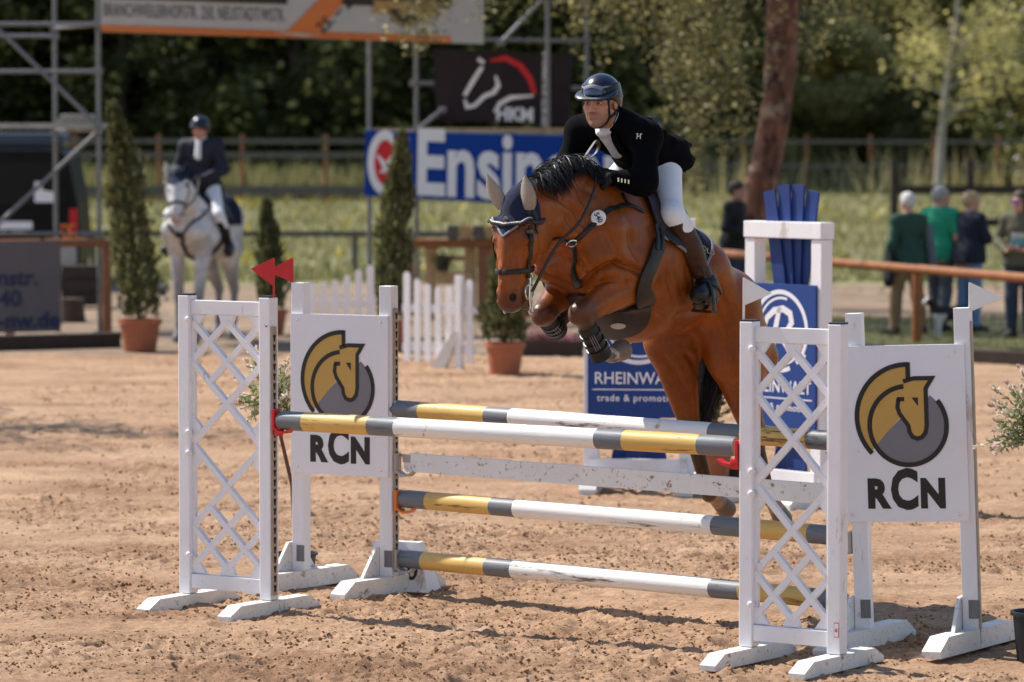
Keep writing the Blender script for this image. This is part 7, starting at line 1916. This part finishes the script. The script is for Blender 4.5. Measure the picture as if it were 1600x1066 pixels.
def grey_pair(px, Y, rz, hlabel, rlabel, first=None):
    p = AT(px, 500, Y); loc = Vector((p.x, Y, 0)); rot = rz
    if first:
        out = []
        for src, lb in zip(first, (hlabel, rlabel, None)):
            c = copy_tree(src); c.location = loc; c.rotation_euler = (0, 0, rot); c['label'] = lb; out.append(c)
        return out
    h = thing('grey_horse', hlabel, 'horse', loc, rot, 'ridden grey horses waiting at the back of the arena')
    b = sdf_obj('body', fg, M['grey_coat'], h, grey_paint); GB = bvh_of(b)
    rnd = random.Random(6)
    hair('mane', horse_hair(rnd, GB, Vector((.82, .10, 2.0)), Vector((.55, .03, 1.98)), Vector((.08, 0, 1.8)), 170, .12, .26, .4, -1, (0, .1)), M['white_hair'], h)
    o = tail_hair(rnd, (-.98, 0, 1.52), [(-.5, 0, 0), (-.1, 0, -1), (0, 0, -1), (0, 0, -1)], 90, .95, .06, h); o.data.materials.clear(); o.data.materials.append(M['white_hair'])
    hd_ = Vector(Hg(1, 0, 0)) - Vector(Hg(0, 0, 0)); hd_.normalize(); hf2 = (Vector(Hg(0, .1, 0)) - Vector(Hg(0, 0, 0))).normalized(); hs2 = Vector((0, 1, 0))
    for s in (-1, 1):
        mb = MB(); e = Vector(Hg(.265, .058, .092 * s)); mb.lathe([(.0005, .021), (.0175, .0115), (.021, 0), (.0175, -.0115), (.0005, -.021)], e, 12); mb.build('eye', M['eye'], h, True)
        a = Vector(Hg(-.02, .0, .075 * s)); mb = MB(); mb.tube([a, a + Vector((.03, .02 * s, .09)), a + Vector((.05, .03 * s, .17))], [.038, .040, .004], 10); mb.build('ear', M['navy'] if s > 0 else M['white_hair'], h, True)
    pl = [(Vector(Hg(.30, 0, 0)), (hd_ * .86 + hs2 * s * .6).normalized()) for s in (-1, 1)] + [(Vector(Hg(.1, -.05, 0)), -hf2)]
    cut_patch('ear_bonnet', b, pl, .008, .004, M['navy_knit'], h, want=lambda c: (c - Vector(Hg(.08, 0, 0))).length < .22)
    ta = thing('saddlery', hlabel and 'dark saddle, navy pad, bridle and breastplate on the waiting grey horse', 'saddle', loc, rot, 'saddles and bridles on the grey horses')
    for nm, c_, ax, w in (('noseband', Hg(.64, 0, 0), hd_ - hf2 * .15, .03), ('browband', Hg(.14, 0, 0), hd_ * .6 + hf2 * .5, .026)):
        P, Nn = ring_on(GB, c_, ax, 40, .004, .2); mb = MB(); strap(mb, P, Nn, w, .008, closed=True); mb.build(nm, M['leather_black'], ta, True)
    for s in (-1, 1):
        pts = [Hg(.14, -.02, .1 * s), Hg(.4, -.02, .1 * s), Hg(.64, -.0, .08 * s), Hg(.85, -.01, .07 * s)]; P, Nn = on_surface(GB, [Vector(q) for q in pts], .006, 16); mb = MB(); strap(mb, P, Nn, .02, .006); mb.build('cheekpiece', M['leather_black'], ta, True)
        a = Vector(Hg(.86, -.02, .08 * s)); pp = smooth_path([a, Vector((.82, .15 * s, 1.55)), Vector((.55, .20 * s, 1.72)), Vector((.16, .10 * s, 1.96))], 18); pp = [push(GB, q, .01) for q in pp]; mb = MB(); strap(mb, pp, [Vector((.2, s, .1)).normalized()] * 19, .02, .005); mb.build('rein', M['leather_black'], ta, True)
        pts = [Vector((.05, .22 * s, 1.62)), Vector((.35, .22 * s, 1.5)), Vector((.62, .10 * s, 1.36)), Vector((.66, 0, 1.25))]; P, Nn = on_surface(GB, pts, .006, 18); mb = MB(); strap(mb, P, Nn, .03, .008); mb.build('breastplate_strap', M['leather_black'], ta, True)
    P, Nn = on_surface(GB, [Vector((.66, 0, 1.25)), Vector((.5, 0, 1.08)), Vector((.3, 0, .98)), Vector((.1, 0, .95))], .008, 16); mb = MB(); strap(mb, P, Nn, .05, .01); mb.build('martingale_strap', M['leather_black'], ta, True)
    c = Vector((-.05, 0, 1.32)); P, Nn = ring_on(GB, c, (1, 0, .12), 40, .008, .6); mb = MB(); strap(mb, P, Nn, .10, .012, closed=True); mb.build('girth', M['leather_black'], ta, True)
    def wg(l0, l1, nl, q, np_, off):
        out = []
        for i in range(nl):
            x = l0 + (l1 - l0) * i / (nl - 1); c_ = Vector((x, 0, 1.36)); row = []
            for j in range(np_):
                a = R(-q + 2 * q * j / (np_ - 1)); d = Vector((0, math.sin(a), math.cos(a))); loc_, n_, k_, dd = GB.ray_cast(c_ + d * .9, -d); row.append((loc_ + d * off, n_))
            out.append(row)
        return out
    grid_mesh('saddle_pad', wg(.08, -.58, 18, 88, 30, .012), M['navy'], ta, .02); grid_mesh('saddle_flap', wg(.06, -.30, 14, 74, 26, .035), M['leather_black'], ta, .02)
    # rider
    RG = dict(pelvis=(-.20, 0, 1.86), neck=(-.14, 0, 2.36), head=(-.10, 0, 2.515), face=(1, -.05, -.12), shL=(-.13, .20, 2.30), shR=(-.13, -.20, 2.30), elL=(-.10, .30, 2.03), elR=(-.10, -.30, 2.03), wrL=(.12, .14, 1.93), wrR=(.12, -.14, 1.93), hdL=(.9, -.3, -.1), hdR=(.9, .3, -.1), pnL=(0, -1, -.4), pnR=(0, 1, -.4),
        hipL=(-.19, .11, 1.83), hipR=(-.19, -.11, 1.83), knL=(.10, .31, 1.50), knR=(.10, -.31, 1.50), anL=(-.12, .36, 1.12), anR=(-.12, -.36, 1.12), toeL=(.05, .40, 1.08), toeR=(.05, -.40, 1.08))
    q_ = Person(RG); Q = q_.P; rd = thing('waiting_rider', rlabel, 'person', loc, rot, 'riders sitting on the grey horses'); lo, hi = box_of(Q, .2)
    f = Field(lo, hi, .010); q_.torso(f, 0); q_.head(f)
    for k in 'LR': q_.arm(f, k); q_.leg(f, k); q_.foot(f, k); q_.hand(f, k)
    bo = sdf_obj('body', f, M['skin'], rd, q_.paint((.50, .24, .17), .1)); q_.eyes(bo)
    f = Field(lo, hi, .013); q_.torso(f, .006, top=False)
    for k in 'LR': q_.leg(f, k, .010, upto=.4)
    sdf_obj('breeches', f, M['breeches'], rd)
    for k in 'LR':
        f = Field(np.minimum(Q['kn' + k], Q['toe' + k]) - .2, np.maximum(Q['kn' + k], Q['an' + k]) + .2, .012); n, a = Q['kn' + k], Q['an' + k]; f.cone(n + (a - n) * .12, n + (a - n) * .5, .068, .06, .02); f.cone(n + (a - n) * .5, a, .06, .046, .03); q_.foot(f, k, .01); f.plane(n + (a - n) * .12, n - a); sdf_obj('riding_boot', f, M['leather_black'], rd)
    f = Field(lo, hi, .012); q_.torso(f, .012); f.cone(Q['neck'] + q_.fwd * .09, Q['neck'] + q_.fwd * .12 - q_.sp * .16, .035, .045, .02); f.cone(Q['neck'], Q['neck'] + V3(.01, 0, .05), .07, .065, .02); f.plane(Q['neck'] + V3(0, 0, .055), V3(0, 0, 1)); f.plane(Q['pelvis'] + V3(0, 0, .12), V3(0, 0, -1)); sdf_obj('shirt', f, M['white_cloth'], rd)
    f = Field(lo, hi, .012); q_.torso(f, .030)
    for k in 'LR': q_.arm(f, k, .020, to=.98)
    f.cone(Q['pelvis'] + V3(.02, .05, .02), Q['pelvis'] + V3(-.16, .05, -.10), .15, .14, .05); f.cone(Q['pelvis'] + V3(.02, -.05, .02), Q['pelvis'] + V3(-.16, -.05, -.10), .15, .14, .05)
    f.cone(Q['neck'] + q_.fwd * .15 + q_.sp * .08, Q['neck'] + q_.fwd * .17 - q_.sp * .20, .085, .01, .02, 'sub'); f.cone(Q['neck'], Q['neck'] + V3(.02, 0, .15), .075, .09, .02, 'sub')
    M['navy_cloth'] = mat('navy riding jacket', (.010, .012, .024), .75, .2, 12, .1, 100); jj = sdf_obj('jacket', f, M['navy_cloth'], rd)
    for k in 'LR': f = Field(Q['wr' + k] - .2, Q['wr' + k] + .2, .008); q_.hand(f, k, .004); sdf_obj('glove', f, M['glove'], rd)
    f = Field(Q['head'] - .3, Q['head'] + .3, .009); rt = np.stack([q_.hf, q_.hl, q_.hu], 1); f.ell(q_.Hd(-.012, 0, .045), (.125, .102, .105), .02, rot=rt); f.ell(q_.Hd(-.05, 0, .0), (.085, .096, .08), .03, rot=rt); f.cone(q_.Hd(.075, -.05, .036), q_.Hd(.075, .05, .036), .042, .042, .03, flat=.25, fax=unit(q_.hu + q_.hf * .4)); f.ell(q_.Hd(.085, 0, -.075), (.10, .080, .10), .01, 'sub', rot=rt); f.cone(q_.Hd(-.02, 0, -.06), q_.Hd(-.02, 0, -.25), .085, .12, .01, 'sub')
    sdf_obj('helmet', f, M['helmet'], rd)
    return [h, rd, ta]
g1 = grey_pair(309, 45.2, R(270 - 18), 'dapple grey horse with a navy ear bonnet standing behind the left lattice stand', 'man in navy jacket and white breeches sitting upright on the grey horse at the left')
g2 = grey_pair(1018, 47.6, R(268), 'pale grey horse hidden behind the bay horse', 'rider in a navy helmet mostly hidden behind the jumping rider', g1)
g2[2]['label'] = 'dark saddle and bridle on the hidden grey horse behind the bay horse'; g2[0].location.y += .0
del g2[2]['group']; del g1[2]['group']
g1[2]['label'] = 'dark saddle, navy pad and bridle on the grey horse at the left'
mb = MB(); mb.lathe([(.001, .012), (.03, .010), (.034, 0)], (0, 0, 0), 18); o = mb.build('helmet_badge', M['badge'], g2[1], True); o.location = (-.13, .098, 2.56); o.rotation_euler = (R(-78), 0, 0)

# ================================================================== people walking and watching
def clothmat(name, c, v=.15): M[name] = mat(name, c, .85, v, 6, .15, 60); return M[name]
def standing(h, stride=.0, arms='down', lean=0.0, turn=0.0):
    s = h / 1.75; P = dict(pelvis=(0, 0, .95), neck=(.02 + lean, 0, 1.47), head=(.045 + lean * 1.3, 0, 1.625), face=(math.cos(turn), math.sin(turn), -.06), shL=(.005 + lean, .168, 1.41), shR=(.005 + lean, -.168, 1.41), elL=(-.05, .25, 1.14), elR=(-.05, -.25, 1.14), wrL=(.07, .26, .91), wrR=(.07, -.26, .91), hdL=(.3, 0, -1), hdR=(.3, 0, -1), pnL=(.2, -1, 0), pnR=(.2, 1, 0),
        hipL=(0, .09, .92), hipR=(0, -.09, .92), knL=(.03 + stride * .55, .10, .50), knR=(.03 - stride * .35, -.10, .50), anL=(stride * .8, .10, .085), anR=(-stride * .9, -.10, .10), toeL=(.17 + stride * .8, .13, .035), toeR=(.16 - stride * .9, -.13, .035))
    if arms == 'folded': P.update(elL=(.06, .26, 1.17), elR=(.06, -.26, 1.17), wrL=(.22, .0, 1.14), wrR=(.23, .02, 1.20), hdL=(.2, -1, .1), hdR=(.2, 1, .1), pnL=(-1, 0, 0), pnR=(-1, 0, 0))
    if arms == 'front': P.update(elL=(.0, .27, 1.15), elR=(.0, -.27, 1.15), wrL=(.22, .12, 1.05), wrR=(.22, -.12, 1.05), hdL=(.8, -.5, 0), hdR=(.8, .5, 0), pnL=(0, -.3, 1), pnR=(0, -.3, 1))
    return {k: (np.array(v) * s if k[:2] not in ('hd', 'pn', 'fa') else v) for k, v in P.items()}, s
def walker(label, px, Y, rz, h, top, trousers, shoe, hairc, sleeve=.98, belly=.0, tone=(.52, .28, .20), long_hair=False, shorts=1.0, seed=0, **kw):
    P, s = standing(h, **kw); p = Person(P, s); Q = p.P; a = AT(px, 500, Y); t = thing('walker', label, 'person', (a.x, Y, 0), rz); lo, hi = box_of(Q, .2)
    f = Field(lo, hi, .013); p.torso(f, 0); p.head(f)
    for k in 'LR': p.arm(f, k); p.leg(f, k); p.foot(f, k); p.hand(f, k, curl=.5)
    b = sdf_obj('body', f, M['skin'], t, p.paint(tone, .05)); p.eyes(b)
    f = Field(lo, hi, .014); p.torso(f, .008, top=False)
    for k in 'LR': p.leg(f, k, .020, upto=1.0 * shorts); n, an = Q['kn' + k], Q['an' + k]; f.cone(n, n + (an - n) * .95, .066 * s, .058 * s, .03)
    f.plane(Q['pelvis'] + V3(0, 0, .12), V3(0, 0, 1)); sdf_obj('trousers', f, trousers, t, noise=.02)
    f = Field(lo, hi, .013); p.torso(f, .018 + belly * .2, belly=belly)
    for k in 'LR': p.arm(f, k, .016, to=sleeve)
    f.cone(Q['pelvis'] + V3(0, .05, .05), Q['pelvis'] + V3(0, .05, -.03), .16 * s + belly * .4, .165 * s + belly * .3, .05); f.cone(Q['pelvis'] + V3(0, -.05, .05), Q['pelvis'] + V3(0, -.05, -.03), .16 * s + belly * .4, .165 * s + belly * .3, .05)
    f.plane(Q['neck'] + V3(0, 0, .035), V3(0, 0, 1)); f.plane(Q['pelvis'] + V3(0, 0, -.08), V3(0, 0, -1))
    if sleeve < .5:
        for k in 'LR': e = Q['el' + k]; f.cone(e, e + (Q['wr' + k] - e) * .25, .075, .07, .01, 'sub')
    sdf_obj('top', f, top, t, noise=.015)
    for k in 'LR': f = Field(Q['an' + k] - .25, Q['an' + k] + .3, .012); p.foot(f, k, .012); f.plane(Q['an' + k] + V3(0, 0, .03), V3(0, 0, 1)); sdf_obj('shoe', f, shoe, t)
    f = Field(Q['head'] - .3, Q['head'] + .3, .010); rt = np.stack([p.hf, p.hl, p.hu], 1); f.ell(p.Hd(-.018, 0, .045), (.106 * s, .086 * s, .092 * s), .02, rot=rt); f.ell(p.Hd(-.055, 0, .0), (.07 * s, .082 * s, .075 * s), .03, rot=rt)
    if long_hair: f.cone(p.Hd(-.06, 0, -.02), p.Hd(-.075, 0, -.17), .075, .06, .03); f.cone(p.Hd(.0, .06, 0), p.Hd(-.02, .07, -.13), .04, .035, .03); f.cone(p.Hd(.0, -.06, 0), p.Hd(-.02, -.07, -.13), .04, .035, .03)
    f.ell(p.Hd(.105, 0, -.03), (.075, .075, .082), .01, 'sub', rot=rt); sdf_obj('hair', f, mat('hair ' + str(seed), hairc, .6, .3, 60, .5, 150), t, noise=.02)
    return t, p
c_ = clothmat
jeans = c_('blue jeans cloth', (.16, .26, .42)); khaki = c_('khaki cloth', (.26, .17, .095)); dgreen = c_('dark green fleece', (.020, .060, .042)); green = c_('bright green cotton', (.02, .30, .16)); greyb = c_('grey trousers cloth', (.09, .10, .12)); navy2 = c_('navy sweater', (.012, .016, .032)); black2 = c_('black jacket cloth', (.010, .010, .013)); olive = c_('olive grey jacket', (.10, .095, .06)); djeans = c_('dark jeans', (.03, .04, .07)); shoe = c_('dark shoe', (.03, .025, .02))
w1, p1 = walker('white haired walker in a dark green fleece and khaki trousers seen from behind', 1419, 46.4, R(112), 1.74, dgreen, khaki, shoe, (.55, .53, .50), stride=.20, seed=1)
w2, p2 = walker('grey haired man in a bright green T-shirt among the walkers', 1467, 47.2, R(60), 1.80, green, greyb, shoe, (.32, .30, .28), sleeve=.28, belly=.03, stride=.16, turn=-.7, seed=2)
w3, p3 = walker('blond woman with folded arms in a navy sweater and light blue jeans', 1513, 47.0, R(40), 1.74, navy2, jeans, shoe, (.42, .29, .16), belly=.05, arms='folded', long_hair=False, turn=-.5, seed=3)
w4, p4 = walker('person with sunglasses in an olive jacket cut off by the right edge', 1594, 45.6, R(250), 1.78, olive, djeans, shoe, (.05, .035, .025), arms='front', long_hair=True, turn=-.4, seed=4)
w5, p5 = walker('dark haired man in a black jacket standing left of the big leaning trunk', 1147, 51.0, R(330), 1.82, black2, djeans, shoe, (.03, .022, .018), arms='front', turn=.15, seed=5)
# sunglasses, striped shirt front
mb = MB(); 
for q in (-1, 1): mb.add([Vector(p4.Hd(.112, q * .006, .012)), Vector(p4.Hd(.098, q * .056, .012)), Vector(p4.Hd(.098, q * .054, -.022)), Vector(p4.Hd(.114, q * .008, -.022)), Vector(p4.Hd(.104, q * .006, .012)), Vector(p4.Hd(.090, q * .056, .012)), Vector(p4.Hd(.090, q * .054, -.022)), Vector(p4.Hd(.106, q * .008, -.022))], [(0, 1, 2, 3), (7, 6, 5, 4), (0, 4, 5, 1), (1, 5, 6, 2), (2, 6, 7, 3), (3, 7, 4, 0)])
M['violet_lens'] = mat('violet mirror lens', (.10, .03, .35), .1, .1, 10, coat=1); mb.build('sunglasses', M['violet_lens'], w4)
for i, cc in enumerate(((.20, .30, .12), (.30, .16, .30), (.10, .30, .32), (.45, .45, .42))):
    mb = MB(); z = 1.02 + .075 * i; mb.box((.145 - .006 * abs(i - 1.5), 0, z), (.02, .17, .07), bev=.008); mb.build('shirt_stripe', c_('shirt stripe %d' % i, cc), w4)
# jacket tied round the hips, bag
f = Field((-.5, -.5, .5), (.5, .5, 1.35), .013); f.cone((-.02, .26, 1.02), (-.06, .30, .70), .075, .10, .04, flat=.6); f.cone((.0, .2, 1.2), (-.02, .27, 1.0), .03, .04, .03)
o = thing('shoulder_bag', 'black bag hanging at the hip of the white haired walker', 'bag', w1.location, R(112)); sdf_obj('bag_body', f, black2, o)
f = Field((-.5, -.6, .5), (.5, .5, 1.5), .013); f.cone((-.05, -.24, 1.30), (-.10, -.27, .86), .07, .09, .04, flat=.7)
o = thing('grey_jacket', 'grey jacket carried over the shoulder of the white haired walker', 'jacket', w1.location, R(112)); sdf_obj('cloth', f, c_('grey blue cloth', (.11, .12, .15)), o)
# dog
def dog(px, Y):
    a = AT(px, 500, Y); t = thing('dog', 'small black and white dog at the feet of the walkers', 'dog', (a.x, Y, 0), R(200)); f = Field((-.45, -.2, -.01), (.45, .2, .55), .009)
    f.cone((.14, 0, .29), (-.16, 0, .31), .092, .075, .04); f.cone((.15, 0, .32), (.24, 0, .42), .062, .05, .03); f.ell((.27, 0, .45), (.062, .055, .055), .02); f.cone((.30, 0, .44), (.37, 0, .42), .036, .024, .02)
    for s in (-1, 1):
        f.cone((.15, .05 * s, .25), (.16, .055 * s, .13), .038, .024, .02); f.cone((.16, .055 * s, .13), (.16, .055 * s, .02), .022, .020, .01); f.cone((.16, .055 * s, .018), (.19, .055 * s, .016), .021, .017, .01)
        f.cone((-.15, .05 * s, .27), (-.12, .055 * s, .17), .055, .035, .02); f.cone((-.12, .055 * s, .17), (-.20, .055 * s, .10), .03, .02, .015); f.cone((-.20, .055 * s, .10), (-.18, .055 * s, .02), .019, .018, .01); f.cone((-.18, .055 * s, .018), (-.15, .055 * s, .016), .02, .016, .01)
        f.cone((.25, .045 * s, .49), (.24, .06 * s, .42), .02, .014, .01, flat=.5, fax=(1, 0, 0))
    f.chain([(-.20, 0, .34), (-.28, 0, .40), (-.31, 0, .48)], [.022, .018, .012], .02)
    def pt(V):
        C = np.tile(np.array([.016, .014, .014]), (len(V), 1)); w = ((V[:, 0] > .08) & (V[:, 2] < .30)) | (V[:, 2] < .10) | ((V[:, 0] > .29) & (np.abs(V[:, 1]) < .03)); C[w] = (.55, .53, .50); return C
    M['dog_coat'] = mat('dog coat', (1, 1, 1), .7, .2, 40, .3, 120, attr='col'); sdf_obj('body', f, M['dog_coat'], t, pt)
dog(1484, 46.0)
